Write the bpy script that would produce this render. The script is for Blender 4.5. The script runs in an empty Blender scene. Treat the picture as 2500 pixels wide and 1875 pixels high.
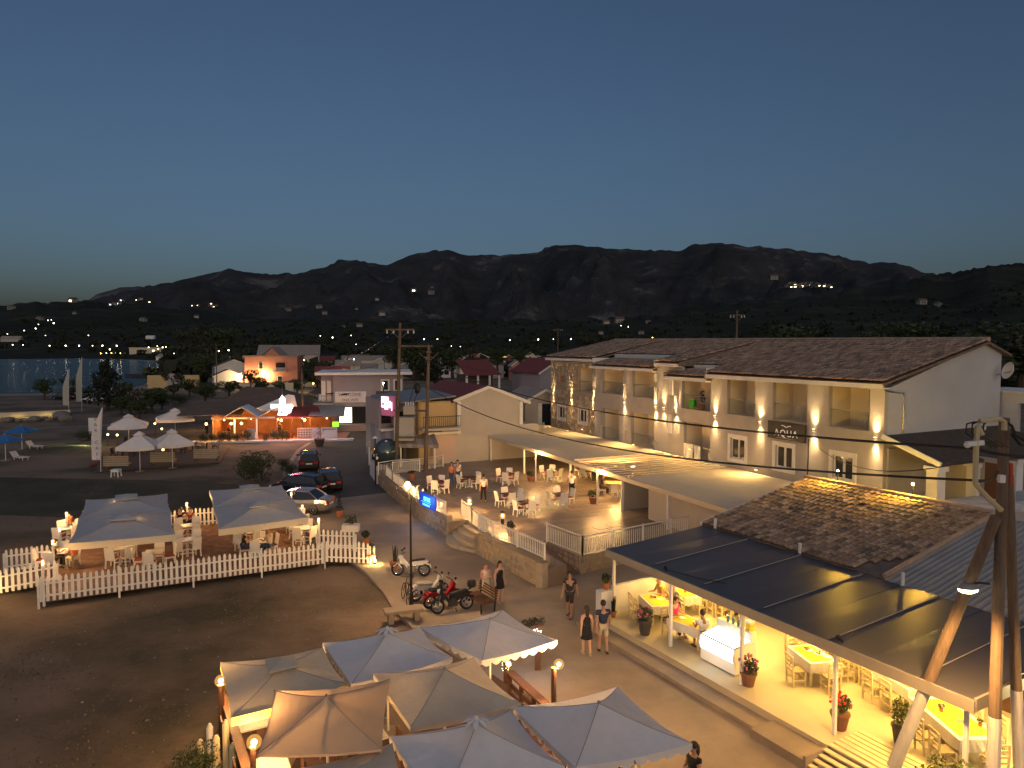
import bpy, math, random
from mathutils import Vector, Matrix, noise as mnoise
random.seed(11)
R = math.radians
sc = bpy.context.scene
COL = sc.collection
# ---------------------------------------------------------------- camera
CAM_Z, FPX, PITCH = 10.7, 1734.0, R(3.15)
cd = bpy.data.cameras.new('camera'); cam = bpy.data.objects.new('camera', cd); COL.objects.link(cam)
cd.sensor_width = 36; cd.lens = 36 * FPX / 2500; cd.clip_start = 0.3; cd.clip_end = 20000
cam.location = (0, 0, CAM_Z); cam.rotation_euler = (R(90) - PITCH, 0, 0)
sc.camera = cam
# ---------------------------------------------------------------- sky, twilight sun, exposure
w = bpy.data.worlds.new('World'); sc.world = w; w.use_nodes = True
wn = w.node_tree; bg = wn.nodes['Background']
sky = wn.nodes.new('ShaderNodeTexSky'); sky.sky_type = 'NISHITA'; sky.sun_disc = False
sky.sun_elevation = R(5); sky.sun_rotation = R(165); sky.ozone_density = 2; sky.dust_density = 4; sky.air_density = .7
tint = wn.nodes.new('ShaderNodeMix'); tint.data_type = 'RGBA'; tint.blend_type = 'MULTIPLY'; tint.inputs[0].default_value = 1
wn.links.new(sky.outputs[0], tint.inputs[6]); tint.inputs[7].default_value = (.92, .885, .90, 1)
wn.links.new(tint.outputs[2], bg.inputs[0]); bg.inputs[1].default_value = 0.1
sd = bpy.data.lights.new('twilight_sun', 'SUN'); sd.energy = 0.50; sd.angle = R(110); sd.color = (1, .93, .97)
so = bpy.data.objects.new('twilight_sun', sd); COL.objects.link(so); so.rotation_euler = (R(42), 0, R(-15))
vs = sc.view_settings
vs.view_transform = 'Standard'; vs.look = 'None'; vs.gamma = 1; vs.exposure = 0; vs.use_curve_mapping = False
sc.cycles.use_denoising = True
sc.cycles.max_bounces = 6; sc.cycles.diffuse_bounces = 3; sc.cycles.glossy_bounces = 3
sc.cycles.transparent_max_bounces = 8; sc.cycles.sample_clamp_indirect = 3
LW = 4.2

# ---------------------------------------------------------------- survey helpers: photo measurement -> place in the world
def ray(u, v):
    x = (u - 1250) / FPX; y = -(v - 937.5) / FPX
    c, s = math.cos(PITCH), math.sin(PITCH)
    return Vector((x, c + y * s, -s + y * c))
def G(u, v, z=0.0):
    d = ray(u, v); t = (z - CAM_Z) / d.z
    return Vector((d.x * t, d.y * t, z))
def DP(u, v, Y):
    d = ray(u, v); t = Y / d.y
    return Vector((d.x * t, Y, CAM_Z + d.z * t))

# ---------------------------------------------------------------- mesh builder
class MB:
    def __init__(s): s.v = []; s.f = []
    def add(s, vs, fs):
        n = len(s.v); s.v += [tuple(a) for a in vs]; s.f += [tuple(i + n for i in f) for f in fs]; return s
    def box(s, x0, x1, y0, y1, z0, z1):
        return s.add([(x0,y0,z0),(x1,y0,z0),(x1,y1,z0),(x0,y1,z0),(x0,y0,z1),(x1,y0,z1),(x1,y1,z1),(x0,y1,z1)],
                     [(3,2,1,0),(4,5,6,7),(0,1,5,4),(1,2,6,5),(2,3,7,6),(3,0,4,7)])
    def tbox(s, m, sx, sy, sz):
        h = [(-.5,-.5,-.5),(.5,-.5,-.5),(.5,.5,-.5),(-.5,.5,-.5),(-.5,-.5,.5),(.5,-.5,.5),(.5,.5,.5),(-.5,.5,.5)]
        return s.add([m @ Vector((a*sx,b*sy,c*sz)) for a,b,c in h],
                     [(3,2,1,0),(4,5,6,7),(0,1,5,4),(1,2,6,5),(2,3,7,6),(3,0,4,7)])
    def bar(s, a, b, wx, wz):
        """rectangular bar from a to b, wx wide, wz high"""
        a, b = Vector(a), Vector(b); d = b - a
        y = d.normalized(); up = Vector((0,0,1)) if abs(y.z) < .95 else Vector((0,1,0))
        x = y.cross(up).normalized(); z = x.cross(y)
        m = Matrix((x, y, z)).transposed().to_4x4(); m.translation = (a + b) / 2
        return s.tbox(m, wx, d.length, wz)
    def tube(s, pts, r, n=6, cap=True):
        pts = [Vector(p) for p in pts]; k = len(pts)
        rs = r if isinstance(r, (list, tuple)) else [r] * k
        vs = []; fs = []
        for i, p in enumerate(pts):
            d = (pts[min(i+1,k-1)] - pts[max(i-1,0)])
            if d.length < 1e-9: d = Vector((0,0,1))
            d.normalize()
            up = Vector((0,0,1)) if abs(d.z) < .9 else Vector((1,0,0))
            x = d.cross(up).normalized(); y = x.cross(d)
            for j in range(n):
                t = 2*math.pi*j/n; vs.append(p + (x*math.cos(t) + y*math.sin(t)) * rs[i])
        for i in range(k-1):
            for j in range(n):
                fs.append((i*n+j, i*n+(j+1)%n, (i+1)*n+(j+1)%n, (i+1)*n+j))
        if cap: fs += [tuple(range(n-1,-1,-1)), tuple((k-1)*n+j for j in range(n))]
        return s.add(vs, fs)
    def lathe(s, prof, n=12, c=(0,0,0)):
        vs = []; fs = []; k = len(prof)
        for r, z in prof:
            for j in range(n):
                t = 2*math.pi*j/n; vs.append((c[0]+r*math.cos(t), c[1]+r*math.sin(t), c[2]+z))
        for i in range(k-1):
            for j in range(n):
                fs.append((i*n+j, i*n+(j+1)%n, (i+1)*n+(j+1)%n, (i+1)*n+j))
        fs += [tuple(range(n-1,-1,-1)), tuple((k-1)*n+j for j in range(n))]
        return s.add(vs, fs)
    def ball(s, c, r, nu=10, nv=6, sz=1.0):
        return s.lathe([(max(r*math.sin(math.pi*i/nv), r*.02), -r*sz*math.cos(math.pi*i/nv)) for i in range(nv+1)], nu, c)
    def prism(s, poly, z0, z1):
        n = len(poly)
        vs = [(p[0],p[1],z0) for p in poly] + [(p[0],p[1],z1) for p in poly]
        return s.add(vs, [tuple(range(n-1,-1,-1)), tuple(range(n,2*n))] + [(i,(i+1)%n,n+(i+1)%n,n+i) for i in range(n)])
    def xprism(s, poly, x0, x1):
        n = len(poly)
        vs = [(x0,p[0],p[1]) for p in poly] + [(x1,p[0],p[1]) for p in poly]
        return s.add(vs, [tuple(range(n)), tuple(range(2*n-1,n-1,-1))] + [(i,n+i,n+(i+1)%n,(i+1)%n) for i in range(n)])
    def yprism(s, poly, y0, y1):
        n = len(poly)
        vs = [(p[0],y0,p[1]) for p in poly] + [(p[0],y1,p[1]) for p in poly]
        return s.add(vs, [tuple(range(n)), tuple(range(2*n-1,n-1,-1))] + [(i,n+i,n+(i+1)%n,(i+1)%n) for i in range(n)])
    def quad(s, *p): return s.add(p, [tuple(range(len(p)))])
    def slab(s, pts, th):
        """3-D polygon thickened downwards"""
        n = len(pts); pts = [Vector(p) for p in pts]
        return s.add(pts + [p - Vector((0,0,th)) for p in pts], [tuple(range(n)), tuple(range(2*n-1,n-1,-1))] + [(i,n+i,n+(i+1)%n,(i+1)%n) for i in range(n)])
    def mesh(s, name, m, smooth=False):
        me = bpy.data.meshes.new(name); me.from_pydata(s.v, [], s.f)
        for x in (m if isinstance(m, (list, tuple)) else [m]): me.materials.append(x)
        if smooth: me.shade_smooth()
        return me
    def build(s, name, m, parent=None, kind=None, label=None, smooth=False, loc=None):
        o = bpy.data.objects.new(name, s.mesh(name, m, smooth)); COL.objects.link(o)
        if parent: o.parent = parent
        if kind: o['kind'] = kind
        if label: o['label'] = label
        if loc is not None: o.location = loc
        return o

def tag(o, label, cat, group=None, kind=None):
    o['label'] = label; o['category'] = cat
    if group: o['group'] = group
    if kind: o['kind'] = kind
    return o
def thing(name, label, cat, loc=(0,0,0), rz=0.0, group=None):
    o = bpy.data.objects.new(name, None); COL.objects.link(o); o.location = loc; o.rotation_euler = (0,0,rz)
    o.empty_display_size = .1
    return tag(o, label, cat, group)
KIDS = {}
def clone(root, loc=None, rz=None, label=None, group=None, scale=None):
    kids = {}
    if root.name not in KIDS: KIDS[root.name] = list(root.children_recursive)
    r = root.copy(); COL.objects.link(r); kids[root.name] = r
    for ch in KIDS[root.name]:
        c = ch.copy(); COL.objects.link(c); kids[ch.name] = c; c.parent = kids[ch.parent.name]
    if loc is not None: r.location = loc
    if rz is not None: r.rotation_euler = (0,0,rz)
    if label: r['label'] = label
    if group: r['group'] = group
    if scale: r.scale = (scale,)*3
    return r
def inst(o_mesh, name, parent, loc, rz=0.0, rot=None, scale=None):
    o = bpy.data.objects.new(name, o_mesh); COL.objects.link(o); o.parent = parent; o.location = loc
    o.rotation_euler = rot if rot else (0,0,rz)
    if scale: o.scale = scale
    return o
def point(loc, watts, color=(1,.62,.25), r=.06, parent=None):
    l = bpy.data.lights.new('lamp_light', 'POINT'); l.energy = watts * LW; l.color = color; l.shadow_soft_size = r
    o = bpy.data.objects.new('lamp_light', l); COL.objects.link(o); o.location = loc
    if parent: o.parent = parent
    return o
def spot(loc, rot, watts, color=(1,.66,.28), ang=70, blend=.6, r=.04, parent=None):
    l = bpy.data.lights.new('lamp_light', 'SPOT'); l.energy = watts * LW; l.color = color; l.spot_size = R(ang); l.spot_blend = blend; l.shadow_soft_size = r
    o = bpy.data.objects.new('lamp_light', l); COL.objects.link(o); o.location = loc
    if isinstance(rot, Vector): o.rotation_euler = (rot - Vector(loc)).to_track_quat('-Z', 'Y').to_euler()
    else: o.rotation_euler = rot
    if parent: o.parent = parent
    return o

# ---------------------------------------------------------------- materials
MATS = {}
def mat(name, c, rough=.8, c2=None, scale=4.0, bump=0.0, bscale=None, metal=0.0, emit=None, es=0.0, spec=.4, detail=5, trans=0.0, contrast=(.3,.7), stretch=None, subs=0.0, world=False):
    if name in MATS: return MATS[name]
    m = bpy.data.materials.new(name); m.use_nodes = True; nt = m.node_tree; b = nt.nodes['Principled BSDF']
    b.inputs['Base Color'].default_value = (*c, 1); b.inputs['Roughness'].default_value = rough; b.inputs['Metallic'].default_value = metal
    b.inputs['Specular IOR Level'].default_value = spec
    if trans: b.inputs['Transmission Weight'].default_value = trans
    if emit: b.inputs['Emission Color'].default_value = (*emit, 1); b.inputs['Emission Strength'].default_value = es
    if c2 or bump:
        tc = nt.nodes.new('ShaderNodeTexCoord'); mp = nt.nodes.new('ShaderNodeMapping')
        if world:
            ge = nt.nodes.new('ShaderNodeNewGeometry'); nt.links.new(ge.outputs['Position'], mp.inputs[0])
        else: nt.links.new(tc.outputs['Object'], mp.inputs[0])
        if stretch: mp.inputs['Scale'].default_value = stretch
    if c2:
        n = nt.nodes.new('ShaderNodeTexNoise'); n.inputs['Scale'].default_value = scale; n.inputs['Detail'].default_value = detail; n.inputs['Roughness'].default_value = .62
        nt.links.new(mp.outputs[0], n.inputs['Vector'])
        r = nt.nodes.new('ShaderNodeValToRGB'); r.color_ramp.elements[0].position, r.color_ramp.elements[1].position = contrast
        r.color_ramp.elements[0].color = (*c, 1); r.color_ramp.elements[1].color = (*c2, 1)
        nt.links.new(n.outputs[0], r.inputs[0]); nt.links.new(r.outputs[0], b.inputs['Base Color'])
    if bump:
        n2 = nt.nodes.new('ShaderNodeTexNoise'); n2.inputs['Scale'].default_value = bscale or scale*4; n2.inputs['Detail'].default_value = 4
        nt.links.new(mp.outputs[0], n2.inputs['Vector'])
        bp = nt.nodes.new('ShaderNodeBump'); bp.inputs['Strength'].default_value = bump; bp.inputs['Distance'].default_value = .05
        nt.links.new(n2.outputs[0], bp.inputs['Height']); nt.links.new(bp.outputs[0], b.inputs['Normal'])
    if subs:   # thin cloth: part of the light comes through
        tl = nt.nodes.new('ShaderNodeBsdfTranslucent'); mx = nt.nodes.new('ShaderNodeMixShader'); mx.inputs[0].default_value = subs
        tl.inputs[0].default_value = (*c, 1)
        out = nt.nodes['Material Output']
        nt.links.new(b.outputs[0], mx.inputs[1]); nt.links.new(tl.outputs[0], mx.inputs[2]); nt.links.new(mx.outputs[0], out.inputs[0])
    MATS[name] = m; return m
def glow(name, c, s): return mat(name, (0,0,0), .5, emit=c, es=s)

WARM = (1, .52, .17)
white = mat('white_paint', (.72,.70,.66), .55, (.62,.60,.56), 3, .05)
cream = mat('cream_render', (.62,.52,.38), .85, (.54,.45,.33), 1.2, .15, 30)
beige = mat('beige_render', (.46,.42,.37), .85, (.40,.365,.32), .8, .15, 30)
greyrender = mat('grey_render', (.40,.37,.34), .88, (.33,.305,.28), .9, .2, 25)
whitewash = mat('whitewash', (.66,.65,.66), .85, (.56,.55,.56), .7, .15, 20)
concrete = mat('concrete', (.30,.24,.185), .85, (.185,.15,.12), .20, .35, 14, detail=12, contrast=(.40,.60), world=True)
tile_paving = mat('terrace_paving', (.24,.19,.155), .42, (.15,.12,.10), .5, .12, 8, world=True)
asphalt = mat('asphalt', (.075,.07,.07), .8, (.045,.043,.045), .5, .3, 40, world=True)
dirt = mat('dry_field', (.165,.118,.085), .95, (.050,.043,.026), .13, .9, 5, detail=10, contrast=(.43,.62), world=True)
seamm = mat('seam_thread', (.34,.30,.26), .9)
darkwood = mat('dark_wood', (.10,.045,.025), .6, (.06,.028,.016), 3, .2, 20, stretch=(1,1,6))
polewood = mat('weathered_pole_wood', (.16,.115,.085), .85, (.09,.065,.05), 3, .4, 25, stretch=(3,3,.4))
palewood = mat('pale_wood', (.66,.56,.34), .6, (.58,.48,.28), 4, .1, 20)
plankwood = mat('bench_wood', (.42,.34,.22), .7, (.34,.27,.17), 4, .1, 20)
black = mat('black_plastic', (.012,.012,.013), .45)
darkmetal = mat('dark_metal', (.03,.028,.028), .5, metal=.6)
steel = mat('grey_steel', (.4,.4,.4), .35, metal=.9)
canvas = mat('white_canvas', (.70,.67,.665), .9, (.63,.60,.60), 2.5, .5, 4, subs=.07)
canvas_b = mat('ecru_canvas', (.60,.52,.40), .9, (.50,.43,.33), 2.0, .5, 4, subs=.10)
canvas_g = mat('grey_blue_canvas', (.41,.42,.45), .9, (.35,.36,.39), 2.5, .4, 4, subs=.06)
rooftile = mat('clay_roof_tile', (.33,.22,.155), .85, (.19,.13,.095), 3, .3, 20)
rooftile_b = mat('clay_roof_tile_pale', (.44,.31,.22), .85, (.27,.19,.14), 3, .3, 20)
rooftile_c = mat('clay_roof_tile_dark', (.19,.14,.11), .9, (.11,.085,.07), 3, .3, 20)
redroof = mat('red_roof_tile', (.20,.045,.04), .8, (.13,.03,.028), 2, .2, 12)
glassm = mat('window_glass', (.02,.022,.025), .06, spec=.7)
railglass = mat('rail_glass', (.85,.88,.88), .04, trans=1.0, spec=.5)
def thin_glass(name, tintc, refl):
    m = bpy.data.materials.new(name); m.use_nodes = True; nt = m.node_tree; nt.nodes.remove(nt.nodes['Principled BSDF'])
    t = nt.nodes.new('ShaderNodeBsdfTransparent'); t.inputs[0].default_value = (*tintc,1); g = nt.nodes.new('ShaderNodeBsdfGlossy'); g.inputs['Roughness'].default_value = .05
    x = nt.nodes.new('ShaderNodeMixShader'); x.inputs[0].default_value = refl; nt.links.new(t.outputs[0], x.inputs[1]); nt.links.new(g.outputs[0], x.inputs[2]); nt.links.new(x.outputs[0], nt.nodes['Material Output'].inputs[0]); return m
railglass = thin_glass('thin_rail_glass', (.93,.95,.94), .06)
leaf = mat('leaf_green', (.045,.062,.022), .8, (.02,.032,.012), 1.5)
leaf2 = mat('leaf_olive', (.055,.058,.032), .8, (.03,.034,.02), 1.5)
leafdark = mat('leaf_dark', (.022,.03,.018), .85, (.012,.017,.01), 1.5)
bark = mat('bark', (.07,.05,.035), .9, (.045,.03,.022), 5, .5, 30)
terracotta = mat('terracotta', (.36,.14,.07), .8, (.28,.10,.05), 5)
soil = mat('soil', (.03,.022,.016), .95)
cloth_y = mat('yellow_cloth', (.72,.50,.03), .9, (.64,.43,.02), 6)
cloth_w = mat('white_cloth', (.68,.66,.6), .9)
redseat = mat('red_seat', (.30,.05,.03), .8)
flowerred = mat('red_flower', (.6,.03,.03), .7)
flowerpink = mat('pink_flower', (.42,.10,.22), .7)
bulb = glow('warm_bulb', (1,.78,.42), 14)
bulbsoft = glow('warm_bulb_dim', (1,.66,.28), 9)
bulbw = glow('white_bulb', (1,.9,.72), 13)
def halo_globe_mat():
    m = bpy.data.materials.new('amber_halo_globe'); m.use_nodes = True; nt = m.node_tree; nt.nodes.remove(nt.nodes['Principled BSDF'])
    e = nt.nodes.new('ShaderNodeEmission'); e.inputs[0].default_value = (1,.50,.12,1); e.inputs[1].default_value = 1.1  # shell emits amber itself: the lamp's halo put into a half-clear surface
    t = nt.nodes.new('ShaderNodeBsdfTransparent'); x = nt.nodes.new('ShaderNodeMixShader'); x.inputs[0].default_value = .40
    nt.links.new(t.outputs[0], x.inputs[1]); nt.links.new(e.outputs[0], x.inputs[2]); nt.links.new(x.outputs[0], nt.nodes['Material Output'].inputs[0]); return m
halo_globe = halo_globe_mat()
bulbg = glow('greenish_white_bulb', (.95,1,.62), 12)
# ================================================================ LAND, SEA, HILLS
def smooth(t): t = max(0, min(1, t)); return t*t*(3-2*t)
K = 2500/2212
def skyline(pts, u):
    for (a, va), (b, vb) in zip(pts, pts[1:]):
        if a <= u <= b: return va + (vb-va)*smooth((u-a)/(b-a))*.6 + (vb-va)*((u-a)/(b-a))*.4
    return pts[-1][1]
def hill_mat(name, c1, c2, c3, s):
    m = bpy.data.materials.new(name); m.use_nodes = True; nt = m.node_tree; b = nt.nodes['Principled BSDF']; b.inputs['Roughness'].default_value = 1; b.inputs['Specular IOR Level'].default_value = .1
    g = nt.nodes.new('ShaderNodeNewGeometry')
    def nz(sc_, det):
        mp = nt.nodes.new('ShaderNodeMapping'); mp.inputs['Scale'].default_value = (sc_, sc_*.6, sc_*2)
        nt.links.new(g.outputs['Position'], mp.inputs[0])
        n = nt.nodes.new('ShaderNodeTexNoise'); n.inputs['Scale'].default_value = 1; n.inputs['Detail'].default_value = det; n.inputs['Roughness'].default_value = .7
        nt.links.new(mp.outputs[0], n.inputs['Vector']); return n
    a = nz(s, 8); r = nt.nodes.new('ShaderNodeValToRGB'); e = r.color_ramp.elements
    e[0].position = .35; e[0].color = (*c1, 1); e[1].position = .57; e[1].color = (*c2, 1)
    x = r.color_ramp.elements.new(.64); x.color = (*c3, 1)
    nt.links.new(a.outputs[0], r.inputs[0]); nt.links.new(r.outputs[0], b.inputs['Base Color'])
    k = nz(s*14, 4); bp = nt.nodes.new('ShaderNodeBump'); bp.inputs['Strength'].default_value = .7; bp.inputs['Distance'].default_value = 14
    nt.links.new(k.outputs[0], bp.inputs['Height']); nt.links.new(bp.outputs[0], b.inputs['Normal'])
    return m
HILLS = []
def ridge(name, pts, r_s, r0, m, ncol=320, nrow=46, rel=1.0, jag=0.0, seed=0, power=1.5):
    mb = MB(); u0, u1 = pts[0][0], pts[-1][0]
    rows = [i/(nrow-1) for i in range(nrow)] + [1.08, 1.25]
    for f in rows:
        for j in range(ncol):
            u = u0 + (u1-u0)*j/(ncol-1); v = skyline(pts, u)
            d = ray(u*K, v*K); hh = math.hypot(d.x, d.y); dx, dy = d.x/hh, d.y/hh; tan = d.z/hh
            wob = mnoise.noise((u*.01, seed, 3)) * .10
            rs = r_s*(1+wob); r = r0 + (rs-r0)*f; x, y = dx*r, dy*r
            zs = CAM_Z + rs*tan
            if f <= 1:
                z = -6 + (zs+6)*f**power
                q = mnoise.fractal((x*.0016+seed, y*.0011, seed), 1.0, 2.1, 6)
                q2 = abs(mnoise.noise((x*.0026+seed, y*.0008, seed+4))); q3 = mnoise.fractal((x*.009+seed, y*.006, seed), 1.0, 2.1, 4)
                z += rel*(q*.34 - q2*.36 + q3*.07 + .05) * zs * math.sin(math.pi*min(f*1.02,1)) 
                if f < 1: z = min(z, CAM_Z + r*tan*(.86+.13*f) if tan > 0 else z)
                z += jag*(mnoise.noise((u*.11, seed, 5))*1.6 + mnoise.noise((u*.035, seed, 7))*2.2 + mnoise.noise((u*.3, seed, 9))*.8 + mnoise.noise((u*.9, seed, 2))*.5)*smooth((f-.75)/.25)
            else: z = zs - (f-1)*rs*.35
            mb.v.append((x, y, z))
    n = len(rows)
    for i in range(n-1):
        for j in range(ncol-1):
            mb.f.append((i*ncol+j, i*ncol+j+1, (i+1)*ncol+j+1, (i+1)*ncol+j))
    o = mb.build(name, m, kind='structure', smooth=True); HILLS.append(o); return o
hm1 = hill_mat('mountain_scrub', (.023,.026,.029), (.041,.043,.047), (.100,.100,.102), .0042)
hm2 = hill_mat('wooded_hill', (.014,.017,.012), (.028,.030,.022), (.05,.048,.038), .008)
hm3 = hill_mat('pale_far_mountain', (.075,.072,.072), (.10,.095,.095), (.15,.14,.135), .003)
far = [(-1500,660),(-600,668),(0,660),(60,655),(130,652),(185,650),(260,633),(320,618),(360,612),(420,598),(490,582),(540,588),(600,593),(660,588),(700,576),(740,561),(765,561),(800,568),(835,573),(880,553),(940,541),(965,539),(1010,552),(1060,550),(1100,551),(1150,547),(1200,530),(1250,529),(1330,538),(1400,540),(1465,542),(1500,529),(1540,524),(1620,532),(1700,538),(1770,546),(1850,561),(1880,570),(1900,565),(1950,571),(2010,592),(2070,600),(2212,615),(2800,640),(3700,650)]
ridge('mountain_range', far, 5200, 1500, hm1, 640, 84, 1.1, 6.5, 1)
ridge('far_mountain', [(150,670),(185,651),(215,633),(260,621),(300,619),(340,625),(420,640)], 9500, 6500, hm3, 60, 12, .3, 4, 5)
ridge('wooded_hill', [(1480,660),(1700,645),(1850,622),(1950,606),(2010,594),(2070,588),(2130,576),(2212,567),(2400,545),(2700,540),(3700,600)], 2300, 500, hm2, 300, 34, .6, 5.0, 9)
ridge('coastal_hill', [(-1500,640),(-500,650),(-100,657),(0,660),(60,655),(130,653),(185,651),(260,655),(400,668),(600,690),(800,715)], 2500, 620, hm2, 240, 30, .6, 4.0, 14)
ridge('foothills', [(-1500,715),(0,708),(300,700),(600,690),(900,692),(1200,690),(1500,680),(1800,676),(2212,665),(2800,640),(3700,640)], 2000, 330, hm2, 320, 30, .5, 5.0, 21, 1.2)

gm = MB(); gm.quad((-9000,-300,-.06),(9000,-300,-.06),(9000,12000,-.06),(-9000,12000,-.06))
gm.build('ground', dirt, kind='structure')
# grassy strips of the field
grassmat = mat('rough_grass', (.030,.034,.016), .95, (.075,.060,.042), .22, .8, 7, detail=8, contrast=(.42,.66), world=True)
g2 = MB(); g2.slab([(-75,50,-.045),(-42,46,-.045),(-26,43.5,-.045),(-13.2,44.5,-.045),(-14.2,47.5,-.045),(-20,54,-.045),(-28,56,-.045),(-50,58,-.045),(-80,60,-.045)], .01)
g2.build('grass_verge', grassmat, kind='structure')
path = mat('pale_path', (.20,.18,.15), .95, (.13,.115,.10), .4, .3, 9, world=True)
pm = MB(); pm.slab([G(-260,1080,-.04),G(0,1053,-.04),G(215,1041,-.04),G(300,1038,-.04),G(300,1034,-.04),G(130,1042,-.04),G(0,1050.5,-.04),G(-260,1060,-.04)], .01); pm.build('footpath', path, kind='structure')
# sea: shallow bay on the left
wm = bpy.data.materials.new('sea_water'); wm.use_nodes = True; nt = wm.node_tree; b = nt.nodes['Principled BSDF']
b.inputs['Base Color'].default_value = (.012,.03,.05,1); b.inputs['Roughness'].default_value = .12; b.inputs['IOR'].default_value = 1.33
g = nt.nodes.new('ShaderNodeNewGeometry'); mp = nt.nodes.new('ShaderNodeMapping'); mp.inputs['Scale'].default_value = (.35,.9,1); n = nt.nodes.new('ShaderNodeTexNoise'); n.inputs['Detail'].default_value = 6
nt.links.new(g.outputs['Position'], mp.inputs[0]); nt.links.new(mp.outputs[0], n.inputs['Vector']); bp = nt.nodes.new('ShaderNodeBump'); bp.inputs['Distance'].default_value = .5; bp.inputs['Strength'].default_value = .55
nt.links.new(n.outputs[0], bp.inputs['Height']); nt.links.new(bp.outputs[0], b.inputs['Normal'])
near = [G(u,v) for u,v in [(-1100,985),(-300,968),(0,961),(120,960),(215,957),(300,951),(350,940),(372,925),(400,912),(430,903)]]
fars = [G(u,v) for u,v in [(440,893),(400,885),(330,879),(250,875),(150,873),(60,871),(0,869),(-200,866),(-600,864),(-1200,868)]]
SEA = [(p.x, p.y) for p in near + fars]
sm = MB(); sm.quad(*[(p.x,p.y,-.01) for p in near+fars]); sm.build('sea', wm, kind='structure')
beachm = mat('beach_sand', (.24,.205,.165), .95, (.17,.145,.12), .3, .2, 6, world=True)
bm_ = MB()
def strip(mb, A, off, z):
    for a, b2 in zip(A, A[1:]):
        k = [a, b2, b2*off, a*off]; mb.quad(*[(p.x, p.y, z) for p in k])
strip(bm_, fars, 1.045, -.02); strip(bm_, near, .955, -.02)
bm_.build('beach', beachm, kind='structure')

# street (concrete) and the asphalt road beyond
sl = [(9,6),(5.5,12.5),(3,17),(1.2,20.6),(-.8,22.6),(-3,25.2),(-4.6,28.2),(-5.3,30.0),(-6.63,32.77),(-8.9,36.5),(-12.0,42.9),(-14.4,47.8),(-16.94,52.9),(-20,62),(-22,72),(-22.6,80),(-23.2,88),(-25,102),(-30,130),(-40,165)]
sr_ = [(-33,165),(-24,130),(-19,102),(-17.2,88),(-15.3,80),(-12.5,70),(-9.5,60),(20,60),(24,6)]
st = MB(); st.slab([(x,y,-.02) for x,y in sl + sr_], .03); st.build('street', concrete, kind='structure')
ra = MB(); al = [(-14.4,47.8),(-16.6,52.9),(-19.6,62),(-21.6,72),(-22.2,80),(-22.8,88),(-24.6,102),(-29.6,130),(-39.6,164)]; ar = [(-33.4,164),(-24.4,130),(-19.4,102),(-17.6,88),(-15.7,80),(-13.2,70),(-11.2,60),(-9.9,53.4),(-9.0,51.2)]
ra.slab([(x,y,-.012) for x,y in al+ar], .006); ra.build('asphalt_road', asphalt, kind='structure')
rb = MB(); rb.slab([(x,y,-.03) for x,y in [(-40,166),(-46,160),(-60,158),(-80,168),(-110,185),(-110,192),(-80,176),(-58,168),(-44,172),(-38,185)]], .02); rb.build('side_road', concrete, kind='structure')
kb = MB()
for a, b2 in zip(sl[5:13], sl[6:14]): kb.bar((a[0]-.1,a[1],.0), (b2[0]-.1,b2[1],.0), .22, .12)
kb.build('kerb', concrete, kind='structure')

# ================================================================ VEGETATION
def rdir():
    while 1:
        v = Vector((random.uniform(-1,1), random.uniform(-1,1), random.uniform(-1,1)))
        if .05 < v.length < 1: return v
def leafcloud(mb, lobes, n, size, flat=.5):
    for i in range(n):
        c, rr = random.choice(lobes); d = rdir(); q = d.length**.35; d.normalize()
        p = Vector(c) + Vector((d.x*rr[0], d.y*rr[1], d.z*rr[2]))*q
        a = rdir().normalized(); b = a.cross(d + rdir()*.7)
        if b.length < .01: continue
        b.normalize(); s = size*random.uniform(.6,1.4)
        mb.quad(p - a*s*.5, p + b*s*flat*.6, p + a*s*.5, p - b*s*flat*.6)
def crown_mesh(kind):
    mb = MB(); L = []
    if kind == 'round':
        for i in range(9):
            t = random.uniform(0,6.28); r = random.uniform(.1,.6); L.append(((r*math.cos(t)*1.6, r*math.sin(t)*1.6, random.uniform(1.6,3.4)), (random.uniform(.6,1.0),)*2+(random.uniform(.5,.8),)))
        leafcloud(mb, L, 1500, .26)
    elif kind == 'dense':
        for i in range(14):
            z = i/13; r = 1.35*(1-z)**.7+.15
            t = i*2.4; L.append(((r*.55*math.cos(t), r*.55*math.sin(t), .7+z*3.4), (r*.7,r*.7,.55)))
        leafcloud(mb, L, 2200, .24)
    elif kind == 'loose':
        for i in range(12):
            t = random.uniform(0,6.28); r = random.uniform(.3,1.4); L.append(((r*math.cos(t), r*math.sin(t), random.uniform(1.3,3.9)), (random.uniform(.35,.7),)*2+(random.uniform(.25,.5),)))
        leafcloud(mb, L, 1100, .24)
    elif kind == 'tall':
        for i in range(12):
            z = i/11; t = i*2.4; r = (.8-.5*abs(z-.35))
            L.append(((r*.5*math.cos(t), r*.5*math.sin(t), 1+z*4.2), (r*.75,r*.75,.6)))
        leafcloud(mb, L, 1500, .25)
    else:
        for i in range(8):
            t = random.uniform(0,6.28); r = random.uniform(.1,.7); L.append(((r*math.cos(t), r*math.sin(t), random.uniform(.3,.9)), (random.uniform(.35,.6),)*2+(random.uniform(.3,.5),)))
        leafcloud(mb, L, 2400, .075)
    return mb
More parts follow.
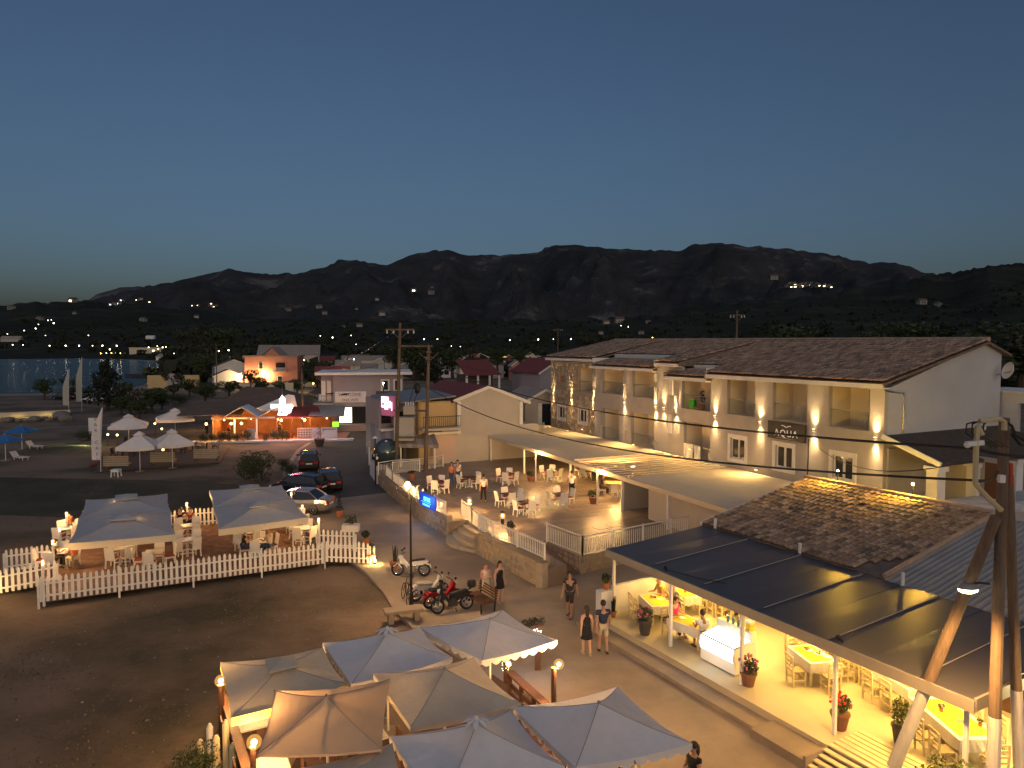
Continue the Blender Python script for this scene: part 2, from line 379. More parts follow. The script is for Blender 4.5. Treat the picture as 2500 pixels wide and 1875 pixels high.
def trunk_mb(kind):
    mb = MB(); h = {'round':2.6,'dense':3.6,'loose':2.8,'tall':4.6,'shrub':.7}[kind]
    q = .3 if kind == 'shrub' else 1; mb.tube([(0,0,0),(.05*q,.03*q,h*.3),(-.04*q,.05*q,h*.65),(0,0,h)], [.16*q,.13*q,.09*q,.03*q], 7)
    k = .3 if kind == 'shrub' else 1
    for i in range(5):
        t = i*1.3; z = h*(.35+.1*i); mb.tube([(0,0,z),(.5*k*math.cos(t),.5*k*math.sin(t),z+.35*k),(1.0*k*math.cos(t),1.0*k*math.sin(t),z+.8*k)], [.06*k,.045*k,.02*k], 5)
    return mb
TREE = {}
for kd, lm in [('round',leaf),('dense',leafdark),('loose',leaf2),('tall',leafdark),('shrub',leaf)]:
    TREE[kd] = (trunk_mb(kd).mesh('tree_trunk', bark), crown_mesh(kd).mesh('tree_crown', lm))
def tree(kind, x, y, h, label, name='tree', cat='tree', group=None, z=0, wide=1.0):
    base = {'round':4.1,'dense':4.6,'loose':4.3,'tall':5.7,'shrub':1.3}[kind]; s = h/base
    t = thing(name, label, cat, (x,y,z), random.uniform(0,6.28), group)
    inst(TREE[kind][0], 'trunk', t, (0,0,0), scale=(s*wide,s*wide,s)); inst(TREE[kind][1], 'crown', t, (0,0,0), scale=(s*wide,s*wide,s))
    return t
def treeat(kind, u, vb, vt, label, name='tree', cat='tree', wide=1.0, Y=None, z=0, group=None):
    p = G(u, vb, z) if Y is None else DP(u, vb, Y)
    q = DP(u, vt, p.y); return tree(kind, p.x, p.y, q.z - p.z, label, name, cat, z=p.z, wide=wide, group=group)
treeat('dense', 262, 1000, 876, 'big dense dark tree by the shore behind the beach flags', wide=1.25)
treeat('loose', 318, 1010, 925, 'dark bushy tree just beside the big dense shore tree', wide=1.5)
treeat('round', 372, 1006, 945, 'low broad tree beside the restaurant roof and parked cars', wide=1.7)
treeat('round', 108, 976, 924, 'small round tree standing alone at the water edge', wide=1.2)
treeat('loose', 178, 972, 918, 'low wide tree by the water behind the two feather flags', wide=1.6)
treeat('loose', 425, 975, 900, 'tree lit yellow from above by a street lamp', wide=1.2)
treeat('round', 408, 912, 882, 'small dark tree at the shore just left of the lit tree', wide=1.2)
treeat('round', 487, 938, 862, 'dark round tree right of the lit tree by the street lamp', wide=1.1)
treeat('loose', 500, 886, 792, 'tall bare-trunked tree in the dark clump behind the bay hotel', Y=330, wide=1.2)
treeat('loose', 452, 884, 796, 'left tree of the dark tall clump behind the bay hotel', Y=345, wide=1.3)
treeat('round', 543, 884, 800, 'right tree of the dark tall clump above the white house', Y=335, wide=1.3)
treeat('round', 548, 920, 886, 'dark round shrub in front of the white two-storey house', wide=1.4, name='garden_tree')
treeat('round', 612, 946, 902, 'flowering garden tree beside the pink house lamps', wide=1.1, name='garden_tree')
treeat('round', 640, 965, 920, 'dark wide garden tree below the pink house wall', wide=1.6, name='garden_tree')
treeat('round', 762, 938, 884, 'dark tree at the right corner of the pink house', wide=1.3)
treeat('shrub', 800, 970, 940, 'dark hedge bush in front of the lit gift shop', wide=1.4, name='bush', cat='bush')
treeat('round', 795, 962, 922, 'dark tree between the pink house and the gift shop', wide=1.0)
treeat('round', 968, 905, 838, 'dark tree mass left of the crossarm pole', Y=130, wide=1.6)
treeat('round', 1010, 925, 835, 'broad dark tree between the two middle utility poles', Y=120, wide=1.5)
treeat('tall', 1062, 945, 850, 'dark leafy tree just right of the short middle pole', Y=112, wide=1.6)
treeat('round', 1105, 925, 848, 'dark tree left of the red roofed house', Y=122, wide=1.6)
treeat('loose', 1155, 900, 840, 'dark olive tree behind the red roofed house', Y=150, wide=1.5)
treeat('round', 1215, 905, 848, 'round dark tree behind the red roofed house gable', Y=160, wide=1.4)
treeat('round', 1270, 900, 850, 'dark tree in front of the small cream gabled house', Y=155, wide=1.4)
treeat('shrub', 640, 1172, 1090, 'rounded dark bush at the edge of the asphalt road', name='bush', cat='bush', wide=1.0)
treeat('shrub', 700, 1140, 1118, 'low flowering shrub by the pale post near the parked cars', name='bush', cat='bush', wide=1.3)
for k, (u, vb, vt, Y, lb) in enumerate([(1905,900,792,95,'dark tree behind the hotel roof just right of the roof pole'),(2010,900,786,100,'dark tree behind the middle of the hotel ridge'),(2120,900,800,92,'dark tree behind the hotel ridge left of the bare gap'),(2215,900,782,105,'tallest dark tree behind the right part of the hotel ridge'),(2310,900,788,98,'dark tree behind the peak of the hotel gable'),(2430,940,800,80,'dark tree right of the satellite dish on the gable'),(2495,960,780,85,'dark tree at the right edge beyond the gable annex')]):
    treeat(['round','tall','loose'][k%3], u, vb, vt, lb, Y=Y, wide=1.7)

# olive groves on the plain and the foothills: one leafy mass
import numpy as np
rng = np.random.default_rng(4)
def inside(x, y, poly):
    c = False; j = len(poly)-1
    for i in range(len(poly)):
        xi, yi = poly[i]; xj, yj = poly[j]
        if (yi > y) != (yj > y) and x < (xj-xi)*(y-yi)/(yj-yi)+xi: c = not c
        j = i
    return c
bpy.context.view_layer.update()
def land_z(x, y):
    best = -.06
    for h in HILLS:
        ok, loc, nrm, idx = h.ray_cast(Vector((x, y, 3000)), Vector((0,0,-1)))
        if ok: best = max(best, loc.z)
    return best
spots = []
while len(spots) < 2300:
    r = 215*(1900/215)**rng.random()**1.0; a = R(rng.uniform(-62, 62)); x, y = r*math.sin(a), r*math.cos(a)
    if inside(x, y, SEA) or inside(x*.96, y*.96, SEA): continue
    u = 1250 + FPX*x/y
    if r < 420 and u < 1400 and rng.random() < .75: continue
    if inside(x*.90, y*.90, SEA) and rng.random() < .6: continue
    spots.append((x, y, land_z(x, y)))
protos = []
for k in range(4):
    n = 60; d = rng.normal(size=(n,3)); d /= np.linalg.norm(d,axis=1)[:,None]; c = d*np.array([1,1,.75])*(rng.random((n,1))**.3)
    a = rng.normal(size=(n,3))*.26; b2 = rng.normal(size=(n,3))*.26
    protos.append(np.stack([c-a, c+b2, c+a, c-b2], 1))
V = []
for x, y, z in spots:
    p = protos[rng.integers(4)].reshape(-1,3); s = rng.uniform(2.2, 4.6); t = rng.uniform(0, 6.28)
    q = np.stack([p[:,0]*math.cos(t)-p[:,1]*math.sin(t), p[:,0]*math.sin(t)+p[:,1]*math.cos(t), p[:,2]], 1)*s*np.array([1.15,1.15,.95])
    V.append(q + np.array([x, y, z + s*.7]))
V = np.concatenate(V); nf = len(V)//4
me = bpy.data.meshes.new('olive_grove'); me.from_pydata(V.tolist(), [], np.arange(nf*4).reshape(-1,4).tolist()); me.materials.append(mat('grove_leaf', (.030,.036,.020), .9, (.015,.019,.012), .02, world=True))
og = bpy.data.objects.new('olive_grove', me); COL.objects.link(og); tag(og, 'dark olive groves covering the plain below the mountains', 'woodland', kind='stuff')
# dry grass tufts over the near field
V = []; 
blade = []
for i in range(16000):
    while 1:
        y = 14 + 50*rng.random()**1.3; x = -y*rng.uniform(-.05, .85)
        lim = np.interp(y, [12,17,22,25,28,30,33,37,43,53,64], [-4,-8.5,-8.5,-3.6,-5,-5.8,-7,-9.2,-12.4,-17.4,-21])
        if x < lim - .15 and not (y > 28 and y < 43 and -24 < x < -7 and (x+19.2)*.444 - (y-28.5)*.896 < .3): break
    dn = mnoise.noise((x*.22, y*.16, 2)) + .25*mnoise.noise((x*.9, y*.8, 5))
    if dn < rng.uniform(-.1,.5): continue
    h = rng.uniform(.02,.06) + max(0,dn)*.06; t = rng.uniform(0,6.28); wd = .02+.02*rng.random()
    lx, ly = rng.normal()*.05, rng.normal()*.05
    V += [(x-wd*math.cos(t), y-wd*math.sin(t), -.06), (x+wd*math.cos(t), y+wd*math.sin(t), -.06), (x+lx, y+ly, -.06+h)]
me = bpy.data.meshes.new('grass'); me.from_pydata(V, [], [(i,i+1,i+2) for i in range(0,len(V),3)]); me.materials.append(mat('grass_blade', (.085,.075,.042), .9, (.17,.13,.085), .25, world=True))
og = bpy.data.objects.new('grass', me); COL.objects.link(og); tag(og, 'patchy dry grass over the dark field', 'grass', kind='stuff')
# ================================================================ TILED ROOFS
def tile_verts(w, l, rise=.36):
    xs = [-.5,-.36,0,.36,.5]; zs = [0,.62,1,.62,0]
    a = [(x*w, 0, z*w*rise+.028) for x, z in zip(xs, zs)]; b = [(x*w*.9, l*1.12, z*w*rise*.85) for x, z in zip(xs, zs)]
    f = [(i, i+1, 6+i, 5+i) for i in range(4)] + [(4,3,2,1,0)]
    return a + b, f
def tile_roof(parent, o, ux, uy, nx, ny, w, l, n_parts, keep=None, part='roof_tile', mats=None, ragged=0.012):
    """barrel tiles: eave corner o, ux along the eave, uy up the slope (parent's space)"""
    ux, uy = Vector(ux).normalized(), Vector(uy).normalized(); uz = ux.cross(uy).normalized()
    if uz.z < 0: uz = -uz
    o = Vector(o); pm = Matrix.Rotation(parent.rotation_euler.z, 4, 'Z'); pm.translation = parent.location
    vs, fs = tile_verts(w, l); meshes = []
    for m in mats:
        mb = MB(); mb.add(vs, fs); meshes.append(mb.mesh(part, m))
    cells = []
    for i in range(nx):
        for j in range(ny):
            p = o + ux*(w*(i+.5)) + uy*(l*j)
            if keep and not keep(i, j, p): continue
            d = (pm @ p - Vector((0,0,CAM_Z))).length
            cells.append((d, p))
    cells.sort(key=lambda c: c[0])
    bulk = [MB() for _ in mats]
    for k, (d, p) in enumerate(cells):
        t = random.random(); mi = 0 if t < .55 else (1 if t < .82 else 2)
        yaw = random.gauss(0, .03); x2 = (ux*math.cos(yaw) + uy*math.sin(yaw)); y2 = (uy*math.cos(yaw) - ux*math.sin(yaw))
        m = Matrix((x2, y2, uz)).transposed().to_4x4(); m.translation = p + uz*random.uniform(0, ragged) + uy*random.gauss(0, .012)
        if k < n_parts:
            ob = bpy.data.objects.new(part, meshes[mi]); COL.objects.link(ob); ob.parent = parent; ob.matrix_local = m
        else: bulk[mi].add([m @ Vector(v) for v in vs], fs)
    for mb, mm in zip(bulk, mats):
        if mb.v: mb.build('roof_tiles', mm, parent, kind='stuff')
TM = [rooftile, rooftile_b, rooftile_c]

# ================================================================ HOTEL  (local: x = along the facade away from the street end, y = out towards the terrace)
HA, HRZ = Vector((18.2, 35.0, 0)), math.atan2(.914, -.405)
hotel = thing('hotel', 'long two-storey hotel with tiled roof, lit facade lamps and balconies above a terrace', 'hotel', HA, HRZ)
def hloc(t, p, z): return HA + Vector((-.405*t - .914*p, .914*t - .405*p, z))
def holed_wall(mb, x0, x1, z0, z1, holes, y0, y1):
    xs = sorted({x0, x1, *[h[0] for h in holes], *[h[1] for h in holes]}); zs = sorted({z0, z1, *[h[2] for h in holes], *[h[3] for h in holes]})
    for a, b in zip(xs, xs[1:]):
        run = None
        for c, d in zip(zs, zs[1:]):
            mx, mz = (a+b)/2, (c+d)/2
            solid = not any(h[0] < mx < h[1] and h[2] < mz < h[3] for h in holes)
            if solid: run = (run[0], d) if run else (c, d)
            if (not solid or d == zs[-1]) and run: mb.box(a, b, y0, y1, run[0], run[1]); run = None
UP = [(.6,3.12,6.36,8.5),(4.6,7.17,6.36,8.5),(8.62,11.1,6.34,8.5),(12.66,15.72,6.3,8.36),(18.76,21.9,6.72,8.72),(23.15,26.4,6.72,8.72)]
LO = [(12.7,15.45,2.85,5.4),(18.95,22.0,2.9,5.46),(23.7,26.3,2.9,5.45)]
ST = [(28.02,30.45,6.6,8.68)]
WN = [(1.48,2.78,3.62,4.90),(5.57,6.87,3.58,4.88),(9.40,10.70,3.54,4.86)]
SW = [(28.9,30.25,3.9,5.05),(32.9,34.2,3.88,5.02)]
mb = MB(); holed_wall(mb, -.25, 12.7, .8, 8.56, UP[:3]+WN, -.26, 0); holed_wall(mb, 12.7, 15.75, .8, 8.4, UP[3:4]+LO[:1], -.26, 0)
mb.box(15.75, 18.7, -.26, 0, .8, 9.2)
holed_wall(mb, 18.7, 27.55, .8, 8.76, UP[4:]+LO[1:], -.26, 0)
mb.build('front_wall', greyrender, hotel)
# balcony recesses
recm = mat('lightened_recess_render', (.74,.64,.49), .85, (.68,.58,.44), 1.2, .1, 20)  # render colour lightened in place of soft light inside the balconies
for (a, b, z0, z1) in UP + LO + ST:
    ins = MB()
    ins.box(a-.3, b+.3, -1.75, -1.6, z0-.1, z1+.25)      # back wall
    ins.box(a-.16, a, -1.6, -.262, z0-.1, z1+.25); ins.box(b, b+.16, -1.6, -.262, z0-.1, z1+.25)
    ins.box(a, b, -1.6, -.262, z1+.06, z1+.2); ins.box(a, b, -1.6, -.262, z0-.16, z0-.02)
    ins.build('balcony_recess', recm, hotel)
def balcony_rail(a, b, z0, parent):
    g_ = MB(); g_.box(a+.02, b-.02, -.10, -.085, z0+.06, z0+.92); o = g_.build('glass_railing', railglass, parent)
    r = MB(); r.box(a, b, -.12, -.07, z0+.92, z0+.96); r.build('handrail', steel, o); return o
for h in UP + LO + ST: balcony_rail(h[0], h[1], h[2], hotel)
for (a, b, z0, z1) in UP + LO:        # dark sliding door at the near end of each recess
    d = MB(); d.box(a+.06, a+.5, -1.6, -1.555, z0, z1-.12); d.build('balcony_door', glassm, hotel)
    f = MB(); f.box(a+.52, a+.58, -1.6, -1.53, z0, z1-.1); f.build('door_frame', white, hotel)
    cu = MB(); 
    for k in range(8): cu.box(a+.62+k*.10, a+.70+k*.10, -1.6, -1.57+.02*(k%2), z0+.02, z1-.15)
    cu.build('curtain', cloth_w, hotel)
# windows with broad white surrounds
def surround(a, b, z0, z1, parent, fr=.22, dep=.05):
    m = MB(); m.box(a-fr, b+fr, 0, dep, z1, z1+fr); m.box(a-fr, b+fr, 0, dep, z0-fr, z0); m.box(a-fr, a, 0, dep, z0, z1); m.box(b, b+fr, 0, dep, z0, z1)
    m.box(a-.01, b+.01, -.18, .09, z0-.03, z0+.02)
    o = m.build('window', white, parent)
    s = MB(); mid = (a+b)/2
    for x0, x1 in ((a, a+.09), (mid-.07, mid+.07), (b-.09, b)): s.box(x0, x1, -.16, -.10, z0+.02, z1)
    s.box(a+.09, mid-.07, -.16, -.10, z1-.09, z1); s.box(mid+.07, b-.09, -.16, -.10, z1-.09, z1); s.box(a+.09, mid-.07, -.16, -.10, z0+.02, z0+.1); s.box(mid+.07, b-.09, -.16, -.10, z0+.02, z0+.1)
    s.build('window_frame', white, o)
    for x0, x1 in ((a+.09, mid-.07), (mid+.07, b-.09)):
        p = MB(); p.box(x0, x1, -.145, -.13, z0+.1, z1-.09); p.build('pane', glassm, o)
    return o
for h in WN + SW: surround(*h, hotel)
for a, z0, z1 in ((16.7,7.15,8.3),(16.8,4.4,5.75)):
    m = MB(); m.box(a, a+.4, 0, .06, z0, z1); m.build('shutter', white, hotel)
m = MB(); m.box(18.7,18.95,0,.06,8.0,8.6); m.build('wall_panel', white, hotel)
# little balcony end posts (white) and bands
for t, z0, z1 in ((22.9,6.5,7.6),(18.72,6.4,7.55),(16.3,5.9,7.1),(22.85,2.7,3.9),(26.4,2.8,4.0),(26.5,6.7,7.8),(18.8,2.9,3.6),(12.6,2.9,3.5)): m = MB(); m.box(t-.16, t+.16, 0, .07, z0, z1); m.build('balcony_post', beige, hotel)
# rear core, gable end, back
core = MB()
gab = [(-.262,.8),(-.262,8.56),(-7.4,10.78),(-8.9,10.2),(-8.9,.8)]
core.xprism(gab, -.25, .02); core.build('gable_wall', mat('gable_render',(.45,.46,.49),.9,(.38,.39,.42),.5,.2,12), hotel)
m = MB(); m.xprism([(-.262,.8),(-.262,9.2),(-7.4,10.85),(-8.9,10.2),(-8.9,.8)], 35.5, 35.75); m.box(-.2, 35.5, -8.9, -8.65, .8, 10.0); m.build('rear_wall', whitewash, hotel)
m = MB(); m.tube([(-.28,.12,8.45),(-.30,-.12,8.45),(-.30,-.5,8.38),(-.30,-1.3,8.30),(-.30,-1.3,6.2)], .035, 6); m.build('drain_pipe', steel, hotel)
# stone tower
stone_a = mat('rubble_stone', (.42,.33,.23), .9, (.25,.19,.14), 6, .5, 14); stone_b = mat('rubble_stone_dark', (.32,.25,.19), .9, (.22,.17,.13), 6, .5, 14); stone_c = mat('rubble_stone_pale', (.52,.44,.33), .9, (.38,.31,.23), 6, .5, 14)
mortar = mat('mortar', (.36,.30,.23), .95, (.28,.23,.18), 4, .3, 25)
m = MB(); holed_wall(m, 27.55, 35.75, .8, 9.2, ST+SW+[(33.15,34.1,7.3,8.7)], -.262, -.001); m.build('stone_tower_wall', mortar, hotel)
def stone_poly(w, h, n=6):
    return [(w*.5*math.cos(2*math.pi*k/n+.3)*random.uniform(.82,1.12), h*.5*math.sin(2*math.pi*k/n+.3)*random.uniform(.82,1.12)) for k in range(n)]
sb = [MB(), MB(), MB()]
z = 2.7; 
while z < 9.1:
    rh = random.uniform(.24,.36); t = 27.58
    while t < 35.7:
        ww = random.uniform(.26,.52); c = (t+ww/2, z+rh/2)
        if c[0] < 35.65 and not any(a-.26 < c[0] < b+.26 and z0-.26 < c[1] < z1+.2 for a, b, z0, z1 in ST+SW+[(33.15,34.1,7.3,8.7)]):
            pr = [(c[0]+q[0], c[1]+q[1]) for q in stone_poly(ww*1.02, rh*1.05, 6)]
            sb[random.choice((0,0,1,2,2))].yprism(pr, 0, random.uniform(.025,.07))
        t += ww + .02
    z += rh + .015
for b_, mm in zip(sb, (stone_a, stone_b, stone_c)): b_.build('rubble_stones', mm, hotel, kind='stuff')
m = MB(); m.box(33.1,34.15,-.5,-.27,7.25,8.75); m.build('niche_back', cream, hotel)
m = MB(); m.lathe([(.14,0),(.2,.1),(.24,.3),(.12,.5),(.09,.55)], 10, (33.6,-.15,7.3)); m.build('niche_urn', terracotta, hotel)
# roofs: segments at slightly different eave heights
def roof_seg(x0, x1, ze, zr, pe=.45, pr=-7.4):
    return (x0, x1, ze, zr, pe, pr)
segs = [(-.55,12.72,8.92,10.98,.5,-7.4),(12.72,15.75,9.35,11.02,-1.0,-7.4),(15.75,18.65,9.52,11.06,.32,-7.4),(18.65,27.5,9.95,11.1,-1.9,-7.4),(27.5,36.4,9.62,11.2,.3,-7.4),
        (12.6,17.2,8.62,9.12,.5,-1.05),(18.6,27.5,9.08,9.62,.5,-1.85)]
rs = MB(); fa = MB(); so_ = MB()
for (x0, x1, ze, zr, pe, pr) in segs:
    rs.slab([(x0,pe,ze-.1),(x1,pe,ze-.1),(x1,pr,zr-.1),(x0,pr,zr-.1)], .12)
    if pe > 0:
        fa.box(x0+.02, x1-.02, pe-.08, pe+.01, ze-.36, ze-.13); so_.box(x0+.03, x1-.03, .003, pe-.083, ze-.36, ze-.30)
rs.slab([(-.55,-7.4,10.87),(36.4,-7.4,11.09),(36.4,-9.3,10.4),(-.55,-9.3,10.2)], .12)
fa.box(18.66,27.46,-1.95,-1.86,9.52,9.93); fa.box(27.42,27.5,-1.84,.28,9.1,9.6); fa.box(18.6,18.68,-1.84,.28,9.1,9.56); fa.box(12.72,12.8,-.98,.3,8.6,9.2); fa.box(12.8,15.7,-1.08,-.99,9.05,9.33)
rs.xprism([(.30,9.25),(.30,9.5),(-7.4,11.03),(-7.4,10.9),(-1,9.2)], 15.66, 15.748); rs.build('roof_deck', rooftile_c, hotel); fa.build('fascia', white, hotel); so_.build('soffit', white, hotel)
first = True
for (x0, x1, ze, zr, pe, pr) in segs:
    L = math.hypot(pe-pr, zr-ze); w_, l_ = .27, .42
    tile_roof(hotel, (x0, pe+.03, ze), (1,0,0), (0, pr-pe, zr-ze), int((x1-x0)/w_), int(L/l_), w_, l_, 250 if first else 0, mats=TM); first = False
rd = MB()
for k in range(92):
    t = -.5 + k*.4; zz = 11.0 + (t/36)*.2
    rd.tube([(t,-7.42,zz),(t+.43,-7.42,zz+.02)], [.13,.105], 8)
rd.build('ridge_tiles', rooftile_b, hotel, kind='stuff')
# AQUA sign
sg = thing('hotel_sign', 'dark hotel sign reading AQUA in white letters under a small wave', 'sign', hloc(6.0,.02,5.25), HRZ)
m = MB(); m.box(-1.42,1.42,0,.08,0,1.02); m.build('sign_panel', mat('sign_slate',(.028,.026,.028),.5), sg)
def text(body, parent, loc, size, m, rot=(0,0,0), ext=.012, align='CENTER', sx=1.0, name='lettering', spacing=1.0):
    cu = bpy.data.curves.new(name, 'FONT'); cu.body = body; cu.space_character = spacing; cu.size = size; cu.extrude = ext; cu.align_x = align; cu.resolution_u = 2
    o = bpy.data.objects.new(name, cu); COL.objects.link(o); o.data.materials.append(m)
    o.location = loc; o.rotation_euler = rot; o.scale = (sx,1,1)
    me = bpy.data.meshes.new_from_object(o); me.materials.clear(); me.materials.append(m)
    q = bpy.data.objects.new(name, me); COL.objects.link(q); q.location = loc; q.rotation_euler = rot; q.scale = (sx,1,1)
    bpy.data.objects.remove(o); bpy.data.curves.remove(cu)
    if parent: q.parent = parent
    return q
lettm = mat('sign_letter_white', (.8,.78,.74), .5, emit=(1,.95,.85), es=.12)
text('AQUA', sg, (0,.092,.20), .56, lettm, (R(90),0,R(180)), spacing=1.18)
m = MB(); m.tube([(.34-.09*k, .095, .79+.045*math.sin(k*1.05+.4)) for k in range(9)], .022, 5); m.build('wave_emblem', lettm, sg)
m = MB(); m.box(-.7,.7,.081,.09,.075,.10); m.build('small_print', mat('sign_print',(.3,.28,.25),.6), sg)
# facade up-and-down lamps
lampbox = mat('lamp_housing', (.25,.23,.2), .5)
desc = {35.15:'left corner of the stone tower',31.6:'middle of the stone tower',27.75:'right corner of the stone tower',22.87:'pillar between the two far upper balconies',18.69:'left edge of the plain pillar',17.7:'right side of the plain pillar',16.24:'pillar left of the balcony with a green towel',12.15:'pillar right of the balcony with a green towel',8.08:'pillar left of the dark sign',4.02:'pillar right of the dark sign',.16:'last pillar at the gable corner'}
for t in desc:
    z = 6.12 if t > 17 else 6.05
    l = thing('wall_lamp', 'up-and-down wall lamp on the ' + desc[t], 'wall lamp', hloc(t, 0.01, z), HRZ, 'up-and-down lamps along the hotel facade')
    m = MB(); m.box(-.06,.06,0,.17,-.05,.05); m.build('lamp_body', lampbox, l)
    m = MB(); m.box(-.045,.045,.03,.15,.051,.056); m.build('lens', bulb, l); m = MB(); m.box(-.045,.045,.03,.15,-.056,-.051); m.build('lens', bulb, l)
    spot((0,.13,.07), (R(180-4),0,0), 85, (1,.62,.25), 80, 1.0, .02, l); spot((0,.13,-.07), (R(4),0,0), 85, (1,.60,.22), 80, 1.0, .02, l)
    spot((0,.11,.06), (R(180+2),0,0), 150, (1,.70,.32), 46, .9, .015, l); spot((0,.11,-.06), (R(-2),0,0), 150, (1,.70,.32), 46, .9, .015, l)
# floods washing the canopy and the tiled roof
for t, z, pw, lb in ((14.6,3.55,70,'small floodlight low on the hotel wall over the slatted pergola'),(21.5,2.98,45,'small floodlight low on the wall under the far lower balconies'),(8.3,3.15,60,'small floodlight low on the wall between two white windows'),(29.5,3.3,35,'small floodlight at the foot of the stone tower')):
    l = thing('flood_lamp', lb, 'wall lamp', hloc(t, 0.01, z), HRZ)
    m = MB(); m.box(-.12,.12,.0,.10,0,.07); m.build('lamp_body', lampbox, l); m = MB(); m.box(-.10,.10,.101,.12,.0,.03); m.build('lens', bulbsoft, l)
    spot((0,.5,1.1), Vector((.3,2.6,-.3)), pw*2.6, (1,.60,.18), 165, 1.0, .5, l)
# gable annex: lean-to porch with pillars, door, stair block
an = thing('porch_annex', 'grey lean-to porch with dark tiled roof and white pillars against the white gable', 'porch', HA, HRZ)
m = MB(); m.box(-5.2,-.262,-8.6,-1.6,.8,3.2); m.box(-4.6,-.27,-3.2,-3.0,3.2,5.4); m.box(-.40,-.27,-3.0,-.2,3.2,5.6); m.build('porch_wall', greyrender, an)
m = MB(); m.slab([(-.27,.1,6.25),(-.27,-9.2,6.35),(-3.4,-9.4,5.3),(-3.2,.0,5.3)], .12); m.build('porch_roof', mat('old_dark_tiles',(.045,.035,.03),.95,(.075,.06,.05),3,.5,9), an)
m = MB(); m.bar((-.27,.14,6.22),(-3.25,.04,5.24),.10,.24); m.build('bargeboard', white, an)
for y in (-.25,-3.1,-6.0): m = MB(); m.box(-3.1,-2.55,y-.28,y+.28,2.9,4.9); m.box(-3.2,-2.45,y-.36,y+.36,4.9,5.12); m.build('pillar', whitewash, an)
m = MB(); m.box(-4.2,-3.35,-2.99,-2.93,3.2,5.2); m.build('porch_door', darkwood, an)
m = MB(); m.box(-5.0,-3.0,-6.3,-.4,2.95,3.55); m.build('parapet', mat('stained_whitewash',(.55,.56,.6),.9,(.30,.31,.34),1.6,.4,8), an)
for y0 in (-4.9,-7.8): 
    m = MB(); m.box(-.31,-.265,y0,y0+1.0,3.4,4.9); m.build('window', glassm, an)
st_ = thing('stair_block', 'pale stair block with an open dark doorway behind the gable', 'outbuilding', HA, HRZ)
m = MB(); holed = [(-2.0,-1.05,5.0,7.6)]; holed_wall(m, -2.9, 1.2, .8, 8.1, holed, -9.4, -9.15); m.box(-2.9,-2.65,-12,-9.41,.8,8.1); m.build('wall', whitewash, st_)
m = MB(); m.slab([(-3.1,-8.95,8.25),(1.4,-8.95,8.25),(1.4,-12.2,8.25),(-3.1,-12.2,8.25)], .14); m.build('roof', whitewash, st_)
m = MB(); m.box(-2.0,-1.05,-10.1,-9.9,5.0,7.6); m.build('doorway', black, st_)
# satellite dish
ds = thing('satellite_dish', 'grey satellite dish mounted behind the hotel gable peak', 'satellite dish', hloc(-.6,-8.6,9.3), HRZ)
m = MB(); m.lathe([(.02,0),(.2,.03),(.36,.11),(.46,.19),(.44,.20),(.35,.13),(.19,.06),(.02,.03)], 18); o = m.build('dish', whitewash, ds); o.rotation_euler = (R(75),0,R(155)); o.location = (-.35,0,0)
m = MB(); m.tube([(.35,0,-.2),(.0,0,-.1),(-.35,.05,0)], .04, 6); m.build('mount_arm', steel, ds)

# ================================================================ CANOPY + TERRACE
cn = thing('canopy', 'flat concrete canopy along the hotel ground floor with open slatted bays', 'canopy', HA, HRZ)
CZ = 2.93
m = MB()
m.box(17.0,31.0,.001,7.9,CZ-.2,CZ); m.box(-1.5,10.6,.001,7.9,CZ-.2,CZ); m.box(-3.0,38.0,7.901,8.1,CZ-.22,CZ+.03); m.box(16.9,17.1,.6,7.8,CZ+.001,CZ+.12)
m.build('slab', cream, cn)
me_ = None
for t0, t1 in ((10.95,16.8),(31.2,38.0)):
    t = t0
    while t < t1:
        if me_ is None:
            q = MB(); q.box(0,.27,.02,7.9,CZ-.04,CZ); me_ = q.mesh('slat', cream)
        inst(me_, 'slat', cn, (t,0,0)); t += .70
for t in (38.0,31.4,24.6,17.2,10.8,6.3,1.5):
    m = MB(); m.box(t-.06,t+.06,7.93,8.05,.8,CZ-.22); m.build('post', white, cn)
# ground floor wall below the canopy and a closed corner room
gw = thing('ground_floor_rooms', 'cream ground floor rooms under the canopy beside the diners', 'building', HA, HRZ)
m = MB(); holed_wall(m, 11.4, 37.5, .8, CZ-.21, [(17.5,19.5,.9,2.5),(21.5,22.6,.8,2.6),(26,28,1.0,2.5)], .01, .12); m.build('wall', cream, gw)
m = MB(); m.box(17.5,19.5,-.2,-.1,.9,2.5); m.box(26,28,-.2,-.1,1.0,2.5); m.build('window', glassm, gw); m = MB(); m.box(21.5,22.6,-.2,-.1,.8,2.6); m.build('door', darkwood, gw)
m = MB(); m.box(11.2,11.4,.13,7.6,.8,CZ-.21); m.box(-1.5,8.6,7.3,7.5,.8,CZ-.21); m.box(8.6,8.8,3.6,7.5,.8,CZ-.21); m.box(8.8,11.19,3.4,3.6,.8,CZ-.21); m.build('partition', beige, gw)
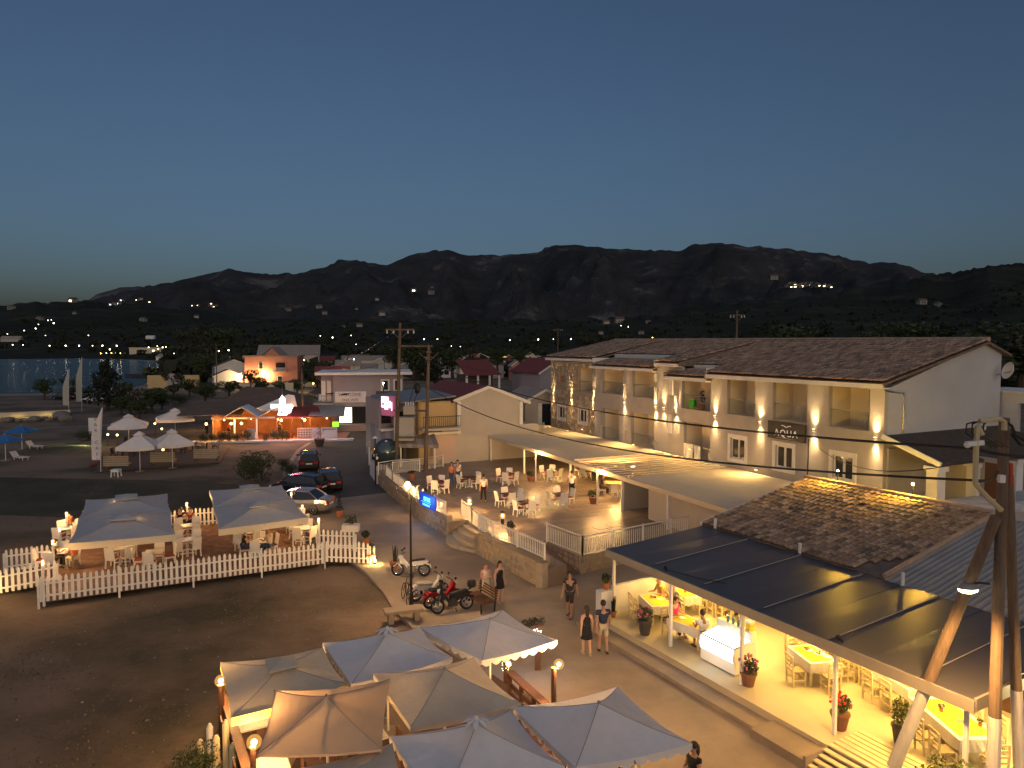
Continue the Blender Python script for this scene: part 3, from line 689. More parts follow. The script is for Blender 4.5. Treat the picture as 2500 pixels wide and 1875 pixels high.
# terrace body
W0 = Vector((1.33,30.74,0))
ter = [(1.33,30.74),(-1.7,35.7),(-1.95,36.2),(-.6,37.6),(-2.2,39.9),(-3.55,39.25),(-5.58,42.96),(-8.42,49.47),(-9.47,52.16),(-10.3,54.2),(-11.6,58.5),(-12.6,66),(-6,70),(6,64),(16.5,40),(12,33.5),(9.6,37.0),(3.22,32.75),(1.55,35.4),(.9,36.4),(.35,36.0),(2.45,31.55)]
m = MB(); m.prism(ter, -.05, .8); terrace = m.build('terrace', tile_paving, kind='structure')
plat = [(3.22,32.75),(1.55,35.4),(4.6,38.6),(7.6,40.9),(9.9,37.15)]
m = MB(); m.slab([(x,y,.806) for x,y in plat], .006); platf = m.build('terrace_platform', mat('platform_paving',(.16,.125,.10),.45,(.10,.08,.065),.6,.2,9,world=True), kind='structure')
m = MB(); m.quad((1.9,31.9,.0),(3.2,32.7,.0),(1.56,35.38,.79),(.37,36.02,.79),(2.42,31.5,.0)); m.build('ramp', mat('ramp_paving',(.20,.12,.09),.7,(.14,.085,.065),1.5,.3,10,world=True), kind='structure')
# paving slabs: separate pieces on the platform and on the open terrace
def pave(parent, poly, ux, sx, sy, z, mats, ylim, n_max, name='paving_slab'):
    ux = Vector((*ux,0)).normalized(); uy = Vector((-ux.y,ux.x,0)); ms = []
    for mm in mats: b_ = MB(); b_.box(-sx*.5+.012,sx*.5-.012,-sy*.5+.012,sy*.5-.012,0,.012); ms.append(b_.mesh(name, mm))
    o = Vector((poly[0][0],poly[0][1],0)); rz = math.atan2(ux.y,ux.x); k = []
    for i in range(-60,60):
        for j in range(-60,60):
            p = o + ux*((i+.5*(j%2))*sx) + uy*(j*sy)
            if p.y < ylim and all(inside((p+ux*a*sx*.5+uy*b_*sy*.5).x, (p+ux*a*sx*.5+uy*b_*sy*.5).y, poly) for a in (-1,1) for b_ in (-1,1)): k.append(p)
    k.sort(key=lambda p: p.length)
    for p in k[:n_max]:
        q_ = inst(random.choice(ms), name, parent, (p.x,p.y,z+random.uniform(0,.005)), rz+random.gauss(0,.006))
tp2 = mat('terrace_slab_pale', (.27,.21,.165), .42, (.19,.15,.12), .8, .12, 8, world=True); tp3 = mat('terrace_slab_dark', (.20,.155,.125), .45, (.14,.11,.09), .8, .12, 8, world=True)
pave(terrace, [(-1.1,36.9),(-2.0,39.7),(-5.4,43.2),(-8.1,49.4),(-6.9,53.6),(.8,56),(9,46.5),(4.3,39.6),(1.3,36.1)], (.914,.405), 1.1, .72, .806, [tile_paving, tp2, tp3, tile_paving], 56, 298)
pave(platf, [(3.1,33.1),(1.8,35.3),(4.6,38.4),(7.6,40.6),(9.6,37.2)], (.82,.57), .95, .6, .812, [mat('platform_slab',(.19,.15,.12),.45,(.13,.10,.085),.8,.15,9,world=True), mat('platform_slab_dark',(.15,.12,.098),.45,(.105,.085,.07),.8,.15,9,world=True)], 60, 120)
# ---- rubble walls with separate stones
stone_w1 = mat('wall_stone', (.40,.31,.215), .9, (.27,.21,.15), 5, .4, 14, world=True); stone_w2 = mat('wall_stone_grey', (.29,.245,.20), .9, (.20,.17,.14), 5, .4, 14, world=True); stone_w3 = mat('wall_stone_ochre', (.45,.34,.21), .9, (.33,.25,.16), 5, .4, 14, world=True)
def rubble(parent, a, b, z0a, z0b, z1a, z1b, side, n_parts, sw=(.30,.55), sh=(.24,.34)):
    """irregular stones proud of the face from a to b (2-D), side = outward normal sign"""
    a, b = Vector((*a,0)), Vector((*b,0)); d = b-a; L = d.length; d.normalize(); nrm = Vector((d.y,-d.x,0))*side
    out = []; z = 0
    H = max(z1a-z0a, z1b-z0b)
    while z < H-.05:
        rh = min(random.uniform(*sh), H-z); t = random.uniform(-.2,0)
        while t < L:
            ww = random.uniform(*sw); x0, x1 = max(t,0)+.015, min(t+ww,L)-.015
            if x1-x0 > .08:
                f = (x0+x1)/2/L; zb = z0a+(z0b-z0a)*f; zt = z1a+(z1b-z1a)*f
                lo, hi = zb+z+.012, min(zb+z+rh-.012, zt-.02)
                if hi-lo > .06:
                    cx, cz = (x0+x1)/2, (lo+hi)/2; n = random.choice((5,6,7))
                    pl = []
                    for k in range(n):
                        an_ = 2*math.pi*k/n + random.uniform(-.2,.2); ex, ez = math.cos(an_), math.sin(an_); s = 1/max(abs(ex),abs(ez))*random.uniform(.84,1.0)
                        pl.append((cx+ex*s*(x1-x0)/2, cz+ez*s*(hi-lo)/2))
                    out.append((pl, random.uniform(.015,.045)))
            t += ww
        z += rh
    for k, (pl, dep) in enumerate(out):
        mb = MB(); n = len(pl); c = Vector((sum(p[0] for p in pl)/n, sum(p[1] for p in pl)/n, 0))
        f0 = [a + d*p[0] + Vector((0,0,p[1])) for p in pl]; f1 = [a + d*(p[0]*.9+c.x*.1) + Vector((0,0,p[1]*.9+c.y*.1)) + nrm*dep for p in pl]
        mb.add(f0+f1, [tuple(range(n,2*n))] + [(i,(i+1)%n,n+(i+1)%n,n+i) for i in range(n)])
        yield mb, random.choice((stone_w1,stone_w1,stone_w2,stone_w3))
def wall_run(parent, pts, thick, z0, z1, side, budget, cap=True):
    n = 0; rest = {}
    body = MB()
    for a, b in zip(pts, pts[1:]):
        A, B = Vector((*a,0)), Vector((*b,0)); d = (B-A).normalized(); nr = Vector((d.y,-d.x,0))*side
        body.prism([(p.x,p.y) for p in (A, B, B-nr*thick, A-nr*thick)], z0, z1)
        for mb, mm in rubble(parent, a, b, z0, z0, z1, z1, side, 999):
            if n < budget: mb.build('stone', mm, parent); n += 1
            else:
                r = rest.setdefault(mm.name, (MB(), mm)); r[0].add(mb.v, mb.f)
    for mb, mm in rest.values(): mb.build('stones', mm, parent, kind='stuff')
    body.build('wall_core', mortar, parent)
    return n
sw1 = thing('stone_wall', 'low rubble stone wall along the street from the lit end pillar to the steps', 'wall', (0,0,0))
wall_run(sw1, [(1.86,31.85),(1.33,30.74),(-1.72,35.72)], .3, -.05, 1.1, -1, 300)
sw2 = thing('stone_wall', 'long curving rubble stone wall past the blue sign up to the dark road', 'wall', (0,0,0))
wall_run(sw2, [(-3.62,39.22),(-5.58,42.96),(-8.42,49.47),(-9.47,52.16),(-10.3,54.2)], .3, -.05, 1.1, -1, 300)
sw3 = thing('stone_wall', 'bright rubble stone wall under the platform railing next to the ramp', 'wall', (0,0,0))
wall_run(sw3, [(1.56,35.42),(3.22,32.75),(9.9,37.15)], .1, -.05, .801, 1, 240)
m = MB()
for a, b in [((1.28,30.8),(-1.72,35.72)),((-3.62,39.22),(-5.58,42.96)),((-5.58,42.96),(-8.42,49.47)),((-8.42,49.47),(-10.3,54.2))]:
    A, B = Vector((*a,1.13)), Vector((*b,1.13)); m.bar(A+Vector((.12,.07,0)), B+Vector((.12,.07,0)), .34, .05)
m.build('wall_coping', concrete, kind='structure')
wl = thing('white_road_wall', 'white parapet wall with round lamps running up the asphalt road', 'wall', (0,0,0))
m = MB()
for a, b in [((-10.3,54.2),(-11.7,58.5)),((-11.7,58.5),(-12.7,64.5)),((-12.7,64.5),(-13.2,70))]: m.bar((*a,.6),(*b,.6),.22,1.3)
m.build('wall_body', whitewash, wl)
# curved steps
m = MB()
for k in range(5):
    f = k/5; z1 = .8*(k+1)/5 - .02
    P0, P1 = Vector((-1.75,36.0)), Vector((-3.62,39.1)); inn = Vector((.86,.52))*(.32*k)
    bulge = Vector((-.86,-.52))*(.7*(1-f))
    ptsc = []
    for q in range(7):
        s = q/6; base = P0.lerp(P1, s) + bulge*math.sin(math.pi*s) + inn; ptsc.append((base.x, base.y))
    far_ = [(P1.x+1.75,P1.y+1.05),(P0.x+1.75,P0.y+1.05)]
    m.prism(ptsc + far_, -.03 if k == 0 else .8*k/5-.03, z1)
steps = m.build('steps', mat('step_stone',(.40,.34,.26),.85,(.30,.25,.19),2,.25,12,world=True), kind='structure')
# ---- white railings
bal_me = None
def railing(label, pts, z0, h=.85, gap=.14, posts=True, name='railing', curve=None):
    global bal_me
    if bal_me is None:
        q = MB(); q.box(-.014,.014,-.014,.014,0,.72); bal_me = q.mesh('baluster', white)
    t = thing(name, label, 'railing', (pts[0][0], pts[0][1], z0)); o = Vector((pts[0][0], pts[0][1], 0))
    for a, b in zip(pts, pts[1:]):
        A, B = Vector((*a,0))-o, Vector((*b,0))-o; L = (B-A).length; d = (B-A).normalized(); rz = math.atan2(d.y, d.x)
        m = MB(); m.bar(A+Vector((0,0,h)), B+Vector((0,0,h)), .06, .05); m.bar(A+Vector((0,0,.1)), B+Vector((0,0,.1)), .04, .03); m.build('rail', white, t)
        n = max(1, int(L/gap))
        for k in range(1, n): inst(bal_me, 'baluster', t, A + d*(L*k/n) + Vector((0,0,.1)), rz)
        ps = max(1, round(L/2.0))
        for k in range(ps+1):
            m = MB(); p = A + d*(L*k/ps); m.box(p.x-.04,p.x+.04,p.y-.04,p.y+.04,0,h+.06); m.build('post', white, t)
    return t
railing('white railing on the stone wall between the steps and the lit end pillar', [(1.45,31.1),(-.95,35.0)], 1.15, .72)
railing('short white railing beside the steps under the bright wall lamp', [(-1.4,36.6),(-2.2,38.6),(-2.9,40.6)], .8, .95)
railing('white railing run between the lamp and the steps along the wall top', [(-1.0,35.1),(-1.72,36.3)], 1.15, .72)
railing('white railing piece between the blue sign and the steps', [(-4.55,41.2),(-3.75,39.6)], .95, .9)
railing('white railing along the wall left of the blue sign', [(-5.9,43.7),(-7.0,46.2),(-8.4,49.5),(-9.2,51.6)], .95, .9)
railing('white railing around the two open sides of the dark platform', [(1.75,35.2),(3.3,32.8),(9.75,37.05)], .8, .95)
railing('white railing below the awning of the beige house', [(-10.15,53.6),(-9.2,54.7),(-6.9,55.6),(-5.6,57.4)], .8, .95)
railing('short white railing at the terrace corner by the terracotta pot', [(-9.0,53.2),(-7.1,54.2)], .95, .9)
# ---- blue lit sign  CRAZY FLAKS
sA, sB = G(1025,1231,1.16), G(1064,1249,1.16); sgp = (sA+sB)/2; srz = math.atan2(sB.y-sA.y, sB.x-sA.x); sL = (sB-sA).length/2
cs = thing('lit_sign', 'blue lit sign reading CRAZY FLAKS on the stone wall', 'sign', sgp, srz)
m = MB(); m.box(-sL,sL,-.05,.05,0,.80); m.build('sign_panel', mat('sign_blue',(.01,.03,.2),.5,emit=(.02,.09,.75),es=.55), cs)
cyan = glow('cyan_letters', (.12,.62,1), 3.2)
text('CRAZY FLAKS', cs, (0,-.056,.38), .36, cyan, (R(90),0,0), .006, sx=.37*sL)
text('THE RESTAURANT', cs, (-.1,-.056,.10), .15, cyan, (R(90),0,0), .005, sx=.8); m = MB(); m.box(-.75,.55,-.058,-.052,.29,.31); m.build('underline', cyan, cs)
point((0,-.5,.4), 10, (.1,.4,1), .3, cs)
# ---- terrace lamps
def lantern(label, p, h, watts=60, post=True, mm=None, size=.17, name='post_lamp', color=WARM):
    l = thing(name, label, 'lamp', p)
    if post: m = MB(); m.box(-.05,.05,-.05,.05,0,h-.12); m.build('post', mm or white, l)
    else: m = MB(); m.box(-.09,.09,-.09,.09,0,h-.12); m.build('base', mm or white, l)
    m = MB(); m.ball((0,0,h+.04), size*.42, 10, 6); m.build('bulb', bulb, l); m = MB(); m.lathe([(size*.5,-.12),(size*.95,-.06),(size,.06),(size*.8,.16),(size*.3,.22)], 12, (0,0,h)); m.build('globe', halo_globe, l)  # outer globe carries the bulb's halo as its own amber glow
    m = MB(); m.lathe([(size*1.05,.225),(size*.4,.27),(.01,.29)], 8, (0,0,h)); m.build('cap', mm or white, l)
    point((0,0,h+.05), watts*3.2, color, size*1.0, l); return l
q = DP(1308,1103,51); lantern('lamp on a white post in front of the far pergola', Vector((q.x,q.y,.8)), q.z-.84, 75)
q = DP(1459,1149,43.4); lantern('lamp on a white post by the potted plant beside the diners', Vector((q.x,q.y,.8)), q.z-.84, 85)
lantern('bright wall lamp at the left end of the blue sign', G(1018,1214,1.15), .28, 35, False)
lantern('bright wall lamp at the right end of the blue sign', G(1077,1243,1.15), .28, 45, False)
lantern('bright lamp on the railing just right of the steps', G(1146,1245,1.0), .5, 45, False)
lantern('bright lamp on a small dark post at the railing bend', G(1227,1285,.9), .55, 50, False, darkmetal)

for x, lb in ((6.9,'small yellow ceiling lamp over the busy canopy table'),(8.0,'second small ceiling lamp over the busy canopy table'),(3.5,'small ceiling lamp over the far canopy corner')):
    q = G(*( (1250+ (1590 if x == 6.9 else 1680 if x == 8.0 else 1360)/2.602*0 + (0)), 0.0), 0) if False else Vector((x, 46.6 if x > 5 else 53.5, CZ-.24))
    l = thing('canopy_light', lb, 'lamp', q); m = MB(); m.box(-.12,.12,-.08,.08,-.06,0); m.build('lamp_body', bulbsoft, l); point((0,0,-.25), 110, (1,.55,.16), .15, l)
# ================================================================ TAVERNA (local: x along the street front towards the viewer, y into the building)
TO, TRZ = Vector((3.65, 26.6, 0)), math.atan2(-.872, .49)
def tloc(x, y, z=0.0): return TO + Vector((.49*x + .872*y, -.872*x + .49*y, z))
def tinv(p): d = p - TO; return (.49*d.x - .872*d.y, .872*d.x + .49*d.y)
FZ = .35
m = MB(); m.box(-.35, 20, -.35, 12, -.05, FZ); o = m.build('taverna_floor', mat('taverna_floor',(.46,.40,.28),.5,(.38,.33,.23),.5,.08,6,world=True), kind='structure'); o.location = TO; o.rotation_euler = (0,0,TRZ)
m = MB(); m.box(-.6, 8.0, -1.02, -.352, -.05, .13); m.box(8.15, 9.85, -1.3, -.36, -.04, .24); o = m.build('kerb_step', concrete, kind='structure'); o.location = TO; o.rotation_euler = (0,0,TRZ)
bluesheet = mat('blue_roof_sheet', (.056,.054,.064), .33, (.062,.056,.060), .5, .05, 2, spec=.42)
corr0 = mat('seam_grey', (.34,.33,.33), .6)
tv = thing('taverna_pavilion', 'open-sided taverna pavilion with dark blue sheet roof on thin white posts', 'pavilion', TO, TRZ)
k = 0
for i in range(11):
    x0 = -.05 + i*1.2; x1 = x0 + 1.195; dz = (i % 2)*.012
    m = MB(); m.slab([(x0,0,2.93+dz),(x1,0,2.93+dz),(x1,5.02,3.23+dz*2.5),(x0,5.02,3.23-dz)], .03); m.build('roof_sheet', bluesheet, tv)
    if i and i % 2 == 0: m = MB(); m.bar((x0,.3,2.98),(x0,4.9,3.25),.016,.02); m.build('seam_strip', corr0, tv)
greyfas = mat('grey_fascia', (.24,.22,.20), .55, (.20,.185,.17), 2)
m = MB(); m.box(-.08,13.2,-.06,-.003,2.66,2.95); m.box(13.16,13.22,0,5.0,2.70,2.99); m.box(-.1,-.06,0,5.0,2.72,2.97); m.build('fascia', greyfas, tv)
m = MB(); m.slab([(0,.02,2.72),(13.1,.02,2.72),(13.1,5.0,2.98),(0,5.0,2.98)], .03); m.build('ceiling', white, tv)
for x in (.06, 3.24, 6.4, 9.6, 12.9):
    m = MB(); m.box(x-.045,x+.045,.2,.29,FZ,2.69); m.build('post', white, tv)
for x in (0.5,4.6,8.4,12.6):
    m = MB(); m.tube([(x,5.05,3.1),(x,5.05,3.62)], .06, 8); m.build('flue_pipe', whitewash, tv)
for x in (3.1, 9.75):
    m = MB(); m.tube([(x,.1,2.98),(x,.1,3.06),(x+.05,.02,3.12),(x+.2,.0,3.05)], .03, 6); m.ball((x,.1,3.08), .07, 8, 5); m.build('roof_bracket', black, tv)
wire_r = MB(); wire_r.tube([(3.2,.15,3.0),(3.6,.35,2.99),(4.2,.42,3.0),(5.2,.8,3.03)], .012, 4); wire_r.build('roof_cable', black, tv)
tube_l = glow('ceiling_tube', (1,.80,.42), 14)
for x in (1.4, 4.4, 7.4, 10.4, 12.6):
    m = MB(); m.box(x-.6,x+.6,4.1,4.16,2.84,2.88); m.build('ceiling_light', tube_l, tv)
    l = bpy.data.lights.new('lamp_light','AREA'); l.energy = 78*LW*.66; l.color = (1,.57,.135); l.shape = 'RECTANGLE'; l.size = 1.3; l.size_y = 1.6
    lo = bpy.data.objects.new('lamp_light', l); COL.objects.link(lo); lo.parent = tv; lo.location = (x,2.7,2.66)
# building behind
tb = thing('taverna_building', 'taverna building with an old clay tiled roof above the blue pavilion', 'building', TO, TRZ)
m = MB(); holed_wall(m, -.1, 17, FZ, 3.15, [(2.2,3.3,FZ,2.4),(6.2,7.6,1.2,2.3),(10.6,11.8,FZ,2.4)], 5.3, 5.5); m.box(-.1,.08,5.5,11.2,FZ,3.3); m.xprism([(5.5,3.2),(11.2,3.2),(11.2,4.4)], -.1, .08); m.build('wall', whitewash, tb)
m = MB(); m.box(2.2,3.3,5.52,5.6,FZ,2.4); m.box(10.6,11.8,5.52,5.6,FZ,2.4); m.build('door', darkwood, tb); m = MB(); m.box(6.2,7.6,5.42,5.46,1.2,2.3); m.build('window', glassm, tb)
m = MB(); m.slab([(-.25,5.05,3.26),(7.75,5.05,3.26),(7.75,11.5,4.52),(-.25,11.5,4.52)], .1); m.slab([(-.25,11.5,4.52),(7.75,11.5,4.52),(7.75,15,3.7),(-.25,15,3.7)], .1); m.build('roof_deck', rooftile_c, tb)
uy = Vector((0, 6.45, 1.26)); 
tile_roof(tb, (-.25,5.06,3.27), (1,0,0), uy, 32, 18, .25, .365, 300, mats=TM, ragged=.03, keep=lambda i, j, p: not (i > 27 and j < (i-27)*1.2) and random.random() > .006)
m = MB()
for k2 in range(20): m.tube([(-.3+k2*.4,11.52,4.60),(.13+k2*.4,11.52,4.63)], [.13,.105], 8)
m.build('ridge_tiles', rooftile_b, tb, kind='stuff')
m = MB(); m.bar((-.3,5.05,3.25),(-.3,11.5,4.5),.10,.14); m.build('verge_board', white, tb)
for x, y, z, lb in ((1.2,11.75,4.95,'small yellow lamp just behind the ridge corner of the clay roof'),(4.6,11.75,4.95,'second yellow lamp behind the clay roof ridge')):
    l = thing('ridge_lamp', lb, 'lamp', tloc(x,y,z)); m = MB(); m.ball((0,0,.15), .06, 8, 6); m.build('bulb', bulb, l); m = MB(); m.tube([(0,0,-.4),(0,0,.1)], .02, 5); m.build('stem', darkmetal, l); point((0,-.02,.2), 165, (1,.56,.06), .1, l)
# corrugated shed roof
sh = thing('corrugated_shed', 'shed roofed with grey corrugated metal sheets next to the clay tiles', 'shed', TO, TRZ)
corr = mat('corrugated_metal', (.34,.315,.295), .6, (.25,.23,.215), 1.2, .1, 10)
for i in range(9):
    m = MB(); x0 = 7.82 + i*1.04
    rows = []
    nn = 24
    for a in range(nn+1):
        x = x0 + 1.06*a/nn; zz = .045*math.cos(2*math.pi*a/nn*5)
        rows.append((x, zz))
    zoff = .006*(i % 2)
    vs = [(x,5.03,3.21+zz+zoff) for x, zz in rows] + [(x,11.6,4.47+zz+zoff) for x, zz in rows]
    m.add(vs, [(a,a+1,nn+2+a,nn+1+a) for a in range(nn)]); m.build('roof_sheet', corr, sh, smooth=True)
m = MB(); m.box(7.85,17,11.3,11.5,.35,4.2); m.box(16.9,17.1,5.5,11.3,.35,3.1); m.build('wall', greyrender, sh)
m = MB()
for k2 in range(5): m.tube([(7.78,5.1+k2*1.4,3.33+k2*.273),(7.78,6.5+k2*1.4,3.33+(k2+1)*.273)], [.09,.08], 8)
m.build('edge_tiles', rooftile_b, sh, kind='stuff')
# right-hand extension of the taverna (bright room beyond the poles)
ex = thing('taverna_porch', 'brightly lit taverna porch with white frame at the right picture edge', 'porch', TO, TRZ)
m = MB(); m.box(13.3,17.5,1.9,2.0,2.25,2.5); m.box(15.2,15.32,1.9,2.0,FZ,2.25); m.box(13.3,13.42,1.9,2.0,FZ,2.25); m.box(17.4,17.52,1.9,2.0,FZ,2.25); m.box(15.2,15.32,2.0,5.3,2.26,2.49); m.build('frame', white, ex)
m = MB(); m.box(13.3,18,5.2,5.29,FZ,3.0); m.box(17.9,18,2.0,5.2,FZ,2.6); m.build('wall', whitewash, ex)
point((14.4,3.6,2.3), 110, (1,.74,.28), .2, ex); m = MB(); m.ball((14.4,3.6,2.45), .09, 8, 6); m.build('globe', bulb, ex)
# slatted entrance ramp
rp = thing('slatted_ramp', 'pale wooden slatted entrance ramp with dark gaps up to the taverna floor', 'ramp', TO, TRZ)
pm_ = MB(); pm_.box(0,3.1,-.075,.075,0,.045); pme = pm_.mesh('plank', palewood)
for i in range(11):
    y = -1.15 + i*.2; z = .09 + (FZ+.06-.09)*min(1,(y+1.15)/.85); inst(pme, 'plank', rp, (9.92,y,z))
m = MB(); m.box(9.85,9.93,-1.3,.9,.0,.36); m.build('side_beam', concrete, rp)
# white side wall with flower pots
lw = thing('white_side_wall', 'low white plastered wall closing the street end of the taverna', 'wall', TO, TRZ)
m = MB(); m.box(-.30,-.12,.35,6.0,FZ,1.42); m.box(-.42,-.05,-.25,.34,-.03,1.30); m.build('wall_body', whitewash, lw)
# freezer display
fz = thing('ice_cream_freezer', 'glowing white ice cream display freezer with slanted glass front', 'freezer', tloc(5.22,.85,FZ), TRZ)
frz = mat('freezer_white', (.75,.73,.68), .3)
m = MB(); m.xprism([(-.42,.05),(.5,.05),(.5,.42),(-.42,.42)], -.74, .74); m.build('base', frz, fz)
m = MB(); m.xprism([(-.45,.42),(-.5,.62),(-.42,.86),(.45,1.0),(.45,.42)], -.70, .70); m.build('lit_tank', glow('freezer_light',(1,.97,.84),2.6), fz)
m = MB(); m.xprism([(-.46,.42),(-.51,.62),(-.43,.88),(.5,1.03),(.5,.42)], -.76, -.705); m.xprism([(-.46,.42),(-.51,.62),(-.43,.88),(.5,1.03),(.5,.42)], .705, .76); m.build('end_panel', frz, fz)
m = MB(); m.box(-.72,.72,.27,.285,1.03,1.34); m.build('sneeze_glass', railglass, fz)
m = MB(); m.box(-.74,.74,-.445,-.415,.862,.885); m.box(-.76,-.72,-.42,.4,.9,.92); m.box(.72,.76,-.42,.4,.9,.92); m.build('trim', darkmetal, fz)
m = MB(); m.box(-.74,.74,.3,.5,1.0,1.25); m.build('rear_counter', frz, fz)
for i in range(5):
    m = MB(); m.box(.762,.768,-.3+i*.13,-.2+i*.13,.5+.06*(i%2),.6+.06*(i%2)); m.build('ice_cream_picture', [mat('pic%d'%i, c, .6) for i, c in enumerate([(.3,.1,.05),(.5,.3,.05),(.1,.1,.12),(.4,.05,.08),(.25,.15,.08)])][i], fz)
point((0,-.9,.9), 5, (1,.95,.85), .3, fz)
bottle_m = mat('bottle_glass', (.05,.16,.18), .1, spec=.6)
for i, bx in enumerate((-.35,-.12,.1,.28)):
    bt = tag(MB().lathe([(.045,0),(.048,.18),(.018,.24),(.016,.31)], 8).build('bottle', bottle_m), ['tall green bottle at the far end of the freezer top','second bottle from the far end of the freezer top','third bottle along the freezer top','bottle nearest the viewer on the freezer top'][i], 'bottle', 'bottles on the freezer counter'); bt.location = tloc(5.22+bx,.85+.40,FZ+1.25)
bx = thing('yellow_box', 'yellow price stand with white card at the near end of the freezer', 'box', tloc(5.22+.56,.85+.40,FZ+1.25), TRZ)
m = MB(); m.box(-.1,.1,-.08,.08,0,.26); m.build('body', cloth_y, bx); m = MB(); m.box(-.13,.13,-.1,.1,.261,.33); m.build('card', white, bx)

# ================================================================ UTILITY POLES AND WIRES
pw = mat('limewashed_wood', (.52,.51,.50), .9, (.42,.41,.40), 2.5, .3, 12, stretch=(3,3,.5))
Y1 = 14.9
pb = DP(2426,1870,Y1); pt = DP(2452,1020,Y1+.15)
ap = thing('utility_pole', 'tall braced wooden utility pole with limewashed foot, cable loops and grey conduit', 'utility pole', (pb.x,pb.y,0))
o0 = Vector((pb.x,pb.y,0))
def wood_pole(parent, a, b, r0, r1, zsplit, name='pole'):
    f = (zsplit - a.z)/(b.z - a.z); c = a.lerp(b, f); rc = r0 + (r1-r0)*f
    m = MB(); m.tube([c, c.lerp(b,.5), b], [rc,(rc+r1)/2,r1], 12); m.build(name, polewood, parent, smooth=False)
    m = MB(); m.tube([a, c], [r0+.006, rc+.006], 12); m.build('limewashed_foot', pw, parent)
wood_pole(ap, Vector((0,0,0)), pt - o0, .135, .10, DP(2428,1752,Y1).z)
p3b = DP(2500,1790,Y1+.5); p3t = DP(2462,1160,Y1+.35)
wood_pole(ap, Vector((p3b.x + .02, p3b.y, 0)) - o0, p3t - o0, .12, .095, DP(2485,1680,Y1+.5).z, 'second_leg')
br0 = G(2168,1905,0); br1 = DP(2432,1262,Y1)
wood_pole(ap, br0 - o0, br1 - o0, .15, .11, DP(2262,1672,16.0).z*1.0 if True else 2, 'brace')
def dq(u, v, dy=0): return DP(u, v, Y1 - .15 + dy) - o0
m = MB(); m.tube([dq(2398,1062), dq(2386,1040), dq(2392,1028), dq(2440,1022), dq(2452,1030), dq(2452,1050)], .055, 8); m.tube([dq(2386,1040), dq(2383,1100), dq(2381,1182)], .055, 8); m.tube([dq(2381,1182), dq(2412,1215), dq(2445,1246)], .055, 8)
m.build('conduit', mat('conduit_ochre',(.42,.35,.22),.6), ap)
cab = MB()
for k2 in range(4):
    u0 = 2360+k2*14
    cab.tube([dq(u0+20,1030-k2*3,.1), dq(u0,1035,.05), dq(u0-2,1058,.0), dq(u0+12,1066,.02), dq(u0+26,1076,.1), dq(u0+60,1092,.15)], .018, 5)
cab.tube([dq(2455,1028), dq(2470,1040), dq(2478,1062), dq(2500,1075)], .03, 6); cab.tube([dq(2470,1060), dq(2490,1085), dq(2520,1095)], .03, 6); cab.tube([dq(2437,1150), dq(2428,1165), dq(2405,1175), dq(2380,1177)], .022, 6)
cab.build('cable_loops', black, ap)
m = MB(); m.bar(dq(2360,1084), dq(2400,1080), .1, .1); m.ball(dq(2362,1086), .07); m.ball(dq(2400,1045,.1), .06); m.ball(dq(2440,1170), .05); m.box(*(lambda q: (q.x-.06,q.x+.06,q.y-.08,q.y+.0,q.z-.08,q.z+.08))(dq(2442,1168))); m.build('insulators', whitewash, ap)
m = MB(); m.box(*(lambda q: (q.x-.03,q.x+.03,q.y-.1,q.y-.0,q.z-.25,q.z+.25))(dq(2462,1158,.5))); m.build('red_tag', redseat, ap)
# street lamp on this pole
lq = DP(2363,1436,Y1-.1)
sl_ = thing('street_lamp', 'lit street lamp head on a short arm fixed to the braced pole', 'street lamp', lq)
m = MB(); m.lathe([(.02,.10),(.12,.10),(.17,.05),(.2,.0)], 12); m.build('lamp_hood', mat('lamp_hood',(.2,.19,.17),.4), sl_).scale = (1.15,.7,1)
m = MB(); m.lathe([(.185,-.002),(.17,-.06),(.10,-.10),(.01,-.11)], 12); o = m.build('lamp_lens', bulb, sl_); o.scale = (1.15,.7,1)
m = MB(); m.tube([(.1,.02,.08),(.28,.05,.10),(.52,.1,.06)], .025, 6); m.build('lamp_arm', darkmetal, sl_)
spot((-.55,-.8,-.4), (R(4),R(-8),0), 620, (1,.52,.15), 150, .8, .2, sl_)
# two middle poles
def crossarm_pole(label, base, top_z, arm_w, lean=(0,0), braces=False, ins=True):
    t = thing('utility_pole', label, 'utility pole', base)
    top = Vector((lean[0],lean[1],top_z - base.z))
    m = MB(); m.tube([(0,0,0), top*.5, top], [.17,.14,.11], 10); m.build('pole', polewood, t)
    m = MB(); c = top - Vector((0,0,.55)); m.bar(c+Vector((-arm_w,-.12,0)), c+Vector((arm_w,-.12,0)), .1, .12); m.build('crossarm', polewood, t)
    m = MB(); m.bar(c+Vector((-.75,-.12,-.05)), c+Vector((0,-.12,-.75)), .05, .05); m.bar(c+Vector((.75,-.12,-.05)), c+Vector((0,-.12,-.75)), .05, .05); m.build('arm_brace', polewood, t)
    if ins:
        for x in (-arm_w*.9,-arm_w*.45,arm_w*.55,arm_w*.95):
            m = MB(); m.lathe([(.03,0),(.07,-.05),(.05,-.12),(.08,-.18),(.04,-.25)], 8, (c.x+x,c.y-.12,c.z-.06)); m.build('insulator', whitewash, t)
    return t
pA = DP(966,1131,57); pAt = DP(977,788,57)
poleA = crossarm_pole('tall crossarm utility pole left of its shorter partner by the awning', Vector((pA.x,pA.y,.0)), pAt.z, 1.15, (pAt.x-pA.x,0))
pB = G(1039,1150,.8); pBt = DP(1047,842,pB.y)
poleB = crossarm_pole('shorter utility pole standing on the terrace in front of the yellow wall', Vector((pB.x,pB.y,.8)), pBt.z, .2, (pBt.x-pB.x,0), ins=False)
def between(label, u0, v0, u1, v1, Ya, Yb, r=.05):
    t = tag(MB().bar(DP(u0,v0,Ya), DP(u1,v1,Yb), .12, .14).build('crossbeam', polewood), label, 'beam')
    return t
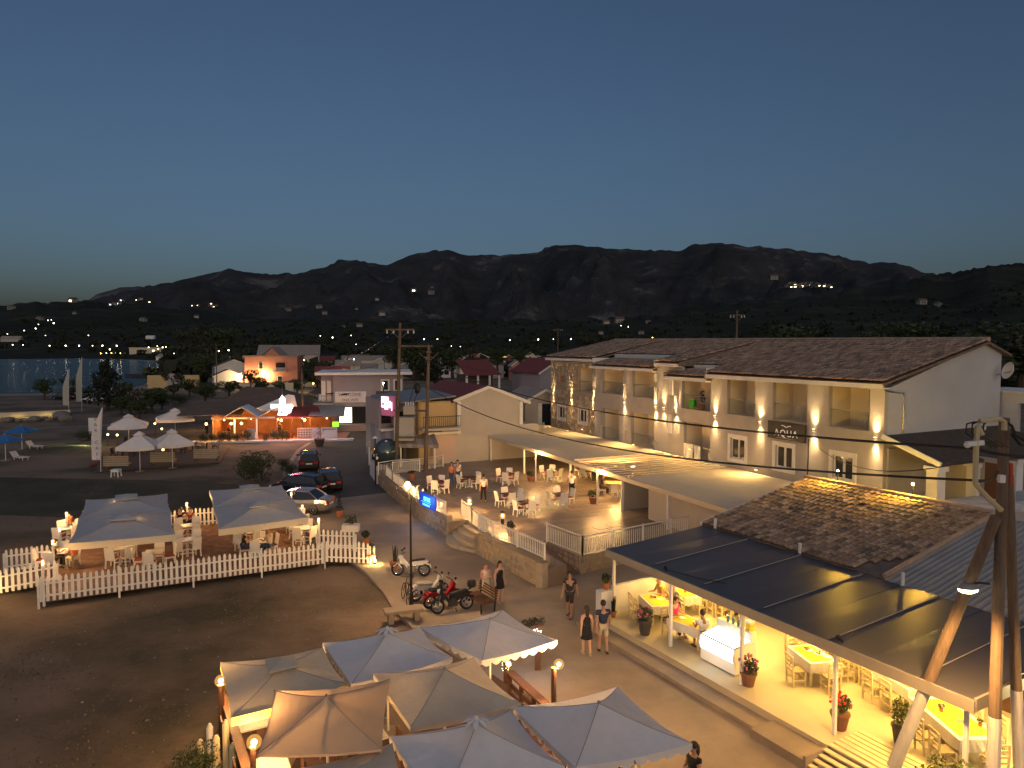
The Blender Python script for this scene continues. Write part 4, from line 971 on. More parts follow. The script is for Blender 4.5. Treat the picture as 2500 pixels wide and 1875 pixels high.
tr = thing('pole_platform', 'wooden beams and transformer strung between the two middle utility poles', 'transformer', DP(1000,1010,56))
oo = DP(1000,1010,56)
m = MB()
for (u0,v0,u1,v1) in ((975,845,1055,845),(962,1002,1046,1003),(965,1068,1046,1068)): m.bar(DP(u0,v0,56.7)-oo, DP(u1,v1,55.6)-oo, .13, .14)
m.build('beams', polewood, tr)
m = MB(); m.box(-.45,.45,-.3,.3,-.05,.62); m.build('transformer_tank', mat('transformer_grey',(.30,.29,.27),.6), tr)
for x in (-.3,-.1,.1,.3): m = MB(); m.lathe([(.05,.62),(.08,.7),(.05,.78),(.07,.85),(.02,.95)], 8, (x,0,0)); m.build('bushing', whitewash, tr)
m = MB(); m.tube([(.35,0,.9),(.6,.1,1.6),(.5,.1,2.6)], .035, 5); m.tube([(.0,0,.9),(.3,-.1,1.9),(.45,.1,2.6)], .03, 5); m.ball((.6,.1,2.0), .28, 8, 6, 1.6); m.build('cable_bundle', black, tr)
tk = tag(MB().box(-1.15,1.15,-.5,.5,-1.0,1.0).build('tank', mat('grey_tank',(.35,.34,.32),.7)), 'grey boxy water tank on the awning corner behind the poles', 'tank'); tk.location = DP(988,1046,57.5); tk.scale = (.7,1,.95)
# poles further off
for (u, vb, vt, Y, lb, arm) in ((1797,905,758,85,'lone crossarm utility pole rising behind the hotel ridge',.9),(740,1080,900,85,'thin street pole in front of the neon windmill restaurant',0),(1362,850,800,210,'faint far crossarm pole left of the stone tower',1.4),(530,960,838,175,'thin pole beside the white two-storey house',0)):
    b_ = DP(u, vb, Y); t_ = DP(u, vt, Y)
    if arm: crossarm_pole(lb, Vector((b_.x,b_.y,0)), t_.z, arm)
    else:
        t = thing('utility_pole', lb, 'utility pole', (b_.x,b_.y,0)); m = MB(); m.tube([(0,0,0),(0,0,t_.z)], [.14,.09], 8); m.build('pole', polewood, t)
        m = MB(); m.bar((0,0,t_.z-.4),(.5,-.1,t_.z-.2), .04,.04); m.build('bracket', darkmetal, t)
def wire(label, a, b, sag, r=.022, n=24, name='overhead_wire'):
    pts = [a.lerp(b, i/n) - Vector((0,0,4*sag*(i/n)*(1-i/n))) for i in range(n+1)]
    m = MB(); m.tube(pts, r, 5); return tag(m.build(name, black), label, 'wire', 'overhead wires')
wire('upper thick wire crossing in front of the hotel balconies', DP(1045,880,55.3), DP(2385,1096,Y1-.1), 1.05, .032)
wire('lower thick wire crossing below the hotel windows', DP(1043,945,55.3), DP(2405,1174,Y1-.1), 1.35, .030)
wire('thin wire sagging across the last white window', DP(1975,1073,33.5), DP(2380,1122,Y1), .75, .014)
wire('short vertical cable dropping beside the dark sign', DP(1974,1072,34.2), DP(1971,1176,33.2), .0, .03)
wire('thick cable leaving the braced pole to the right', DP(2385,1096,Y1-.1), DP(2560,1118,14.0), .05, .035)
wire('thin wire from the tall middle pole to the grey shop house', DP(977,870,57), DP(800,905,86), .5, .02)
wire('thin wire from the short middle pole to the red roofed house', DP(1047,870,55), DP(1310,905,97), .8, .02)
wire('wire running from the thin street pole to the tall middle pole', DP(742,905,85), DP(975,800,57), .9, .02)

# ================================================================ HOUSES
wl_lit = glow('lit_window', (1,.70,.30), 3.0)
def gable_house(label, p, rz, w_, d_, h, rise, wallm, roofm, wins=(), name='house', axis='x', ov=.35, z=0, door=None, cat='house', hip=0.0, chim=None):
    """w_ along local x, d_ along local y; front faces local -y; ridge along axis"""
    t = thing(name, label, cat, (p[0],p[1],z), rz)
    m = MB(); x, y = w_/2, d_/2
    if axis == 'x':
        m.xprism([(-y,0),(-y,h),(0,h+rise*.97),(y,h),(y,0)], -x, x) if not hip else m.box(-x,x,-y,y,0,h)
    else: m.yprism([(-x,0),(-x,h),(0,h+rise*.97),(x,h),(x,0)], -y, y)
    m.build('wall', wallm, t)
    if rise:
        m = MB(); s = rise/(y if axis == 'x' else x)
        if axis == 'x':
            hx = x+ov-(hip*x)
            for sg_ in (-1,1): m.slab([(-x-ov,sg_*(y+ov),h-s*ov+.1),(x+ov,sg_*(y+ov),h-s*ov+.1),(hx,0,h+rise+.1),(-hx,0,h+rise+.1)], .12)
            if hip:
                for sg_ in (-1,1): m.slab([(sg_*(x+ov),-y-ov,h-s*ov+.1),(sg_*(x+ov),y+ov,h-s*ov+.1),(sg_*hx,0,h+rise+.1)], .12)
        else:
            for sg_ in (-1,1): m.slab([(sg_*(x+ov),-y-ov,h-s*ov+.1),(sg_*(x+ov),y+ov,h-s*ov+.1),(0,y+ov,h+rise+.1),(0,-y-ov,h+rise+.1)], .12)
        rf = m.build('roof', roofm, t)
        if chim: m = MB(); m.box(chim[0]-.25,chim[0]+.25,chim[1]-.25,chim[1]+.25,h,h+rise+.9); m.build('chimney', whitewash, rf)
        if axis == 'y':
            m = MB(); 
            for sg_ in (-1,1): m.bar((sg_*(x+ov),-y-ov-.02,h-s*ov), (0,-y-ov-.02,h+rise), .08,.22)
            m.build('bargeboard', white, t)
    else:
        m = MB(); m.box(-x-ov,x+ov,-y-ov,y+ov,h,h+.28); m.build('roof', roofm, t)
    for (face, a, z0, ww, hh, lit) in wins:
        e = .03
        m = MB(); g_ = MB()
        if face == 'f': m.box(a-ww/2-.12,a+ww/2+.12,-y-.05,-y-.005,z0-.12,z0+hh+.12); g_.box(a-ww/2,a+ww/2,-y-.075,-y-.055,z0,z0+hh)
        elif face == 'r': m.box(x+.005,x+.05,a-ww/2-.12,a+ww/2+.12,z0-.12,z0+hh+.12); g_.box(x+.055,x+.075,a-ww/2,a+ww/2,z0,z0+hh)
        else: m.box(-x-.05,-x-.005,a-ww/2-.12,a+ww/2+.12,z0-.12,z0+hh+.12); g_.box(-x-.075,-x-.055,a-ww/2,a+ww/2,z0,z0+hh)
        o = m.build('window', white, t); g_.build('pane', wl_lit if lit else glassm, o)
    if door: m = MB(); m.box(door[0]-.5,door[0]+.5,-y-.06,-y-.004,.02,2.1); m.build('door', darkwood, t)
    return t
pinkw = mat('pink_render', (.48,.21,.15), .85, (.40,.17,.125), .6, .1, 12); greyh = mat('mauve_grey_render', (.33,.29,.30), .85, (.29,.255,.265), .6, .1, 12); yell = mat('yellow_render', (.52,.38,.19), .85, (.46,.33,.16), .6, .1, 12)
paleroof = mat('pale_roof', (.30,.25,.22), .85, (.23,.19,.165), .8, .1, 8); brownroof = mat('brown_roof', (.12,.085,.07), .85, (.08,.06,.05), 1.2, .3, 9)
# beige house with the blank gable wall on the terrace
bh = thing('beige_house', 'beige two-storey house with blank white-edged gable, balcony and striped awning', 'house', (0,0,0))
U = Vector((.900,.436,0)); Vv = Vector((-.436,.900,0)); B0 = Vector((-4.6,59.45,0))   # gable wall axis, depth axis
brz = math.atan2(.436,.900); bh.location = B0; bh.rotation_euler = (0,0,brz)
m = MB(); m.yprism([(0,.8),(0,5.95),(2.95,7.05),(6.1,5.75),(6.1,.8)], 0, 11); m.box(-1.4,7.6,-.02,.4,.8,3.75); m.box(6.11,8.0,.42,9,.8,3.6); m.build('wall', beige, bh)
m = MB(); m.box(-.02,.30,-.10,-.003,3.2,5.95); m.box(5.8,6.12,-.10,-.003,3.76,5.75); m.bar((-.35,-.06,5.98),(2.95,-.06,7.12),.12,.26); m.bar((2.95,-.06,7.12),(6.9,-.06,5.60),.12,.26); m.build('white_edging', white, bh)
m = MB(); m.slab([(-.5,-.1,5.95),(2.95,-.1,7.22),(2.95,11.3,7.22),(-.5,11.3,5.95)], .1); m.slab([(2.95,-.1,7.22),(7.0,-.1,5.7),(7.0,11.3,5.7),(2.95,11.3,7.22)], .1); m.build('roof', redroof, bh)
m = MB(); m.box(-3.3,-.02,.3,8,.8,6.0); m.build('yellow_wing', yell, bh)
m = MB(); m.slab([(-4.6,.0,6.05),(-.1,.0,6.45),(-.1,8.4,6.7),(-5.2,8.4,6.1)], .1); m.build('wing_roof', mat('grey_sheet_roof',(.22,.215,.215),.5,(.17,.165,.165),2), bh)
m = MB(); m.box(-3.35,.0,-1.0,.29,3.7,3.9); m.build('balcony_slab', beige, bh)
bal2 = None
rl = MB(); rl.bar((-3.35,-.95,4.85),(-.02,-.95,4.85),.05,.05); rl.bar((-3.35,-.95,4.05),(-.02,-.95,4.05),.04,.04); ro = rl.build('balcony_rail', darkmetal, bh)
q = MB(); q.box(-.015,.015,-.015,.015,0,.8); bme = q.mesh('baluster', darkmetal)
for k2 in range(20): inst(bme, 'baluster', ro, (-3.3+k2*.17,-.95,4.05))
m = MB(); m.box(-3.2,-.4,.18,.28,3.9,5.9); m.build('balcony_wall', yell, bh)
m = MB(); m.box(-2.2,-.15,-.06,-.04,1.15,3.25); m.build('blind', mat('pinkish_blind',(.52,.38,.32),.8), bh); m = MB(); m.box(-2.7,.2,-.35,-.02,3.3,3.5); m.build('blind_box', white, bh)
awn = mat('striped_awning', (.22,.19,.175), .8); awn2 = mat('striped_awning_pale', (.30,.265,.24), .8)
for k2 in range(14):
    f0, f1 = k2/14, (k2+1)/14; A0, A1 = Vector((-6.4,5.4,3.85)), Vector((-2.0,.9,3.85)); F0, F1 = Vector((-7.3,1.9,2.62)), Vector((-2.5,-2.3,2.75))
    m = MB(); m.slab([F0.lerp(F1,f0), F0.lerp(F1,f1), A0.lerp(A1,f1), A0.lerp(A1,f0)], .03); a_ = F0.lerp(F1,f0); b_ = F0.lerp(F1,f1); m.slab([a_, b_, b_-Vector((0,.02,.28)), a_-Vector((0,.02,.28))], .01); m.build('awning_strip', awn if k2 % 2 else awn2, bh)
m = MB()
for x, y in ((-7.0,2.0),(-4.9,.1),(-2.7,-1.9)): m.box(x-.06,x+.06,y-.06,y+.06,.8,2.75)
m.build('awning_post', white, bh)
m = MB(); m.box(-5.7,-3.31,3.7,8.2,.8,6.0); m.build('shop_wing', greyh, bh)
m = MB()
for x in (-5.1,-4.0): m.box(x-.4,x+.4,3.6,3.69,.9,2.6); m.box(x-.42,x+.42,3.6,3.69,4.0,5.0)
m.build('shop_window', glassm, bh)
m = MB(); m.box(-5.8,-3.4,2.6,3.6,3.45,3.65); m.build('shop_balcony', white, bh)
rl = MB(); 
for k2 in range(14): rl.box(-5.75+k2*.17-.012,-5.75+k2*.17+.012,2.6,2.62,3.65,4.5)
rl.box(-5.8,-3.4,2.59,2.63,4.5,4.55); rl.build('shop_balcony_rail', darkmetal, bh)
# pink neon sign on the shop wing
ns = thing('neon_sign', 'pink and white lit advertising screen on the corner of the beige house', 'sign', DP(948,990,58.4), R(-38))
m = MB(); m.box(-.75,.75,-.1,.1,-.85,.8); m.build('sign_panel', mat('sign_pink',(.25,.08,.12),.5,emit=(.5,.12,.22),es=.35), ns)
m = MB(); m.box(-.7,.15,-.12,-.101,-.15,.7); m.build('screen_patch', glow('neon_white',(1,.92,1),6), ns); m = MB(); m.box(-.68,-.3,-.125,-.121,.0,.25); m.build('red_mark', glow('neon_red',(1,.05,.12),5), ns); m = MB(); m.box(-.35,.1,-.125,-.121,-.32,-.1); m.build('pink_mark', glow('neon_pink',(1,.35,.6),5), ns); m = MB(); m.box(.3,.36,-.12,-.101,-.2,.4); m.box(.5,.56,-.12,-.101,-.4,.3); m.build('white_tube', glow('neon_tube',(.95,.9,1),3), ns)
point((0,-.6,0), 4, (1,.6,.75), .3, ns)
# red roofed house
gable_house('mauve house with dark red roof and white edged gable behind the beige house', ((1.0+3.4),95+3.5), R(24), 5.6, 9, 5.6, 1.7, greyh, redroof, [('f',0,6.3,.3,.3,0)], axis='y', z=1.5)
rp_ = thing('porch_wing', 'low dark red porch with white pillars beside the mauve house', 'porch', (-3.4,97,3.0), R(24))
m = MB(); m.slab([(-3.6,-1.2,3.7),(1.6,-1.2,3.7),(1.6,4,5.6),(-3.2,4,5.6)], .1); m.build('roof', redroof, rp_); m = MB(); m.box(-3,1.5,1.5,4,-3,3.6); m.build('wall', brownroof, rp_); 
for x in (-3.3,-1.7,0,1.4): m = MB(); m.box(x-.12,x+.12,-1.0,-.8,-3,3.6); m.build('pillar', white, rp_)
gable_house('dark red roofed wing partly hidden behind the stone tower', (8.5,102), R(24), 6, 6, 5.6, 1.4, greyh, redroof, [('f',-1,3.2,.7,1.2,0),('f',1,3.2,.7,1.2,0)])
cot = gable_house('small pale two-storey house with dark door left of the stone tower', (2.2,72), R(24), 4.2, 5, 5.3, 1.0, greyrender, paleroof, [('f',.7,1.6,1.5,1.5,0)], axis='y'); m = MB(); m.box(-.3,1.5,-2.56,-2.51,3.1,4.9); m.build('balcony_door', glassm, cot); m = MB(); m.box(-.8,-.4,-2.7,-2.51,2.2,5.0); m.build('column', white, cot)
# grey shop house with flat overhanging roof
sh_ = thing('grey_shop_house', 'grey two-storey shop house with thin flat white-edged roof and corner balcony', 'house', (-23.2,88,0), R(10))
m = MB(); m.box(1.0,9.6,0,9,0,7.0); m.box(-.6,1.0,1.2,9,0,7.0); m.build('wall', greyh, sh_)
m = MB(); m.box(-1.1,10.7,-1.3,9.5,7.0,7.32); m.build('roof_slab', white, sh_)
m = MB(); m.box(-1.4,1.0,-.6,1.2,3.3,3.5); m.build('balcony', greyh, sh_); m = MB()
for k2 in range(16): m.box(-1.4+k2*.15,-1.38+k2*.15,-.6,-.58,3.5,4.4)
m.box(-1.4,1.0,-.61,-.57,4.4,4.45); m.build('balcony_rail', darkmetal, sh_)
for x in (-.3,.4,): m = MB(); m.box(x-.25,x+.25,1.13,1.19,3.6,6.2); m.build('shutter_door', white, sh_)
for x in (7.35,8.9):
    m = MB(); m.box(x-.55,x+.55,-.06,-.004,4.85,6.4); o = m.build('window', white, sh_); m = MB(); m.box(x-.33,x+.33,-.09,-.062,5.05,6.2); m.build('pane', glassm, o)
m = MB(); m.box(6.2,10.2,-1.4,-.01,3.9,4.1); m.build('side_balcony', greyh, sh_); m = MB(); m.box(6.2,10.2,-1.42,-1.38,4.1,5.0); m.build('balcony_panel', brownroof, sh_)
m = MB(); m.box(1.2,5.0,-.14,-.02,3.55,4.9); o = m.build('sign_board', whitewash, sh_)
sg2 = mat('sign_brown', (.10,.07,.06), .7)
t_ = text('WELCOME', sh_, (3.0,-.15,4.3), .58, sg2, (R(90),0,0), .005); t_ = text('FREE WIFI', sh_, (3.0,-.15,3.68), .46, sg2, (R(90),0,0), .005)
m = MB(); m.box(1.6,6.2,-.08,-.01,.9,3.0); o = m.build('shop_window', glassm, sh_); m = MB(); m.box(1.7,3.2,-.11,-.082,1.0,2.9); m.build('lit_display', glow('shop_light',(1,.93,.72),3), o)
m = MB(); m.slab([(5.2,-2.6,2.7),(10.4,-3.6,2.7),(10.4,0,3.3),(5.2,0,3.3)], .1); m.build('porch_roof', whitewash, sh_)
m = MB(); m.box(1.2,6.4,-.9,-.3,0,.85); m.build('street_counter', greyh, sh_)
wood_o = mat('orange_timber', (.28,.11,.04), .7)
m = MB(); [m.box(6.9+k2*.42,7.2+k2*.42,-3.4-.1*k2,-3.2-.1*k2,0,2.7) for k2 in range(6)]; m.build('timber_post', wood_o, sh_)
point((8.2,-2.2,2.3), 30, WARM, .1, sh_); m = MB(); m.ball((6.7,-2.6,2.35), .13); m.build('porch_lamp', bulb, sh_); m = MB(); m.ball((9.95,-3.75,1.75), .17); m.build('porch_lamp', bulb, sh_); point((9.9,-4.1,1.75), 30, WARM, .15, sh_)
# gift shop, brightly lit goods
gs = thing('gift_shop', 'brightly white-lit gift shop front with hanging beach goods', 'shop', DP(818,974,90), R(-22))
m = MB(); m.box(-3.0,2.4,.6,4,-5.2,.9); m.build('wall', whitewash, gs); m = MB(); m.slab([(-3.4,-1.2,.75),(2.6,-1.2,.75),(2.6,.8,1.15),(-3.4,.8,1.15)], .1); m.build('roof', brownroof, gs)
m = MB(); m.box(-2.4,-.6,.4,.55,-1.6,.5); m.box(-.2,1.9,.4,.55,-1.2,.4); m.build('lit_window', glow('shop_white',(1,.97,.85),7), gs)
cols = [(.6,.2,.02),(.7,.5,.05),(.1,.35,.5),(.6,.6,.55),(.1,.4,.1),(.6,.05,.05),(.75,.35,.02)]
for k2 in range(16):
    m = MB(); x = -2.4+k2*.27; z0 = random.uniform(-3.4,-1.0); m.box(x,x+random.uniform(.12,.22),.1,.2,z0,z0+random.uniform(.5,1.3)); m.build('hanging_goods', mat('goods%d'%(k2%7), cols[k2%7], .6), gs)
point((-.6,-.3,-.4), 50, (1,.93,.7), .3, gs); point((1.2,-.4,-.9), 25, (1,.93,.7), .2, gs)
# far houses of the village: (label, u, v_base, Y, rz, w, d, h, rise, wall, roof, wins, axis)
pk = gable_house('pink two-storey house with lit lamps and a white balcony', tuple(DP(672,935,192))[:2], R(6), 13.5, 9, 7.6, 0, pinkw, paleroof, [('f',-2.6,4.4,.9,1.7,0),('f',2.2,.8,1.1,1.6,0)], name='pink_house')
m = MB(); m.yprism([(-2.2,7.7),(0.2,10.0),(2.6,7.7)], -4.3, 4); m.build('gable_dormer', pinkw, pk); m = MB(); m.slab([(-2.6,-4.6,7.7),(.2,-4.6,10.25),(.2,4.3,10.25),(-2.6,4.3,7.7)], .1); m.slab([(.2,-4.6,10.25),(3.0,-4.6,7.7),(3.0,4.3,7.7),(.2,4.3,10.25)], .1); m.build('roof', paleroof, pk)
m = MB(); m.box(.7,4.0,-5.4,-4.51,3.6,3.8); m.build('balcony', whitewash, pk)
m = MB(); [m.box(.75+k2*.3,.87+k2*.3,-5.4,-5.3,3.8,4.6) for k2 in range(11)]; m.box(.7,4.0,-5.42,-5.28,4.6,4.7); m.build('balcony_balusters', whitewash, pk)
m = MB(); m.box(1.2,3.6,-4.56,-4.51,3.8,6.0); m.build('balcony_door', glassm, pk); m = MB(); m.box(-2.3,-1.4,-4.56,-4.51,2.4,4.0); m.build('lit_window', glow('lit_porch',(1,.75,.35),9), pk)
for x, z0 in ((-5.3,2.6),(-.6,2.3),(-7.4,2.4)): 
    m = MB(); m.ball((x,-4.9,z0), .28); m.build('wall_lamp', bulb, pk); point((x,-5.4,z0), 260, (1,.62,.24), .3, pk)
point((-1.8,-5.4,3.2), 300, (1,.62,.24), .3, pk)
gw_ = tag(MB().bar((0,0,.6),(27,2.5,.6),.4,1.2).build('garden_wall', cream), 'long low pale garden wall in front of the pink house and trees', 'wall'); p = DP(520,945,180); gw_.location = (p.x,p.y,0)
far_houses = [
 ('white two-storey house with dark windows left of the pink house', 568,915,200,R(28),10,8,4.6,2.0,whitewash,brownroof,[('r',-1,2.6,1.2,1.4,0),('r',1.5,2.6,1.2,1.4,0),('f',1,1,1,1.5,0)],'y'),
 ('low lean-to of the white two-storey house', 555,925,188,R(28),7,5,2.6,1.6,whitewash,redroof,[],'y'),
 ('big beige apartment block with pale gables behind the pink house', 708,865,238,R(14),19,14,7.6,3.0,beige,paleroof,[('f',-7,1.5,1.6,2,0),('f',-4,1.5,1.6,2,0),('f',-7,4.6,1.6,2,0),('f',-4,4.6,1.6,2,1)],'x'),
 ('pale gabled house directly behind the pink house', 690,872,215,R(10),11,7,5.4,2.4,whitewash,paleroof,[],'x'),
 ('long lit yellow building with hipped roof far behind', 893,858,250,R(4),16,9,5.5,1.4,cream,paleroof,[('f',4,1,2,2,1),('f',-5,3,2,1.6,0)],'x'),
 ('small lit gable beside the long yellow building', 852,855,245,R(4),4,5,5.0,1.5,cream,paleroof,[],'y'),
 ('white low house with arched roof in the middle village', 880,870,225,R(8),10,6,3.6,1.2,whitewash,paleroof,[],'x'),
 ('pink gabled house with red roof in the middle village', 838,892,170,R(14),7,7,3.6,1.4,pinkw,redroof,[],'y'),
 ('red roofed house beside the pink gable', 812,890,178,R(14),8,7,3.8,1.5,pinkw,redroof,[('f',1,1,1,1.2,1)],'x'),
 ('brown roofed house with metal chimney pipe', 905,900,140,R(10),9,8,4.6,1.0,greyh,brownroof,[],'x'),
 ('orange lit house between the two middle utility poles', 1040,870,220,R(6),6,6,6.0,1.0,cream,paleroof,[('f',0,2.6,1.4,1.6,1)],'x'),
 ('white flat roofed house in the village', 1105,868,235,R(5),9,7,6.4,0,whitewash,whitewash,[('f',-2,1,1.5,1.6,0),('f',2,1,1.5,1.6,0),('f',0,4,5,1.4,0)],'x'),
 ('house with a lit doorway under a tiled roof', 1145,866,228,R(14),7,6,4.8,1.6,cream,brownroof,[('f',.6,1.0,1.0,2.4,1)],'y'),
 ('pink small gabled house left of the hotel tower', 1263,868,215,R(12),4.4,5,4.6,1.6,pinkw,paleroof,[],'y'),
 ('cream tall gabled house left of the hotel tower', 1286,866,225,R(18),6,6,6.2,2.2,cream,brownroof,[('f',0,6.4,.7,.7,0)],'y'),
 ('house with a lit yellow gable among trees', 1228,846,300,R(10),8,7,5.5,2.0,cream,brownroof,[('f',0,4.6,2.2,1.4,1)],'y'),
 ('long low white roofed building beyond the tower', 1345,860,240,R(2),18,6,4.5,.6,whitewash,whitewash,[],'x'),
 ('bay hotel with two lit white storeys across the water', 365,872,620,R(-8),31,10,8.2,0,cream,whitewash,[('f',-11+3.7*k2,1.2+3.6*(k2%2),2.4,1.6,k2 in (2,5,6)) for k2 in range(7)],'x'),
 ('low lit white beach bar house on the far shore', 412,884,470,R(-12),13,8,3.2,1.6,whitewash,paleroof,[('f',3,.6,2.4,1.6,1),('f',-3,.6,2.4,1.6,0)],'x'),
 ('long pale beach shed left of the bay hotel', 318,876,640,R(0),12,6,3.6,0,cream,whitewash,[],'x'),
 ('long white school-like building on the far shore', 145,864,800,R(3),30,9,4.6,1,whitewash,paleroof,[('f',-12+3*k2,1.2,1.5,2,0) for k2 in range(9)],'x'),
 ('pale concrete shelter at the water line on the left', 58,869,760,R(0),22,6,5,0,beige,beige,[],'x'),
 ('pale barn-like house on the slope at the left edge', 30,838,900,R(15),22,10,6,3,greyrender,paleroof,[],'x'),
 ('white house low on the slope over the bay hotel', 368,828,1000,R(5),11,7,3,2,whitewash,whitewash,[],'x'),
]
for (lb, u, v, Y, rz, w_, d_, h, rise, wm_, rm_, wins, ax) in far_houses:
    p = DP(u, v, Y); gable_house(lb, (p.x, p.y), rz, w_, d_, h + max(p.z,0)*.0, rise, wm_, rm_, wins, axis=ax, z=min(p.z,60) if Y > 700 else 0)

# denser middle village
vg = [(585,858,300),(612,852,330),(640,862,280),(770,862,290),(795,868,260),(815,862,300),(850,872,215),(930,866,240),(955,860,270),(985,868,225),(1005,858,300),(1075,862,280),(1120,852,330),(1165,856,300),(1190,866,230),(1210,862,260),(1240,860,270),(1315,856,290),(1330,866,230),(725,852,340),(880,850,340),(960,848,380),(1050,850,380)]
where = ['behind the white house','at the far left of the pink house','left above the pink house','right of the apartment block','right of the pink house','above the gift shop','below the long yellow building','right of the long yellow building','just left of the tall pole','behind the tall pole','high behind the tall pole','between the poles at mid distance','right of the flat white house','above the red roofed house','behind the mauve house','right behind the mauve house','beside the two small gables','left above the stone tower','close to the stone tower','behind the apartment block','high above the yellow building','far behind the poles','farthest between the poles']
for i, (u, v, Y) in enumerate(vg):
    p = DP(u, v, Y); w_ = random.uniform(6,10); wm_ = (whitewash, cream, beige, pinkw, greyh)[i % 5]; rm_ = (paleroof, redroof, brownroof)[i % 3]; ax_ = 'xy'[i % 2]
    gable_house('%s village house with a %s roof %s' % (('white','cream','beige','pink','mauve')[i % 5], ('pale','red','brown')[i % 3], where[i]), (p.x,p.y), R(random.uniform(-15,25)), w_, 7, random.uniform(3.2,5.6), 1.5, wm_, rm_, [('f',-1.5,1,1,1.4,i % 4 == 0),('f',1.5,1,1,1.4,i % 3 == 1)], axis=ax_, z=0)
# ================================================================ FURNITURE
def make_wicker():
    t = thing('patio_chair', 'white high-backed chair', 'chair')
    m = MB(); m.box(-.23,.23,-.22,.22,.36,.43); m.build('seat', white, t)
    m = MB(); m.slab([(-.21,-.2,.465),(.21,-.2,.465),(.21,.2,.465),(-.21,.2,.465)], .03); m.build('cushion', redseat, t)
    m = MB(); a = Vector((-.23,-.19,.43)); m.add([(-.23,-.19,.43),(.23,-.19,.43),(.22,-.29,.98),(-.22,-.29,.98),(-.23,-.235,.43),(.23,-.235,.43),(.22,-.33,.97),(-.22,-.33,.97)], [(0,1,2,3),(7,6,5,4),(0,3,7,4),(1,5,6,2),(3,2,6,7),(0,4,5,1)]); m.build('backrest', white, t)
    for x in (-1,1):
        for y, s in ((.19,0),(-.2,-.05)): m = MB(); m.bar((x*.205,y,.36),(x*.205,y+s,0),.05,.05); m.build('leg', white, t)
    return t
def make_ladder():
    t = thing('taverna_chair', 'pale wooden ladder-back chair', 'chair')
    m = MB(); m.box(-.19,.19,-.18,.2,.43,.465); m.build('seat', mat('rush_seat',(.30,.24,.14),.9,(.22,.17,.1),20), t)
    for x in (-1,1):
        m = MB(); m.bar((x*.19,-.19,0),(x*.19,-.24,.95),.042,.042); m.build('back_post', palewood, t); m = MB(); m.bar((x*.19,.19,0),(x*.19,.19,.45),.042,.042); m.build('leg', palewood, t)
        m = MB(); m.bar((x*.19,-.19,.2),(x*.19,.19,.2),.022,.03); m.build('stretcher', palewood, t)
    for z in (.60,.74,.88): m = MB(); m.box(-.17,.17,-.235,-.215,z,z+.06); m.build('back_slat', palewood, t)
    for y in (-.19,.19): m = MB(); m.box(-.17,.17,y-.012,y+.012,.25,.28); m.build('stretcher', palewood, t)
    return t
WICK, LAD = make_wicker(), make_ladder()
used = {}
def chair(proto, p, rz, label, group):
    if not used.get(proto.name): 
        used[proto.name] = 1; KIDS[proto.name] = list(proto.children_recursive)
        proto.location = p; proto.rotation_euler = (0,0,rz); proto['label'] = label; proto['group'] = group; return proto
    return clone(proto, p, rz, label, group)
def side_word(d):
    """d = chair minus table; the camera looks along +y"""
    a = math.degrees(math.atan2(d.y, d.x)) % 360
    return ['right','far right','far','far left','left','near left','near','near right'][int(((a+22.5) % 360)//45)]
tmeshes = {}
def square_table(label, p, rz, size=.8, topm=None, legm=None, h=.74, items=0, name='dining_table'):
    t = thing(name, label, 'table', p, rz)
    s = size/2
    m = MB(); m.box(-s,s,-s,s,h-.04,h); m.build('table_top', topm or darkwood, t)
    m = MB(); m.box(-.05,.05,-.05,.05,.05,h-.041); m.build('pedestal', legm or white, t)
    for a in (0, 1): m = MB(); (m.box(-.32,.32,-.035,.035,0,.05) if a else m.box(-.035,.035,-.32,.32,0,.048)); m.build('foot', legm or white, t)
    return t
def dine(desc, p, rz, offs, proto, z, group, seat_at=None, table=True, size=.8, topm=None):
    if table: square_table(desc[0].upper()+desc[1:] if False else desc, Vector((p[0],p[1],z)), rz, size, topm)
    out = []
    c, s = math.cos(rz), math.sin(rz)
    for (ox, oy, tw) in offs:
        d = Vector((ox*c-oy*s, ox*s+oy*c, 0)); a = math.atan2(-d.y, -d.x) - math.pi/2 + tw
        lb = ('wooden ladder-back' if proto is LAD else 'white high-backed') + ' chair on the ' + side_word(d) + ' side of ' + desc
        ws = lb.split(); lb = ' '.join(ws[:16])
        out.append(chair(proto, Vector((p[0]+d.x, p[1]+d.y, z)), a, lb, group))
    return out
FOUR = [(.62,.12,.1),(-.62,-.1,-.1),(.1,.62,.1),(-.12,-.62,0)]
PAIR = [(-.28,.62,.05),(.32,.64,-.06),(-.3,-.62,0),(.3,-.6,.08)]
tg = 'white chairs around the terrace tables'
z8 = lambda x, y: (900+x/2.602, 1080+y/2.602)
def tp(x, y): p = G(*z8(x, y), .8); return (p.x, p.y)
dine('terrace table nearest the blue sign', tp(440,315), R(18), PAIR, WICK, .8, tg)
dine('terrace table behind the standing couple', tp(640,285), R(40), [(-.62,.1,.1),(.1,-.62,0),(.62,.1,0),(-.1,.62,.1)], WICK, .8, tg)
dine('terrace table in front of the tall canopy post', tp(880,262), R(18), PAIR, WICK, .8, tg)
dine('far terrace table left of the lamp post', tp(1158,240), R(18), PAIR, WICK, .8, tg)
dine('terrace table in the lit corner under the canopy', tp(1372,215), R(10), PAIR, WICK, .8, tg)
dine('terrace table just left of the centre', tp(890,400), R(25), FOUR, WICK, .8, tg)
dine('terrace table nearest the railing and ramp', tp(1005,455), R(30), FOUR, WICK, .8, tg)
dine('terrace table beside the man in white', tp(1222,400), R(20), FOUR, WICK, .8, tg)
square_table('long dining table full of diners under the canopy', G(*z8(1585,325),.8), R(-12), .9, cloth_y).scale = (1.9,1,1)
q = G(*z8(1590,335),.8)
